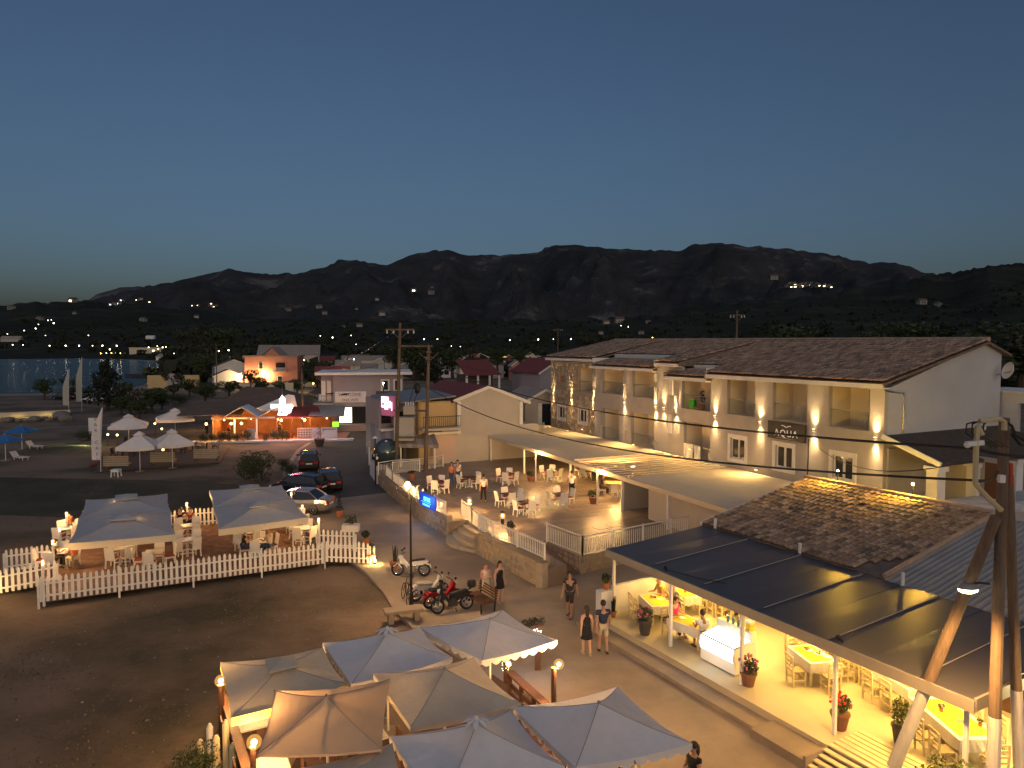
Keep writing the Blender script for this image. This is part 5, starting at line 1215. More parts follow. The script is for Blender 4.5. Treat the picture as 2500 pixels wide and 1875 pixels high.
for ox, oy, lb in ((-1.15,-.1,'white chair at the left end of the busy canopy table'),(-.35,-.75,'white chair backing the viewer at the busy canopy table'),(.2,-.8,'tilted white chair at the near side of the busy canopy table'),(.95,-.55,'white chair at the right corner of the busy canopy table')):
    chair(WICK, q+Vector((ox,oy,0)), math.atan2(-oy,-ox)-math.pi/2, lb, tg)
# --- taverna tables
gingham = mat('check_cloth', (.66,.63,.56), .9, (.56,.53,.5), 30, contrast=(.45,.55))
plate_m = mat('plate_white', (.75,.73,.7), .3)
def cloth_table(label, x, y, w_, d_, rz=0.0, items=True):
    p = tloc(x, y, FZ); t = thing('taverna_table', label, 'table', p, TRZ + rz); a, b = w_/2, d_/2
    m = MB(); m.box(-a,a,-b,b,.70,.74); m.build('table_top', palewood, t)
    for sx in (-1,1):
        for sy in (-1,1): m = MB(); m.bar((sx*(a-.06),sy*(b-.06),0),(sx*(a-.06),sy*(b-.06),.70),.06,.06); m.build('leg', palewood, t)
    c = tag(MB().build('tablecloth', gingham), ('check white cloth hanging off ' + label), 'tablecloth', 'check tablecloths in the taverna')
    me = MB(); me.slab([(-a-.015,-b-.015,.746),(a+.015,-b-.015,.746),(a+.015,b+.015,.746),(-a-.015,b+.015,.746)], .005)
    for (p0, p1) in (((-a-.015,-b-.02),(a+.015,-b-.02)),((a+.02,-b-.015),(a+.02,b+.015)),((a+.015,b+.02),(-a-.015,b+.02)),((-a-.02,b+.015),(-a-.02,-b-.015))):
        n = 8; vs = []
        for k2 in range(n+1):
            f = k2/n; x_ = p0[0]+(p1[0]-p0[0])*f; y_ = p0[1]+(p1[1]-p0[1])*f; wv = 1+.03*math.sin(k2*2.1)
            vs.append((x_,y_,.745)); vs.append((x_*wv*1.02,y_*wv*1.02,.44+.03*math.sin(k2*1.7)))
        me.add(vs, [(2*k2,2*k2+1,2*k2+3,2*k2+2) for k2 in range(n)])
    c.data = me.mesh('tablecloth', gingham); c.location = p; c.rotation_euler = (0,0,TRZ+rz)
    o = tag(MB().box(-a*.86,a*.86,-b*.8,b*.8,.752,.757).build('table_runner', cloth_y), 'yellow top cloth on ' + label, 'tablecloth', 'yellow top cloths in the taverna'); o.location = p; o.rotation_euler = (0,0,TRZ+rz)
    return t
tvg = 'wooden chairs in the taverna'
def tav(desc, x, y, w_, d_, offs, rz=0.0):
    cloth_table(desc, x, y, w_, d_, rz)
    c, s = math.cos(TRZ+rz), math.sin(TRZ+rz)
    for ox, oy in offs:
        d = Vector((ox*c-oy*s, ox*s+oy*c, 0)); p = tloc(x, y, FZ) + d
        lb = ' '.join(('wooden ladder-back chair on the ' + side_word(d) + ' side of ' + desc).split()[:16])
        nx_ = -ox if abs(ox)/w_ > abs(oy)/d_ else 0; ny_ = -oy if not nx_ else 0
        e = Vector((nx_*c-ny_*s, nx_*s+ny_*c, 0)); chair(LAD, p, math.atan2(e.y, e.x)-math.pi/2, lb, tvg)
zt = lambda x, y: (1450+x/4.022, 1300+y/4.022)
def lx(u, v, z): return tinv(G(u, v, z))
tA = lx(*zt(610,660), 1.1); tB = lx(*zt(895,590), 1.1); tC = lx(*zt(940,870), 1.1); tD = lx(*(1850+445/3.403, 1400+665/3.403), 1.1); tF = lx(*(1850+1620/3.403, 1400+1190/3.403), 1.1); tE = lx(*(1850+1200/3.403,1400+860/3.403), 1.1)
tav('table of the couple in yellow and grey', tA[0], tA[1], 1.3, .85, [(-.35,.68),(.3,.68),(-.3,-.68),(.35,-.70)], R(-18))
tav('empty table right behind the second post', tB[0], tB[1], 1.0, .85, [(.3,-.68),(-.75,.0),(.1,.7)], R(-15))
tav('table of the woman in pink by the freezer', tC[0], tC[1], 1.3, .8, [(-.85,.02),(.9,-.02)], R(12))
tav('table with fruit plates near the fourth post', tD[0], tD[1], 1.25, .85, [(-.9,.05),(-.35,.70),(.3,.72),(.35,-.72),(.92,.05)], R(-20))
tav('half hidden table behind the white-footed brace', tE[0], tE[1], 1.3, .85, [(.4,-.72),(-.3,-.72),(.3,.72)], R(-15))
tav('large set table in the lower right corner', tF[0], tF[1], 2.1, 1.05, [(-.6,.85),(.3,.85),(-1.35,.0),(.3,-.85),(.95,-.85),(1.4,.1)], R(-28))
for k2, (x, y, nm) in enumerate(((2.2,4.3,'back wall table behind the first post'),(6.2,3.9,'back wall table behind the freezer'),(8.2,4.2,'back wall table next to the kitchen door'))):
    tav(nm, x, y, 1.0, .8, [(-.25,-.66),(.3,-.66),(.8,0)], R(-8))
# table things
fruit = [mat('fruit%d'%i, c, .5) for i, c in enumerate([(.12,.02,.10),(.35,.05,.03),(.10,.2,.02),(.5,.3,.03)])]
def on_table(kind, label, tx, ty, dx, dy, z=.758):
    p = tloc(tx+dx, ty+dy, FZ+z)
    if kind == 'plate': o = tag(MB().lathe([(.03,0),(.10,.008),(.125,.018),(.12,.02),(.02,.01)], 12).build('plate', plate_m), label, 'plate'); o.location = p
    elif kind == 'fruit':
        t = thing('fruit_plate', label, 'plate', p); m = MB(); m.lathe([(.03,0),(.12,.008),(.15,.02),(.02,.012)], 12); m.build('dish', plate_m, t)
        for i in range(6): m = MB(); m.ball((random.uniform(-.08,.08),random.uniform(-.08,.08),.045), random.uniform(.03,.045), 7, 5); m.build('fruit', fruit[i % 4], t)
    elif kind == 'vase':
        t = thing('table_plant', label, 'table decoration', p); m = MB(); m.lathe([(.04,0),(.06,.05),(.03,.1)], 8); m.build('pot', terracotta, t)
        m = MB(); leafcloud(m, [((0,0,.14),(.08,.08,.06))], 40, .06); m.build('leaves', leaf, t)
    else: o = tag(MB().box(-.12,.12,-.09,.09,0,.012).build('menu', mat('menu_grey',(.16,.14,.14),.6)), label, 'menu'); o.location = p; o.rotation_euler = (0,0,random.uniform(0,3))
on_table('vase','small potted plant on the empty table behind the second post',*tB,0,0)
on_table('plate','white plate of food before the man in grey',*tA,.1,.15); on_table('fruit','platter of food on the table of the couple in yellow and grey',*tA,-.2,.02); on_table('plate','white plate before the person in yellow',*tA,-.35,.2)
on_table('fruit','platter of dark fruit beside the woman in pink',*tC,.25,.1); on_table('plate','white plate in front of the woman in pink',*tC,-.3,-.05)
on_table('fruit','left fruit plate on the table near the fourth post',*tD,-.2,.12); on_table('fruit','right fruit plate on the table near the fourth post',*tD,.15,.16); on_table('plate','white plate at the far end of the fruit table',*tD,.42,.2)
on_table('menu','grey menu at the near left of the large set table',*tF,-.85,-.1); on_table('menu','grey menu in the middle of the large set table',*tF,.25,-.05); on_table('vase','small basket in the middle of the large set table',*tF,-.3,.0); on_table('vase','basket of cutlery to the right on the large set table',*tF,.6,.12); on_table('menu','dark menu at the far right of the large set table',*tF,.8,.2); on_table('menu','dark menu at the far left of the large set table',*tF,-.45,.3)

# ================================================================ UMBRELLAS
def parasol(label, corners, apex, m, zg=0.0, group=None, vent=None, valance=.2, scallop=True, ribm=None, vm=None, pole_m=None, sag=.10, name='parasol'):
    C = [Vector(c) for c in corners]; A = Vector(apex); base = Vector((A.x, A.y, zg))
    t = thing(name, label, 'umbrella', base, 0, group); C = [c - base for c in C]; A = A - base
    mb = MB(); N, M_ = 6, 10
    for k in range(4):
        c0, c1 = C[k], C[(k+1) % 4]; rows = []
        for i in range(N+1):
            f = i/N
            row = []
            for j in range(M_+1):
                g_ = j/M_; e = c0.lerp(c1, g_); p = A.lerp(e, f)
                s = sag*math.sin(math.pi*g_)*f*(1.2-.4*f) + .05*math.sin(math.pi*f)
                p = p - Vector((0,0,s)) + (Vector((A.x,A.y,p.z))-p)*(.035*math.sin(math.pi*g_)*f)
                row.append(p)
            rows.append(row)
        n0 = len(mb.v); mb.v += [tuple(p) for r_ in rows for p in r_]
        for i in range(N):
            for j in range(M_): a = n0 + i*(M_+1)+j; mb.f.append((a, a+1, a+M_+2, a+M_+1))
        edge = rows[-1]; va = MB(); nn = 40; tops = []
        for q in range(nn+1):
            f = q/nn*M_; i0 = min(int(f), M_-1); p = edge[i0].lerp(edge[i0+1], f-i0); tops.append(p)
        va.v = [tuple(p) for p in tops] + [tuple(p - Vector((0,0,valance*((.55+.45*abs(math.sin(math.pi*q/5))) if scallop else 1)))) for q, p in enumerate(tops)]
        va.f = [(q, q+1, nn+2+q, nn+1+q) for q in range(nn)]
        va.build('valance', vm or m, t, smooth=True)
    cm = mb.build('canopy', m, t)
    rb = ribm or steel
    for k in range(4):
        for tgt in (C[k], (C[k]+C[(k+1)%4])/2):
            r_ = MB(); r_.bar(A-Vector((0,0,.10)), tgt-Vector((0,0,.07+ (sag if tgt is not C[k] else 0))), .022, .03); r_.build('rib', rb, t)
            st = MB(); mid = A.lerp(tgt, .5)-Vector((0,0,.16)); st.bar(Vector((A.x,A.y,A.z-.75)), mid, .015, .02); st.build('strut', rb, t)
        sm_ = MB(); pts = [A.lerp(C[k], f/8) - Vector((0,0,.05*math.sin(math.pi*f/8)-.006)) for f in range(9)]; sm_.tube(pts, .010, 4); sm_.build('seam', seamm, t)
    p = MB(); p.tube([(A.x,A.y,0),(A.x,A.y,A.z-.05)], .032, 8); p.build('pole', pole_m or white, t)
    p = MB(); p.box(-.28,.28,-.28,.28,0,.07); p.build('base', concrete, t)
    if vent == 'cap':
        v = MB(); s = .26; cc = [A + (c-A)*s + Vector((0,0,.13)) for c in C]; ap = A + Vector((0,0,.16))
        for k in range(4): v.quad(ap, cc[k], cc[(k+1)%4]); v.quad(cc[k], cc[(k+1)%4], cc[(k+1)%4]-Vector((0,0,.05)), cc[k]-Vector((0,0,.05)))
        v.build('vent_cap', m, t)
    elif vent == 'flower':
        v = MB()
        for k in range(8):
            a = 2*math.pi*k/8; r1 = .34; 
            tip = A + Vector((r1*math.cos(a), r1*math.sin(a), .02)); l_ = A + Vector((.2*math.cos(a-.33), .2*math.sin(a-.33), .09)); rr = A + Vector((.2*math.cos(a+.33), .2*math.sin(a+.33), .09))
            v.quad(A+Vector((0,0,.13)), l_, tip, rr)
        v.build('vent_flaps', m, t); v = MB(); v.ball(A+Vector((0,0,.14)), .05, 8, 5); v.build('finial', white, t)
    else:
        v = MB(); v.ball(A+Vector((0,0,.03)), .04, 8, 5); v.build('finial', rb, t)
    return t
def sq(us, zc=2.3): return [G(u, v, zc) for u, v in us]
def apex_at(corners, u, v):
    c = sum((Vector(k) for k in corners), Vector())/4; z = DP(u, v, c.y).z; return Vector((c.x, c.y, max(z, 2.5)))
def squared(c4):
    return c4
ug = 'square parasols over the street-side deck'
cA = sq([(1024.8,1530.7),(1226.8,1488.7),(1361,1563),(1176.7,1612)]); parasol('plain white parasol over the twinkling light arch', cA, apex_at(cA,1187.5,1511.7), canvas, 0, ug)
cB = sq([(788,1570),(1024.7,1530.6),(1105,1605),(857.6,1670)]); parasol('white parasol with petal vent left of the plain white one', cB, apex_at(cB,950,1545), canvas, 0, ug, 'flower')
cC = sq([(538,1617),(788.7,1579.8),(850,1670),(564.5,1753)]); parasol('ecru parasol with raised vent beside the lit corner lamp', cC, apex_at(cC,694,1622), canvas_b, 0, ug, 'cap', vm=mat('yellow_valance',(.66,.52,.12),.9,subs=.3), scallop=False)
zE = 2.38; cE = sq([(910.7,1644.7),(1156.5,1605),(1272.5,1717.5),(1003,1774.5)], zE); parasol('dull ecru parasol in the middle of the deck', cE, apex_at(cE,1087.7,1634), canvas_b, 0, ug, None, .12, False)
zD = 2.5; cD = sq([(669,1686),(952,1658),(932,1829.5),(627.5,1843)], zD); parasol('peach glowing parasol whose ribs show through, by the round lamp', cD, apex_at(cD,804.5,1700), mat('peach_canvas',(.60,.46,.33),.9,(.52,.40,.29),2,.15,9,subs=.30), 0, ug, None, .05, False)
cF = sq([(950,1798),(1247,1733),(1378,1870),(1075,1975)]); parasol('large white parasol with petal vent at the bottom edge', cF, apex_at(cF,1156.5,1768), canvas, 0, ug, 'flower')
cG = sq([(1251,1724.8),(1508.5,1676),(1690.7,1815.9),(1405.6,1873)]); parasol('large plain white parasol nearest the taverna ramp', cG, apex_at(cG,1466,1717), canvas, 0, ug)
cH = sq([(655,1885),(958,1814),(1010,1960),(690,2060)]); parasol('ecru parasol mostly cut off by the bottom edge', cH, apex_at(cH,820,1905), canvas_b, 0, ug, None, .12, False)
# deck of the street-side bar
ax, bx_ = Vector((.885,.466,0)), Vector((.5,-.866,0))
D0 = G(553,1655,.0)
deckp = [Vector((-8.25,19.35,0)), Vector((-7.7,19.7,0)), Vector((-.6,22.4,0)), Vector((1.9,18.6,0)), Vector((5.2,13,0)), Vector((-3.5,9,0))]
bar = thing('bar_deck', 'dark wooden bar deck floor under the square parasols', 'deck', (0,0,0))
m = MB(); m.prism([(p.x,p.y) for p in deckp], -.04, .06); m.build('deck_frame', darkwood, bar)
q = MB(); q.box(0,.135,-7.2,0,0,.03); pl = q.mesh('plank', darkwood)
fn = thing('log_fence', 'dark timber rail fence on the left of the bar deck, lit orange', 'fence', (0,0,0))
def fence_run(t, a, b, h=1.0, n=4, cap=.22):
    A, B = Vector((*a,0)), Vector((*b,0)); d = (B-A).normalized()
    for k in range(n+1): p = A.lerp(B, k/n); m = MB(); m.bar(p, p+Vector((0,0,h-.02)), .13, .13); m.build('post', darkwood, t)
    m = MB(); m.bar(A+Vector((0,0,h)), B+Vector((0,0,h)), cap, .06); m.build('top_rail', darkwood, t)
    for z in (.35,.62): m = MB(); m.bar(A+Vector((0,0,z)), B+Vector((0,0,z)), .04, .16); m.build('board', darkwood, t)
p0, p1 = G(545,1690,1.05), G(606,1890,1.05)
fence_run(fn, (p0.x,p0.y), (p1.x,p1.y), 1.05, 4)
fn2 = thing('log_fence', 'dark timber fence with light coping between the arch and the lamp post', 'fence', (0,0,0))
p0, p1 = G(1244.6,1639.8,1.0), G(1335,1722,1.0)
fence_run(fn2, (p0.x,p0.y), (p1.x,p1.y), 1.0, 3, .26)
# arch with twinkle lights
a0, a1 = G(1313,1633), G(1237,1668)
ar = thing('timber_arch', 'low dark timber arch wrapped with twinkling fairy lights', 'arch', (0,0,0))
for p in (a0, a1): m = MB(); m.bar(p, p+Vector((0,0,1.5)), .2, .2); m.build('post', darkwood, ar)
m = MB(); m.bar(a0+Vector((.1,.05,1.55)), a1+Vector((-.1,-.05,1.55)), .3, .12); m.build('beam', darkwood, ar)
m = MB()
for k in range(7): c = a0.lerp(a1, k/6)+Vector((0,0,1.62)); leafcloud(m, [((c.x,c.y,c.z),(.25,.2,.16))], 60, .11)
m.build('dry_vine', leaf2, ar)
tw = [glow('twinkle_white',(.85,.92,1),9), glow('twinkle_blue',(.35,.55,1),9), glow('twinkle_pink',(1,.45,.8),8), glow('twinkle_gold',(1,.85,.4),9)]
fl = thing('fairy_lights', 'white and blue fairy lights heaped along the timber arch', 'fairy lights', (0,0,0))
bl = [MB() for _ in tw]
for k in range(90):
    f = random.random()**1.5; c = a0.lerp(a1, f); z = 1.42 - random.random()*.55*(1-f)*(.6) - (.1 if f > .4 else 0)
    bl[k % 4 if f < .6 else 3].ball((c.x+random.uniform(-.16,.16), c.y+random.uniform(-.16,.1), z), .016, 5, 4)
for k in range(50):
    c = a1 + Vector((random.uniform(-.18,.18), random.uniform(-.2,.15), random.uniform(.45,1.2))); bl[3].ball((c.x,c.y,c.z), .012, 5, 4)
for b_, mm in zip(bl, tw): b_.build('light_bulbs', mm, fl, kind='stuff')
point(a0.lerp(a1,.3)+Vector((0,-.3,1.2)), 8, (.8,.85,1), .2, fl)
# lamps of the bar deck
def post_lamp(label, p, h, watts, mm=darkwood, r=.1, side=(0,0), pole=.055, color=WARM):
    l = thing('post_lamp', label, 'lamp', p)
    m = MB(); m.tube([(0,0,0),(0,0,h-.1)], pole, 8); m.build('post', mm, l)
    if side[0] or side[1]: m = MB(); m.bar((0,0,h-.15),(side[0],side[1],h-.12),.03,.03); m.build('arm', darkmetal, l)
    m = MB(); m.ball((side[0],side[1],h), r*.5, 12, 8); m.build('bulb', bulb, l); m = MB(); m.ball((side[0],side[1],h), r*1.2, 14, 10); m.build('globe', halo_globe, l)  # glowing outer ball stands in for the halo round the bulb
    point((side[0],side[1],h), watts*1.2, color, r*1.15, l); return l
def bulb_z(u, v, z, h): p = G(u, v, z); return Vector((p.x, p.y, z-h))
post_lamp('globe lamp on the timber post beside the street at the parasols', bulb_z(1352,1621,1.95,1.95), 1.95, 230, darkwood, .12, (.14,-.02), .075)
post_lamp('bright corner lamp on the timber fence left of the ecru parasol', bulb_z(539,1662,1.75,1.75), 1.75, 150, darkwood, .13, (0,0), .08)
post_lamp('round bright lamp on the fence beside the glowing peach parasol', bulb_z(617,1812,1.75,1.75), 1.75, 210, darkwood, .14, (.03,0), .07)
l = thing('added_fill_lamp', 'added warm fill lamp under the middle parasols of the bar', 'lamp', (-2.3,16.9,1.7)); m = MB(); m.ball((0,0,0), .07); m.build('globe', bulbsoft, l); point((0,0,0), 26, WARM, .1, l)  # this and the next two are invented lamps, added to warm the parasols
l = thing('added_fill_lamp', 'added warm fill lamp under the plain white parasol', 'lamp', (-.1,19.6,1.7)); m = MB(); m.ball((0,0,0), .07); m.build('globe', bulbsoft, l); point((0,0,0), 34, WARM, .1, l)
l = thing('added_fill_lamp', 'added warm fill lamp under the big right parasol', 'lamp', (1.9,15.0,1.6)); m = MB(); m.ball((0,0,0), .07); m.build('globe', bulbsoft, l); point((0,0,0), 8, WARM, .1, l)
for k, (u, v, lb) in enumerate(((620,1760,'checked bar table under the ecru parasol edge'),(900,1790,'checked bar table in front of the woman in green'),(660,1865,'checked bar table at the bottom left under the parasols'))):
    p = G(u, v, .8); t = square_table(lb, Vector((p.x,p.y,.06)), R(28), .8, gingham, darkwood)
    for s, ww in ((-1,'left'),(1,'right')):
        c = thing('bar_chair', 'dark wooden bar chair on the %s of the %s' % (ww, ('checked table under the ecru parasol','checked table before the woman in green','checked table at the bottom edge')[k]), 'chair', (p.x+s*.62,p.y-.1,.06), R(28))
        m = MB(); m.box(-.2,.2,-.2,.2,.42,.46); m.build('seat', darkwood, c); m = MB(); m.box(-.2 if s<0 else .16,-.16 if s<0 else .2,-.2,.2,.461,.9); m.build('backrest', darkwood, c)
        for x in (-.18,.18):
            for y in (-.18,.18): m = MB(); m.bar((x,y,0),(x,y,.42),.04,.04); m.build('leg', darkwood, c)
st = thing('stump_posts', 'cluster of pale sharpened logs by the corner of the bar fence', 'logs', G(535,1890)+Vector((0,0,0)))
for k in range(5):
    m = MB(); x = -.45+k*.2; hh = (.9,1.25,1.0,1.35,.8)[k]; m.tube([(x,.1*(k%2),0),(x,.1*(k%2),hh*.9),(x,.1*(k%2),hh)], [.09,.085,.03], 8); m.build('log', palewood if k != 1 else pw, st)
treeat('shrub', 500, 1900, 1800, 'dark weedy bush by the pale logs at the bottom edge', name='bush', cat='bush', wide=1.0)

# ================================================================ PICKET FENCE DECK
dk = thing('dining_deck', 'raised brown dining deck enclosed by a white picket fence', 'deck', (-19.2,28.5,0))
deck_poly = [(-19.2,28.5),(-9.2,33.65),(-13.3,42.2),(-23.6,37.6)]
dm = mat('deck_boards', (.20,.105,.07), .75, (.13,.07,.05), 2.5, .2, 15)
m = MB(); m.prism([(x+19.2,y-28.5) for x, y in deck_poly], .18, .38); m.build('deck_body', dm, dk)
# boards as real strips with gaps
bo = [MB() for _ in range(2)]; P0 = Vector((-19.2,28.5,0)); ua, ub = Vector((10,5.15,0)), Vector((-4.25,8.85,0)); nA, nB = 40, 26
for i in range(nA):
    for j in range(nB):
        f0, f1, g0, g1 = (i+.03)/nA, (i+.97)/nA, (j+.02+(i%2)*.5)/nB, (j+.98+(i%2)*.5)/nB
        if g1 > 1: continue
        zz = .40 + random.uniform(0,.008)
        bo[random.random() < .4].slab([(p.x,p.y,zz) for p in (ua*f0+ub*g0, ua*f1+ub*g0, ua*f1+ub*g1, ua*f0+ub*g1)], .018)
dm2 = mat('deck_boards_pale', (.27,.15,.095), .75, (.19,.10,.07), 2.5, .2, 15)
for b_, mm in zip(bo, (dm, dm2)): b_.build('deck_boards', mm, dk, kind='stuff')
q = MB(); q.add([(-.05,-.012,0),(.05,-.012,0),(.05,-.012,.92),(.03,-.012,1.0),(0,-.012,1.03),(-.03,-.012,1.0),(-.05,-.012,.92)] + [(-.05,.012,0),(.05,.012,0),(.05,.012,.92),(.03,.012,1.0),(0,.012,1.03),(-.03,.012,1.0),(-.05,.012,.92)],
    [tuple(range(7)), tuple(range(13,6,-1))] + [(i,7+i,7+(i+1)%7,(i+1)%7) for i in range(7)])
pick_me = q.mesh('picket', white)
def picket_fence(label, pts, z0, gap=.215, post_h=1.45, posts=4, za=None):
    t = thing('picket_fence', label, 'fence', (pts[0][0],pts[0][1],0)); o = Vector((pts[0][0],pts[0][1],0))
    for a, b in zip(pts, pts[1:]):
        A = Vector((a[0],a[1],a[2] if len(a) > 2 else z0))-o; B = Vector((b[0],b[1],b[2] if len(b) > 2 else z0))-o; d = (B-A); L = Vector((d.x,d.y,0)).length; rz = math.atan2(d.y, d.x); nr = Vector((-d.y,d.x,0)).normalized()
        for z in (.22,.72): m = MB(); m.bar(A+nr*.04+Vector((0,0,z)), B+nr*.04+Vector((0,0,z)), .03, .07); m.build('rail', white, t)
        n = int(L/gap)
        for k in range(n): inst(pick_me, 'picket', t, A.lerp(B, (k+.5)/n), rz, scale=(1.15,1,random.uniform(.97,1.03)))
        for k in range(posts+1):
            p = A.lerp(B, k/posts) + nr*-.03 if False else A.lerp(B, k/posts); m = MB(); m.tube([(p.x,p.y,-.1 - 0),(p.x,p.y,p.z+post_h-.35)], .045, 8); m.build('post', white, t)
    return t
picket_fence('long front run of the white picket fence along the dark field', [(-19.3,28.42),(-9.0,33.63)], .22, posts=4)
picket_fence('back run of the white picket fence between the two umbrella roofs', [(-23.6,37.75),(-13.4,42.3)], .32, posts=3, post_h=1.2)
picket_fence('left outer picket rail of the ramp on the left end', [(-19.35,28.6),(-22.08,30.33)] if False else [(-19.9,30.6),(-22.3,29.9,.0)], .3, posts=1, post_h=1.2)
picket_fence('left picket run climbing behind the ramp on the left end', [(-21.2,33.2),(-23.9,32.9,.05)], .32, posts=1, post_h=1.2)
picket_fence('near picket rail of the ramp on the right end', [(-9.0,33.63),(-6.95,34.3,.0)], .3, posts=1, post_h=1.2)
picket_fence('far picket rail of the ramp on the right end', [(-9.9,35.6),(-8.1,36.35,.05)], .32, posts=1, post_h=1.2)
m = MB(); m.quad((-9.1,33.8,.38),(-7.0,34.4,.0),(-8.1,36.3,.0),(-10.0,35.6,.38)); m.quad((-20,30.5,.38),(-22.3,30.0,.0),(-23.8,32.8,0),(-21.4,33.2,.38)); m.build('deck_ramp', dm, dk).location = (19.2,-28.5,0)
m = MB(); m.bar((-22.2,29.2,.0),(-22.2,29.2,.8),.14,.14); tag(m.build('ramp_light_post', white), 'white post with ground lamp at the foot of the left ramp', 'post')
m = MB(); m.bar((-6.8,34.5,.0),(-6.8,34.5,.8),.1,.1); tag(m.build('ramp_light_post', white), 'white lit post at the foot of the right ramp', 'post')
for k, (u, v, lb) in enumerate(((162,1253,'back lamp post of the left deck side'),(145,1290,'second lamp post from the back on the left deck side'),(129,1321,'third lamp post on the left deck side'),(104,1371,'lamp post at the front left deck corner'),(456,1229,'lamp post on the back fence between the umbrella roofs'),(711,1204,'back lamp post on the right deck side by the silver car'),(738,1235,'middle lamp post on the right deck side'),(778,1267,'lamp post at the front right deck corner'))):
    p = G(u, v, 1.9); post_lamp(lb, Vector((p.x,p.y,.05)), 1.85, 60, white, .075, (0,0), .05)
for p, lb in (((-22.05,29.05,.12),'ground lamp glowing yellow at the foot of the left ramp'),((-6.72,34.3,.12),'ground lamp beside the orange pot at the right ramp')):
    l = thing('ground_lamp', lb, 'lamp', p); m = MB(); m.ball((0,0,0), .07); m.build('globe', bulb, l); m = MB(); m.box(-.05,.05,-.05,.05,-.12,-.05); m.build('base', black, l); point((0,-.1,.12), 16, (1,.62,.18), .06, l)
dg = 'white chairs on the picket fence deck'
def dz(u, v): p = G(u, v, .42); return (p.x, p.y)
z6 = lambda x, y: (x/2.328, 1150+y/2.328)
for (x, y, rz, lb, offs) in ((330,545,20,'deck table of two diners at the left corner',FOUR),(690,520,25,'deck table under the left umbrella roof',PAIR),(1065,470,25,'deck table in the gap between umbrella roofs',PAIR),(1065,385,25,'deck table of the dark haired group in the gap',PAIR),(1400,425,25,'deck table under the right umbrella roof front',PAIR),(1470,480,20,'deck table of the bald man and dark shirted man',FOUR),(1720,400,25,'front deck table by the right lamp posts',PAIR),(1680,330,25,'rear deck table by the right lamp posts',PAIR),(390,400,25,'deck table behind the left umbrella corner',PAIR),(880,545,20,'deck table by the middle of the front fence',FOUR)):
    dine(lb, dz(*z6(x,y)), R(rz), offs, WICK, .42, dg, topm=white)
# double square umbrella roofs
dpg = 'grey umbrella roofs over the picket fence deck'
def roofpair(FL, FR, BL, BR, zc, labs):
    FL, FR, BL, BR = [Vector((*p, zc)) for p in (FL, FR, BL, BR)]; ML, MR = FL.lerp(BL,.5), FR.lerp(BR,.5)
    for (c4, lb) in (((FL,FR,MR,ML),labs[0]),((ML,MR,BR,BL),labs[1])):
        c4 = [p + (sum((Vector(q) for q in c4),Vector())/4 - p)*.004 for p in c4]
        c = sum(c4, Vector())/4; parasol(lb, [c4[0],c4[1],c4[2],c4[3]], Vector((c.x,c.y,zc+.46)), canvas_g, .42, dpg, 'cap', .30, False, vm=mat('lit_valance',(.62,.57,.47),.9,subs=.3), sag=.05, name='umbrella_roof')
roofpair((-18.7,29.5),(-14.85,30.95),(-23.0,37.9),(-19.35,39.5), 2.35, ['front half of the left grey umbrella roof on the deck','rear half of the left grey umbrella roof on the deck'])
roofpair((-13.3,31.75),(-9.9,34.1),(-17.4,40.4),(-13.7,41.9), 2.35, ['front half of the right grey umbrella roof on the deck','rear half of the right grey umbrella roof on the deck'])
for x, y, lb in ((-17.6,32.6,'added warm fill lamp under the left umbrella roof'),(-12.4,35,'added warm fill lamp under the right umbrella roof'),(-20.4,36.4,'rear added warm fill lamp under the left umbrella roof'),(-14.6,39,'rear added warm fill lamp under the right umbrella roof')):
    l = thing('added_fill_lamp', lb, 'lamp', (x,y,2.35)); m = MB(); m.ball((0,0,0), .06); m.build('globe', bulbsoft, l); point((0,0,0), 26, WARM, .1, l)  # invented lamps, added to brighten the space under the umbrella roofs
# ================================================================ PEOPLE
SKIN = {'light': mat('skin_light',(.50,.30,.21),.6), 'tan': mat('skin_tan',(.38,.21,.14),.6), 'dark': mat('skin_brown',(.25,.13,.085),.6)}
eyem = mat('eye_dark', (.01,.008,.008), .3)
def skin_mesh(name, J, E, root, m, parent, level=1):
    keys = list(J); idx = {k: i for i, k in enumerate(keys)}
    me = bpy.data.meshes.new(name); me.from_pydata([J[k][0] for k in keys], [(idx[a], idx[b]) for a, b in E], [])
    o = bpy.data.objects.new(name, me); COL.objects.link(o); o.parent = parent; me.materials.append(m)
    md = o.modifiers.new('skin', 'SKIN'); md.use_smooth_shade = True
    for k in keys:
        d = me.skin_vertices[0].data[idx[k]]; r = J[k][1]; d.radius = r if isinstance(r, tuple) else (r, r); d.use_root = (k == root)
    s = o.modifiers.new('smooth', 'SUBSURF'); s.levels = level; s.render_levels = level
    return o
def cm(name, c): return mat('cloth_'+name, c, .9)
CL = {'white':(.66,.65,.62),'black':(.012,.012,.014),'navy':(.02,.028,.06),'denim':(.05,.08,.15),'grey':(.12,.13,.16),'yellow':(.60,.40,.03),'pink':(.62,.03,.22),'beige':(.42,.36,.27),'cream':(.52,.44,.36),'red':(.35,.05,.04),'orange':(.45,.14,.05),'green':(.03,.14,.06),'charcoal':(.03,.028,.03),'palepink':(.50,.24,.20)}
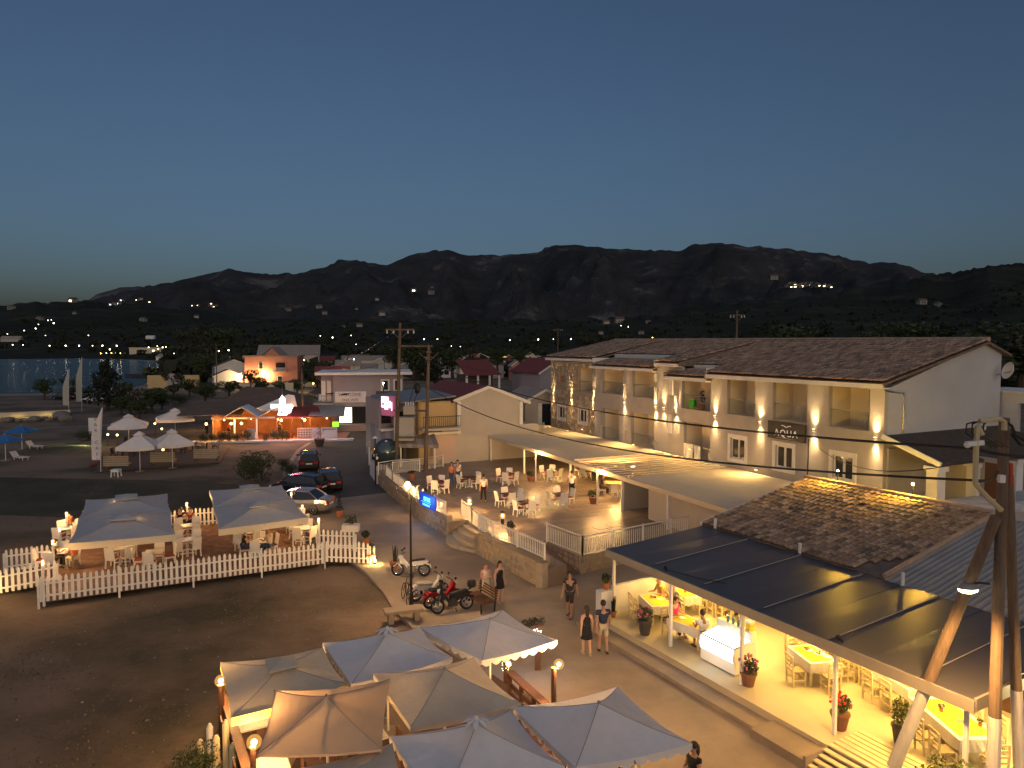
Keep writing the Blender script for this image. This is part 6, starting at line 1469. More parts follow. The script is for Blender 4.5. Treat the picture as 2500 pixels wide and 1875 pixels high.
def person(label, p, face, pose='stand', top='white', bottom='denim', hair=(.02,.013,.01), skin='light', legs='long', sleeves='short', dress=None, h=1.72, female=False, bald=False, bag=None, group=None, seat_z=.46, arms='down', stride=.0):
    t = thing('person', label, 'person', p, face, group); k = h/1.72
    sw = .165 if female else .19
    if pose == 'sit':
        pz = seat_z + .10; ty = .05
        hip = {-1: Vector((-.09,.02,pz)), 1: Vector((.09,.02,pz))}; kne = {s: Vector((s*.12,.42,pz-.02)) for s in (-1,1)}; ank = {s: Vector((s*.12,.40,.09)) for s in (-1,1)}
        spine = [Vector((0,0,pz)), Vector((0,.02,pz+.17)), Vector((0,.05,pz+.39)), Vector((0,.07,pz+.55)), Vector((0,.11,pz+.70))]
    else:
        pz = .93
        st = stride
        hip = {-1: Vector((-.09,0,pz-.03)), 1: Vector((.09,0,pz-.03))}
        kne = {-1: Vector((-.10,.05+st*.5,.50)), 1: Vector((.10,.03-st*.35,.50))}; ank = {-1: Vector((-.10,st*.9-.01,.08)), 1: Vector((.10,-st*.9-.03,.08+st*.18))}
        spine = [Vector((0,0,pz)), Vector((0,.0,pz+.16)), Vector((0,.0,pz+.37)), Vector((0,-.005,pz+.54)), Vector((0,.02,pz+.70))]
    pel, wai, che, nec, hea = spine
    sho = {s: Vector((s*sw, che.y-.01, che.z+.10)) for s in (-1,1)}
    if pose == 'sit' or arms == 'table':
        elb = {s: sho[s] + Vector((s*.06,.10,-.25)) for s in (-1,1)}; wri = {s: elb[s] + Vector((-s*.08,.22,.03)) for s in (-1,1)}
    elif arms == 'phone':
        elb = {s: sho[s] + Vector((s*.04,.06,-.27)) for s in (-1,1)}; wri = {s: elb[s] + Vector((-s*.13,.20,.10)) for s in (-1,1)}
    elif arms == 'crossed':
        elb = {s: sho[s] + Vector((s*.05,.05,-.27)) for s in (-1,1)}; wri = {s: Vector((-s*.06,.20,sho[s].z-.24+.03*s)) for s in (-1,1)}
    elif arms == 'hug':
        elb = {-1: sho[-1]+Vector((-.16,.02,-.14)), 1: sho[1]+Vector((.05,-.02,-.27))}; wri = {-1: elb[-1]+Vector((-.18,-.02,.04)), 1: elb[1]+Vector((.0,.08,-.24))}
    else:
        elb = {s: sho[s] + Vector((s*.05,-.03+s*stride*.5,-.28)) for s in (-1,1)}; wri = {s: elb[s] + Vector((s*.015,.06+s*stride*.6,-.24)) for s in (-1,1)}
    J = {'pel':(pel,(.145,.115)),'wai':(wai,(.125,.10)) if not female else (wai,(.108,.09)),'che':(che,(.15,.115)),'nec':(nec,.055),'hea':(hea,(.078,.098)),'top':(hea+Vector((0,.0,.085)),(.062,.075)),'nose':(hea+Vector((0,.115,-.005)),.014)}
    E = [('pel','wai'),('wai','che'),('che','nec'),('nec','hea'),('hea','top'),('hea','nose')]
    for s, n in ((-1,'l'),(1,'r')):
        J.update({n+'sh':(sho[s],.062),n+'el':(elb[s],.044),n+'wr':(wri[s],.030),n+'hp':(hip[s],.088),n+'kn':(kne[s],.060),n+'an':(ank[s],.040),n+'to':(ank[s]+Vector((0,.15,-.045)),.034)})
        E += [('che',n+'sh'),(n+'sh',n+'el'),(n+'el',n+'wr'),('pel',n+'hp'),(n+'hp',n+'kn'),(n+'kn',n+'an'),(n+'an',n+'to')]
        d = (wri[s]-elb[s]).normalized(); sd_ = d.cross(Vector((0,0,1))); sd_ = sd_.normalized() if sd_.length > .1 else Vector((0,1,0))
        J[n+'pa'] = (wri[s]+d*.07,(.036,.02)); E.append((n+'wr',n+'pa'))
        for i in range(4):
            J[n+'f%d'%i] = (wri[s]+d*(.15-.012*abs(i-1.3))+sd_*(.017*(i-1.5))+Vector((0,0,-.012)), .0085); E.append((n+'pa',n+'f%d'%i))
        J[n+'th'] = (wri[s]+d*.085+sd_*(-.045)+Vector((0,0,.01)), .010); E.append((n+'wr',n+'th'))
    body = skin_mesh('body', J, E, 'pel', SKIN[skin], t); body.scale = (k,)*3
    def sub(keys, grow): return {q: (J[q][0], tuple(r+grow for r in J[q][1]) if isinstance(J[q][1], tuple) else J[q][1]+grow) for q in keys}
    if dress:
        m = MB(); z0, z1 = dress[1], che.z+.02
        m.lathe([(.26 if z0 < .5 else .22, z0),(.19,(z0+pz)/2),(.17,pz),(.128,wai.z),(.155,che.z),(.12,che.z+.09)], 16); m.lathe([(.262 if z0 < .5 else .222, z0-.005),(.19,z0+.12)], 16)
        for i, v in enumerate(m.v):
            a = math.atan2(v[1], v[0]); f = 1+.06*math.sin(a*7)*max(0,(pz-v[2]))
            m.v[i] = (v[0]*f, v[1]*f*.85, v[2])
        m.build('dress', cm(dress[0], CL[dress[0]]), t, smooth=True).scale = (k,)*3
        if dress[0] == 'cream':
            o = skin_mesh('top', sub(['wai','che','lsh','rsh','lel','rel'], .016), [('wai','che'),('che','lsh'),('lsh','lel'),('che','rsh'),('rsh','rel')], 'che', cm('palepink', CL['palepink']), t); o.scale = (k,)*3
    else:
        ks = ['pel','wai','che','lsh','rsh'] ; es = [('pel','wai'),('wai','che'),('che','lsh'),('che','rsh')]
        T = sub(ks, .02)
        if sleeves != 'none':
            for n in 'lr':
                f = .5 if sleeves == 'short' else 1.0; a = J[n+'sh'][0].lerp(J[n+'el'][0], f)
                T[n+'sl'] = (a, .062); es.append((n+'sh', n+'sl'))
                if sleeves == 'long': T[n+'cf'] = (J[n+'el'][0].lerp(J[n+'wr'][0], .9), .042); es.append((n+'sl', n+'cf'))
        skin_mesh('shirt', T, es, 'che', cm(top, CL[top]), t).scale = (k,)*3
        B = {'pel':(pel-Vector((0,0,.0)),(.152,.122))}; es = []
        for n in 'lr':
            B[n+'hp'] = (J[n+'hp'][0], .102); B[n+'kn'] = (J[n+'kn'][0] if legs == 'long' else J[n+'hp'][0].lerp(J[n+'kn'][0], .95), .078); es += [('pel',n+'hp'),(n+'hp',n+'kn')]
            if legs == 'long': B[n+'an'] = (J[n+'an'][0]+Vector((0,0,.02)), .056); es.append((n+'kn',n+'an'))
        skin_mesh('trousers' if legs == 'long' else 'shorts', B, es, 'pel', cm(bottom, CL[bottom]), t).scale = (k,)*3
    hm = mat('hair_%d' % int(hair[0]*1000), hair, .6)
    if not bald:
        m = MB(); c = hea+Vector((0,-.018,.045)); m.ball(c, .108, 12, 8, 1.0)
        m.v = [(x*(.9 if True else 1), y if y < c.y+.06 else c.y+.06+(y-c.y-.06)*.3, z if z > c.z-.03 or y < c.y+.01 else c.z-.03+(z-c.z+.03)*.1) for x, y, z in m.v]
        if female: m.tube([c+Vector((0,-.06,-.02)), c+Vector((0,-.09,-.16)), c+Vector((0,-.08,-.30))], [.085,.08,.05], 8)
        m.build('hair', hm, t, smooth=True).scale = (k,)*3
    m = MB()
    for s in (-1,1): m.ball(hea+Vector((s*.032,.088,.018)), .010, 6, 4)
    m.build('eyes', eyem, t).scale = (k,)*3
    m = MB(); m.tube([hea+Vector((-.022,.093,-.045)), hea+Vector((0,.098,-.046)), hea+Vector((.022,.093,-.045))], .006, 5); m.build('mouth', cm('red', CL['red']), t).scale = (k,)*3
    m = MB()
    for s in (-1,1): m.ball(hea+Vector((s*.082,.0,.0)), .02, 6, 4)
    m.build('ears', SKIN[skin], t).scale = (k,)*3
    m = MB()
    for s in (-1,1): a = ank[s]; m.box(a.x-.042,a.x+.042,a.y-.07,a.y+.19,a.z-.082,a.z-.05)
    m.build('shoes', black if not female else cm('beige', CL['beige']), t).scale = (k,)*3
    return t
S_, T_ = 0.0, .8
def gp(u, v, z=0): return G(u, v, z)
person('person in a pale pink top and long cream skirt with folded arms on the street', gp(1186,1470), R(200), top='palepink', dress=('cream',.10), female=True, skin='light', hair=(.16,.08,.04), arms='crossed', h=1.62)
person('woman with long dark hair in a short black dress with bare legs', gp(1220,1470), R(215), dress=('black',.62), female=True, arms='down', h=1.70)
person('man in dark shirt and dark shorts walking on the street', gp(1391,1505), R(160), top='charcoal', bottom='charcoal', legs='short', stride=.16, h=1.78, skin='tan')
person('woman in a black dress walking up the street with arm round the man', gp(1432,1598), R(8), dress=('black',.60), female=True, arms='down', stride=.12, h=1.68, hair=(.03,.015,.01))
person('man in navy shirt and beige shorts walking beside the woman', gp(1472,1592), R(5), top='navy', bottom='beige', legs='short', stride=.17, h=1.80, skin='tan')
person('woman in dark top with a bag at the bottom edge of the street', gp(1692,1990), R(120), top='black', bottom='charcoal', female=True, skin='tan', arms='phone', h=1.68)
person('man in white shirt and jeans looking at a phone on the terrace', gp(*z8(566,276),.8), R(175), top='white', bottom='denim', arms='phone', h=1.80, skin='tan').location.z = .8
person('person in orange shirt and jeans standing beside the man with a phone', gp(*z8(527,281),.8), R(165), top='orange', bottom='denim', arms='down', h=1.70, skin='tan')
person('waiter in black and white shirt and black trousers between terrace tables', gp(*z8(730,380),.8), R(20), top='white', bottom='black', stride=.1, h=1.74)
person('heavy man in a white t-shirt seen from behind among the terrace tables', gp(*z8(1290,362),.8), R(-20), top='white', bottom='black', h=1.82, skin='tan')
person('dark dressed person standing by the lamp post at the busy table', gp(*z8(1430,258),.8), R(30), top='charcoal', bottom='charcoal', h=1.72)
def seated(label, p, face, z, **kw): return person(label, Vector((p[0],p[1],z)), face, 'sit', **kw)
q = G(*z8(1590,335),.8)
seated('person in dark purple top sitting at the left of the busy canopy table', (q.x-1.15,q.y-.05), R(-80), .8, top='charcoal', bottom='charcoal', female=True, hair=(.10,.04,.02))
seated('man in black sitting at the right of the busy canopy table', (q.x+.75,q.y-.35), R(70), .8, top='black', bottom='black', hair=(.10,.02,.03))
seated('person with yellow top on the far side of the busy canopy table', (q.x+1.0,q.y+.6), R(170), .8, top='yellow', bottom='denim')
def tsit(label, tb_, dx, dy, face, **kw):
    p = tloc(tb_[0]+dx, tb_[1]+dy, FZ); return person(label, p, TRZ+face, 'sit', **kw)
tsit('person in a yellow shirt sitting at the taverna wall table', tA, -.42, .62, R(170), top='yellow', bottom='grey', skin='tan', hair=(.3,.28,.25))
tsit('balding man in a grey shirt leaning over his plate in the taverna', tA, .30, .70, R(165), top='grey', bottom='denim', skin='tan', bald=True)
tsit('woman in a bright pink top seen from behind near the second post', tC, -.80, -.02, R(-85), top='pink', bottom='denim', female=True, hair=(.03,.02,.015))
tsit('man in a white shirt sitting beside the freezer with patterned shorts', tC, .78, -.1, R(75), top='white', bottom='beige', legs='short', skin='dark')
tsit('diner in grey at the back of the taverna', (2.2,4.3), .2, .6, R(180), top='grey', bottom='charcoal')
def deckp_(x, y): return dz(*z6(x, y))
for (x, y, f, lb, kw) in ((305,560,R(-30),'man in dark shirt dining at the front left deck corner',dict(top='charcoal',bottom='charcoal')),(425,560,R(60),'woman in orange top dining at the front left deck corner',dict(top='orange',bottom='beige',female=True)),(1385,490,R(-60),'man in dark shirt at the front deck table beside the fence',dict(top='charcoal',bottom='denim')),(1535,485,R(70),'bald man in a patterned pale shirt by the deck fence',dict(top='beige',bottom='denim',bald=True,skin='tan')),(1030,345,R(180),'dark haired diner on the left of the deck gap table',dict(top='black',bottom='black',female=True)),(1085,345,R(185),'dark haired diner on the right of the deck gap table',dict(top='red',bottom='black',female=True)),(760,430,R(180),'diner in pink under the left umbrella roof',dict(top='palepink',bottom='beige')),(405,370,R(100),'person in orange by the left side lamps of the deck',dict(top='orange',bottom='green'))):
    seated(lb, deckp_(x, y), f, .42, **kw)
pw_ = G(852,1780,.5); seated('woman in a green top resting her chin under the parasols', (pw_.x,pw_.y+.1), R(130), .06, top='green', bottom='charcoal', female=True, hair=(.03,.015,.01), skin='tan')
person('shopper in green and white in front of the gift shop', gp(823,1040), R(10), top='green', bottom='beige', legs='short', h=1.75)
person('shopper in pale clothes in front of the gift shop', gp(830,1042), R(-20), top='beige', bottom='cream', legs='short', h=1.65, female=True)
for (u, v, f, lb, tp_) in ((505,1062,0,'dark silhouetted guest standing inside the orange lit restaurant','black'),(535,1060,30,'second guest at the orange lit restaurant tables','charcoal'),(560,1066,-40,'guest in red at the left of the orange restaurant','red'),(683,1062,200,'guest in dark clothes by the restaurant entrance','charcoal')):
    person(lb, gp(u,v), R(f), top=tp_, bottom='charcoal')

# ================================================================ VEHICLES
tyre = mat('tyre', (.012,.012,.012), .85); rimm = mat('alloy_rim', (.45,.45,.46), .3, metal=.8); cglass = mat('car_glass', (.008,.009,.011), .05, spec=.8)
lens_r = mat('tail_lens', (.30,.012,.012), .2, emit=(1,.03,.02), es=.05); lens_w = mat('head_lens', (.6,.6,.6), .1); platem = mat('number_plate', (.62,.62,.6), .5)
def car(label, p, face, paint, L=4.4, W=1.76, H=1.45, kind='sedan', ):
    """p = centre on the ground, front along local +y"""
    t = thing('parked_car', label, 'car', p, face); h = L/2; w_ = W/2
    if kind == 'sedan': st = [(-h,.45,.78,.80),(-h+.12,.26,.92,.93),(-h+.75,.2,.97,1),(-.6,.18,.93,1),(.6,.18,.90,1),(h-.95,.18,.86,.99),(h-.3,.22,.70,.90),(h,.38,.56,.72)]
    else: st = [(-h,.42,.88,.86),(-h+.10,.26,.98,.95),(-h+.6,.2,.99,1),(-.6,.18,.95,1),(.6,.18,.92,1),(h-.9,.18,.88,.99),(h-.3,.22,.72,.90),(h,.38,.58,.72)]
    m = MB(); n = 8
    for y, zb, zt, f in st:
        m.v += [(-w_*f*.88,y,zb),(w_*f*.88,y,zb),(w_*f,y,zb+.16),(w_*f,y,zt-.22),(w_*f*.93,y,zt-.02),(w_*f*.55,y,zt+.02),(-w_*f*.55,y,zt+.02),(-w_*f*.93,y,zt-.02),(-w_*f,y,zt-.22),(-w_*f,y,zb+.16)]
    n = 10
    for i in range(len(st)-1):
        for j in range(n): m.f.append((i*n+j, i*n+(j+1)%n, (i+1)*n+(j+1)%n, (i+1)*n+j))
    m.f += [tuple(range(n-1,-1,-1)), tuple((len(st)-1)*n+j for j in range(n))]
    m.build('body', paint, t, smooth=False)
    if kind == 'sedan': g_ = [(-h+.62,.96),(-h+1.25,H-.03),(-.1,H),(.45,H-.06),(1.05,.90)]
    else: g_ = [(-h+.12,.98),(-h+.42,H-.07),(-.3,H),(.5,H-.06),(1.12,.92)]
    m = MB()
    for y, z in g_:
        low = .92; wt = w_*(.90 - .26*(z-low)/(H-low)); m.v += [(-w_*.90,y,low),(-wt,y,z-.01),(-wt*.8,y,z),(wt*.8,y,z),(wt,y,z-.01),(w_*.90,y,low)]
    for i in range(len(g_)-1):
        for j in range(5): m.f.append((i*6+j, i*6+j+1, (i+1)*6+j+1, (i+1)*6+j))
    m.build('windows', cglass, t)
    m = MB(); rp3 = g_[1:4]; 
    for y, z in rp3: wt = w_*(.90-.26*(z-.92)/(H-.92))*.98; m.v += [(-wt,y,z-.004),(-wt*.8,y,z+.018),(wt*.8,y,z+.018),(wt,y,z-.004)]
    for i in range(2):
        for j in range(3): m.f.append((i*4+j,i*4+j+1,(i+1)*4+j+1,(i+1)*4+j))
    m.build('roof_panel', paint, t)
    for sx in (-1,1):
        m = MB(); 
        for (y0,z0),(y1,z1) in zip(g_, g_[1:]):
            wa, wb = w_*(.91-.26*(z0-.92)/(H-.92)), w_*(.91-.26*(z1-.92)/(H-.92)); m.bar((sx*wa,y0,z0),(sx*wb,y1,z1),.05,.05)
        m.bar((sx*w_*.84,-.15,.93),(sx*w_*.66,-.15,H-.04),.06,.03); m.build('window_frame', paint, t)
        for y in (-h+.85, h-.9):
            wo = bpy.data.objects.new('wheel', None); COL.objects.link(wo); wo.parent = t; wo.location = (sx*(w_-.10),y,.31)
            m = MB(); m.tube([(-.1,0,0),(.1,0,0)], .31, 20); m.build('tyre', tyre, wo)
            m = MB(); m.tube([(sx*.085,0,0),(sx*.108,0,0)], .075, 10)
            for a in range(6): m.bar((sx*.104,0,0),(sx*.104,.20*math.cos(a*1.047),.20*math.sin(a*1.047)),.05,.012)
            m.tube([(sx*.1,.205*math.cos(a*.314),.205*math.sin(a*.314)) for a in range(21)], .02, 5); m.build('rim', rimm, wo)
        m = MB(); m.box(sx*w_*.62-.16,sx*w_*.62+.16,-h-.012,-h+.16,.66,.84); m.build('tail_light', lens_r, t)
        m = MB(); m.box(sx*w_*.60-.17,sx*w_*.60+.17,h-.14,h+.01,.50,.62); m.build('headlight', lens_w, t)
        m = MB(); m.box(sx*(w_+.09)-.09,sx*(w_+.09)+.09,.72,.82,.95,1.08); m.build('wing_mirror', paint, t)
        m = MB(); m.box(sx*(w_*.995)-.012,sx*(w_*.995)+.012,-.35,-.22,.74,.77); m.build('door_handle', rimm, t)
    m = MB(); m.box(-.26,.26,-h-.018,-h+.02,.56,.67) if kind == 'sedan' else m.box(-.26,.26,-h-.018,-h+.02,.62,.73); m.build('number_plate', platem, t)
    m = MB(); m.box(-w_*.8,w_*.8,-h-.02,-h+.03,.34,.48); m.build('bumper', paint, t)
    return t
silver = mat('silver_paint', (.42,.42,.44), .25, metal=.7); blackp = mat('black_paint', (.010,.010,.012), .18, spec=.6); brownp = mat('brown_paint', (.06,.045,.042), .25, metal=.4); bluep = mat('dark_blue_paint', (.008,.010,.014), .25); whitep = mat('white_paint_car', (.55,.55,.56), .3); greenp = mat('teal_paint', (.09,.16,.16), .35)
cp = lambda u, v: G(u, v, 0)
c0 = cp(762,1256)
car('silver sedan with alloy wheels parked beside the right umbrella roof', c0+Vector((-1.25,.95,0)), R(82), silver, 4.7, 1.8, 1.43)
car('glossy black hatchback seen from behind on the dark road', cp(803,1205)+Vector((-.6,2.0,0)), R(22), blackp, 4.1, 1.74, 1.5, 'hatch')
car('dark car half hidden behind the silver sedan', cp(735,1213)+Vector((-.4,1.0,0)), R(70), bluep, 4.2, 1.74, 1.48, 'hatch')
car('brown metallic car seen from behind by the pale post', cp(757,1152)+Vector((-.7,2.2,0)), R(16), brownp, 4.5, 1.76, 1.5, 'hatch')
car('dark car among the shore bushes on the left', G(147,977)+Vector((0,1,0)), R(80), blackp, 4.4, 1.8, 1.5, 'hatch')
car('teal van-like car behind the feather flags', G(205,972)+Vector((0,2,0)), R(85), greenp, 4.6, 1.8, 1.7, 'hatch')
car('white fronted car parked beside the big dense shore tree', G(232,982), R(120), whitep, 4.3, 1.76, 1.5, 'hatch')
bd = thing('sunshade_board', 'pale folded sunshade board leaning on the dark car behind the silver sedan', 'board', G(775,1214,.75), R(20))
m = MB(); m.tbox(Matrix.Rotation(R(35),4,'X'), .9, .03, .7); m.build('board', whitewash, bd)
# motorbikes
chrome = mat('chrome', (.55,.55,.55), .15, metal=1.0); seatm = mat('black_seat', (.015,.014,.014), .6); bikewhite = mat('bike_white', (.55,.54,.52), .35); bikered = mat('bike_red', (.28,.012,.02), .3)
def ring(m, c, r, th, n=20, ax='x'):
    m.tube([(c[0], c[1]+r*math.cos(2*math.pi*k/n), c[2]+r*math.sin(2*math.pi*k/n)) for k in range(n+1)], th, 6, False)
def motorbike(label, p, face, paint, seat=seatm, box=False, scooter=False, lean=8):
    t = thing('motorbike', label, 'motorbike', p, face); t.rotation_euler = (0, R(lean), face)
    for y, nm in ((-.62,'wheel'),(.62,'wheel')):
        wo = bpy.data.objects.new(nm, None); COL.objects.link(wo); wo.parent = t; wo.location = (0,y,.30)
        m = MB(); ring(m, (0,0,0), .255, .05); m.build('tyre', tyre, wo)
        m = MB(); ring(m, (0,0,0), .205, .014); 
        for a in range(6): m.bar((0,0,0),(0,.2*math.cos(a*1.047),.2*math.sin(a*1.047)),.02,.016)
        m.tube([(-.06,0,0),(.06,0,0)], .05, 8); m.build('rim', chrome if not scooter else rimm, wo)
    m = MB(); m.tube([(0,.62,.30),(0,.50,.72),(0,.42,.98)], .035, 6); m.tube([(.08,.62,.30),(.07,.5,.72)], .022, 6); m.tube([(-.08,.62,.30),(-.07,.5,.72)], .022, 6); m.build('fork', chrome, t)
    m = MB(); m.tube([(-.34,.34,1.04),(-.16,.42,1.0),(0,.43,1.0),(.16,.42,1.0),(.34,.34,1.04)], .018, 6); m.build('handlebar', black, t)
    for s in (-1,1): m = MB(); m.tube([(s*.22,.40,1.02),(s*.26,.38,1.2)], .008, 4); m.ball((s*.27,.38,1.22), .055, 8, 5); m.build('mirror', black, t)
    m = MB(); m.slab([(-.07,.35,.80),(.07,.35,.80),(.09,.1,.50),(-.09,.1,.50)], .2); m.xprism([(.48,.55),(.55,.9),(.40,1.0),(.30,.60),(.0,.38),(-.1,.30),(-.2,.42),(.2,.55)], -.085, .085); m.build('leg_shield', paint, t)
    m = MB(); m.xprism([(-.15,.50),(.05,.55),(-.1,.66),(-.70,.74),(-.82,.68),(-.55,.52)], -.11, .11); m.build('tail_fairing', paint, t)
    m = MB(); m.xprism([(.08,.66),(.05,.74),(-.3,.80),(-.62,.84),(-.66,.76),(-.1,.68)], -.12, .12); m.build('saddle', seat, t)
    m = MB(); m.box(-.10,.10,-.2,.15,.22,.48); m.tube([(.12,.1,.3),(.14,-.3,.28),(.14,-.85,.34)], [.025,.04,.05], 8); m.build('engine', chrome if not scooter else black, t)
    m = MB(); m.xprism([(.40,.40),(.62,.62),(.82,.46),(.80,.42),(.62,.57),(.44,.38)], -.065, .065); m.xprism([(-.95,.40),(-.9,.55),(-.62,.63),(-.62,.59),(-.88,.50),(-.93,.38)], -.06, .06); m.build('mudguard', paint, t)
    m = MB(); m.ball((0,.52,.88), .09, 10, 6); m.build('headlight', lens_w, t); m = MB(); m.box(-.07,.07,-.88,-.82,.62,.70); m.build('tail_light', lens_r, t)
    if scooter: m = MB(); m.xprism([(.5,.95),(.40,1.32),(.38,1.30),(.45,.95)], -.16, .16); m.build('windscreen', cglass, t)
    if box: m = MB(); m.lathe([(.16,0),(.19,.06),(.19,.2),(.15,.28),(.03,.3)], 10, (0,-.88,.86)); m.build('top_box', black, t); m = MB(); m.tube([(0,-.6,.72),(0,-.9,.86)], .03, 5); m.build('rack', chrome, t)
    m = MB(); m.tube([(-.1,-.05,.3),(-.22,-.1,.02)], .015, 5); m.build('kick_stand', black, t)
    return t
zz7 = lambda x, y: (930+x/6.703, 1330+y/6.703)
def mid(a, b): A, B = G(*zz7(*a)), G(*zz7(*b)); return (A+B)/2, math.atan2(B.y-A.y, B.x-A.x) - math.pi/2
p, f = mid((690,515),(290,510)); motorbike('white step-through motorbike with black saddle behind the lamp post', p, f, bikewhite)
p, f = mid((610,930),(915,860)); motorbike('motorbike with a pale saddle and white side next to the bicycle', p+Vector((.05,.1,0)), f, bikewhite, mat('pale_saddle',(.30,.28,.26),.6))
p, f = mid((770,1050),(1230,930)); motorbike('red motorbike in the middle of the parked row', p, f, bikered)
p, f = mid((1440,1050),(900,1140)); motorbike('black scooter with round top box nearest the parasols', p, f, blackp, box=True, scooter=True)
def bicycle(label, p, face):
    t = thing('bicycle', label, 'bicycle', p, face); t.rotation_euler = (0, R(10), face)
    for y in (-.52,.52):
        m = MB(); ring(m, (0,y,.34), .32, .018, 24); m.build('wheel', tyre, t)
        m = MB(); [m.bar((0,y,.34),(0,y+.31*math.cos(a*.524),.34+.31*math.sin(a*.524)),.006,.006) for a in range(12)]; m.build('spokes', chrome, t)
    m = MB(); m.tube([(0,-.52,.34),(0,-.05,.32),(0,-.2,.82),(0,.36,.80),(0,-.05,.32)], .017, 6); m.tube([(0,-.52,.34),(0,-.17,.74)], .014, 6); m.tube([(0,.52,.34),(0,.36,.80),(0,.33,.98)], .016, 6); m.build('frame', darkmetal, t)
    m = MB(); m.tube([(-.28,.25,1.0),(0,.34,.99),(.28,.25,1.0)], .014, 6); m.build('handlebar', black, t); m = MB(); m.box(-.07,.07,-.34,-.1,.84,.89); m.build('saddle', black, t); m = MB(); m.tube([(-.1,-.05,.22),(0,-.05,.32),(.1,-.05,.42)], .012, 5); m.build('pedals', black, t)
p = G(*zz7(390,950)); bicycle('dark bicycle leaning against the street lamp post', p, R(20))
# bench, stone slab seat, floor grate
sb_ = thing('stone_bench', 'pale stone slab bench on the dark grass by the motorbikes', 'bench', G(*zz7(370,1230)), R(18))
m = MB(); m.box(-.75,.75,-.28,.28,.36,.46); m.build('seat_slab', concrete, sb_)
for x in (-.5,.5): m = MB(); m.box(x-.1,x+.1,-.22,.22,-.04,.36); m.build('leg', concrete, sb_)
wb = thing('slatted_bench', 'dark slatted wooden bench partly under the white parasol', 'bench', G(*zz7(1610,1040)), R(-58))
for k in range(7): m = MB(); m.box(-.75,.75,-.30+k*.1,-.235+k*.1,.42,.45); m.build('slat', darkwood, wb)
for k in range(4): m = MB(); m.box(-.75,.75,.38+k*.02,.40+k*.02,.52+k*.1,.59+k*.1); m.build('back_slat', darkwood, wb)
for x in (-.6,.6): m = MB(); m.bar((x,-.25,0),(x,-.25,.42),.05,.05); m.build('leg', darkmetal, wb); m = MB(); m.bar((x,.35,0),(x,.45,.9),.05,.05); m.build('back_support', darkmetal, wb)

# double-arm lamp post
lp = thing('street_lamp_post', 'tall slim double-armed street lamp post by the motorbikes with its left lamp lit', 'lamp post', G(1004,1477))
b0 = G(1004,1477); zt_ = DP(1001,1192,b0.y).z
m = MB(); m.tube([(0,0,0),(0,0,.5),(0,0,.52),(0,0,zt_-.9),(0,0,zt_-.2)], [.09,.085,.05,.042,.035], 8); m.build('post', darkmetal, lp)
for s in (-1,1):
    m = MB(); m.tube([(0,0,zt_-.75),(s*.12,0,zt_-.1),(s*.3,0,zt_+.12),(s*.5,0,zt_+.10),(s*.58,0,zt_-.02)], .016, 5); m.tube([(0,0,zt_-.3),(s*.2,0,zt_-.1),(s*.35,0,zt_+.1)], .010, 4); m.build('scroll_arm', darkmetal, lp)
ll = DP(995,1186,b0.y) - b0
m = MB(); m.lathe([(.05,-.12),(.10,-.05),(.12,.06),(.08,.14),(.03,.17)], 12, ll); m.build('lamp_globe', bulb, lp)
m = MB(); m.lathe([(.13,.0),(.08,.07),(.02,.12)], 10, (.58,0,zt_-.10)); m.build('unlit_shade', darkmetal, lp)
point((ll.x,ll.y,ll.z-.02), 420, (1,.58,.22), .24, lp)
# asphalt lamp posts and round lamps along the white road wall
for k, (x, y) in enumerate(((-10.6,55.2),(-11.0,56.6),(-11.5,58.2))):
    l = thing('wall_post_lamp', ['nearest unlit globe lamp on the white road wall','middle unlit globe lamp on the white road wall','farthest unlit globe lamp on the white road wall'][k], 'lamp', (x,y,1.25), 0, 'unlit globe lamps on the road wall')
    m = MB(); m.tube([(0,0,0),(0,0,.5)], .04, 6); m.build('post', darkmetal, l); m = MB(); m.ball((0,0,.6), .14, 10, 6); m.build('globe', whitewash, l)
t = thing('lamp_post', 'dark slender post at the terrace corner by the awning', 'post', G(917,1184)); m = MB(); m.tube([(0,0,0),(0,0,3.6)], .06, 8); m.build('post', darkmetal, t); m = MB(); m.lathe([(.25,0),(.05,.15)], 8, (0,0,3.6)); m.build('cap', whitewash, t)
big = tag(MB().ball((0,0,0), 1.1, 16, 10).build('mirror_ball', mat('dark_glass_ball',(.03,.05,.06),.08,spec=.8), smooth=True), 'large dark glossy ball under the striped awning', 'ball'); pq = DP(944,1103,57.5); big.location = pq; big.scale = (1,1,1)
treeat('shrub', 712, 1158, 1128, 'small dark round shrub on the pavement corner behind the brown car', name='bush', cat='bush', wide=1.1)
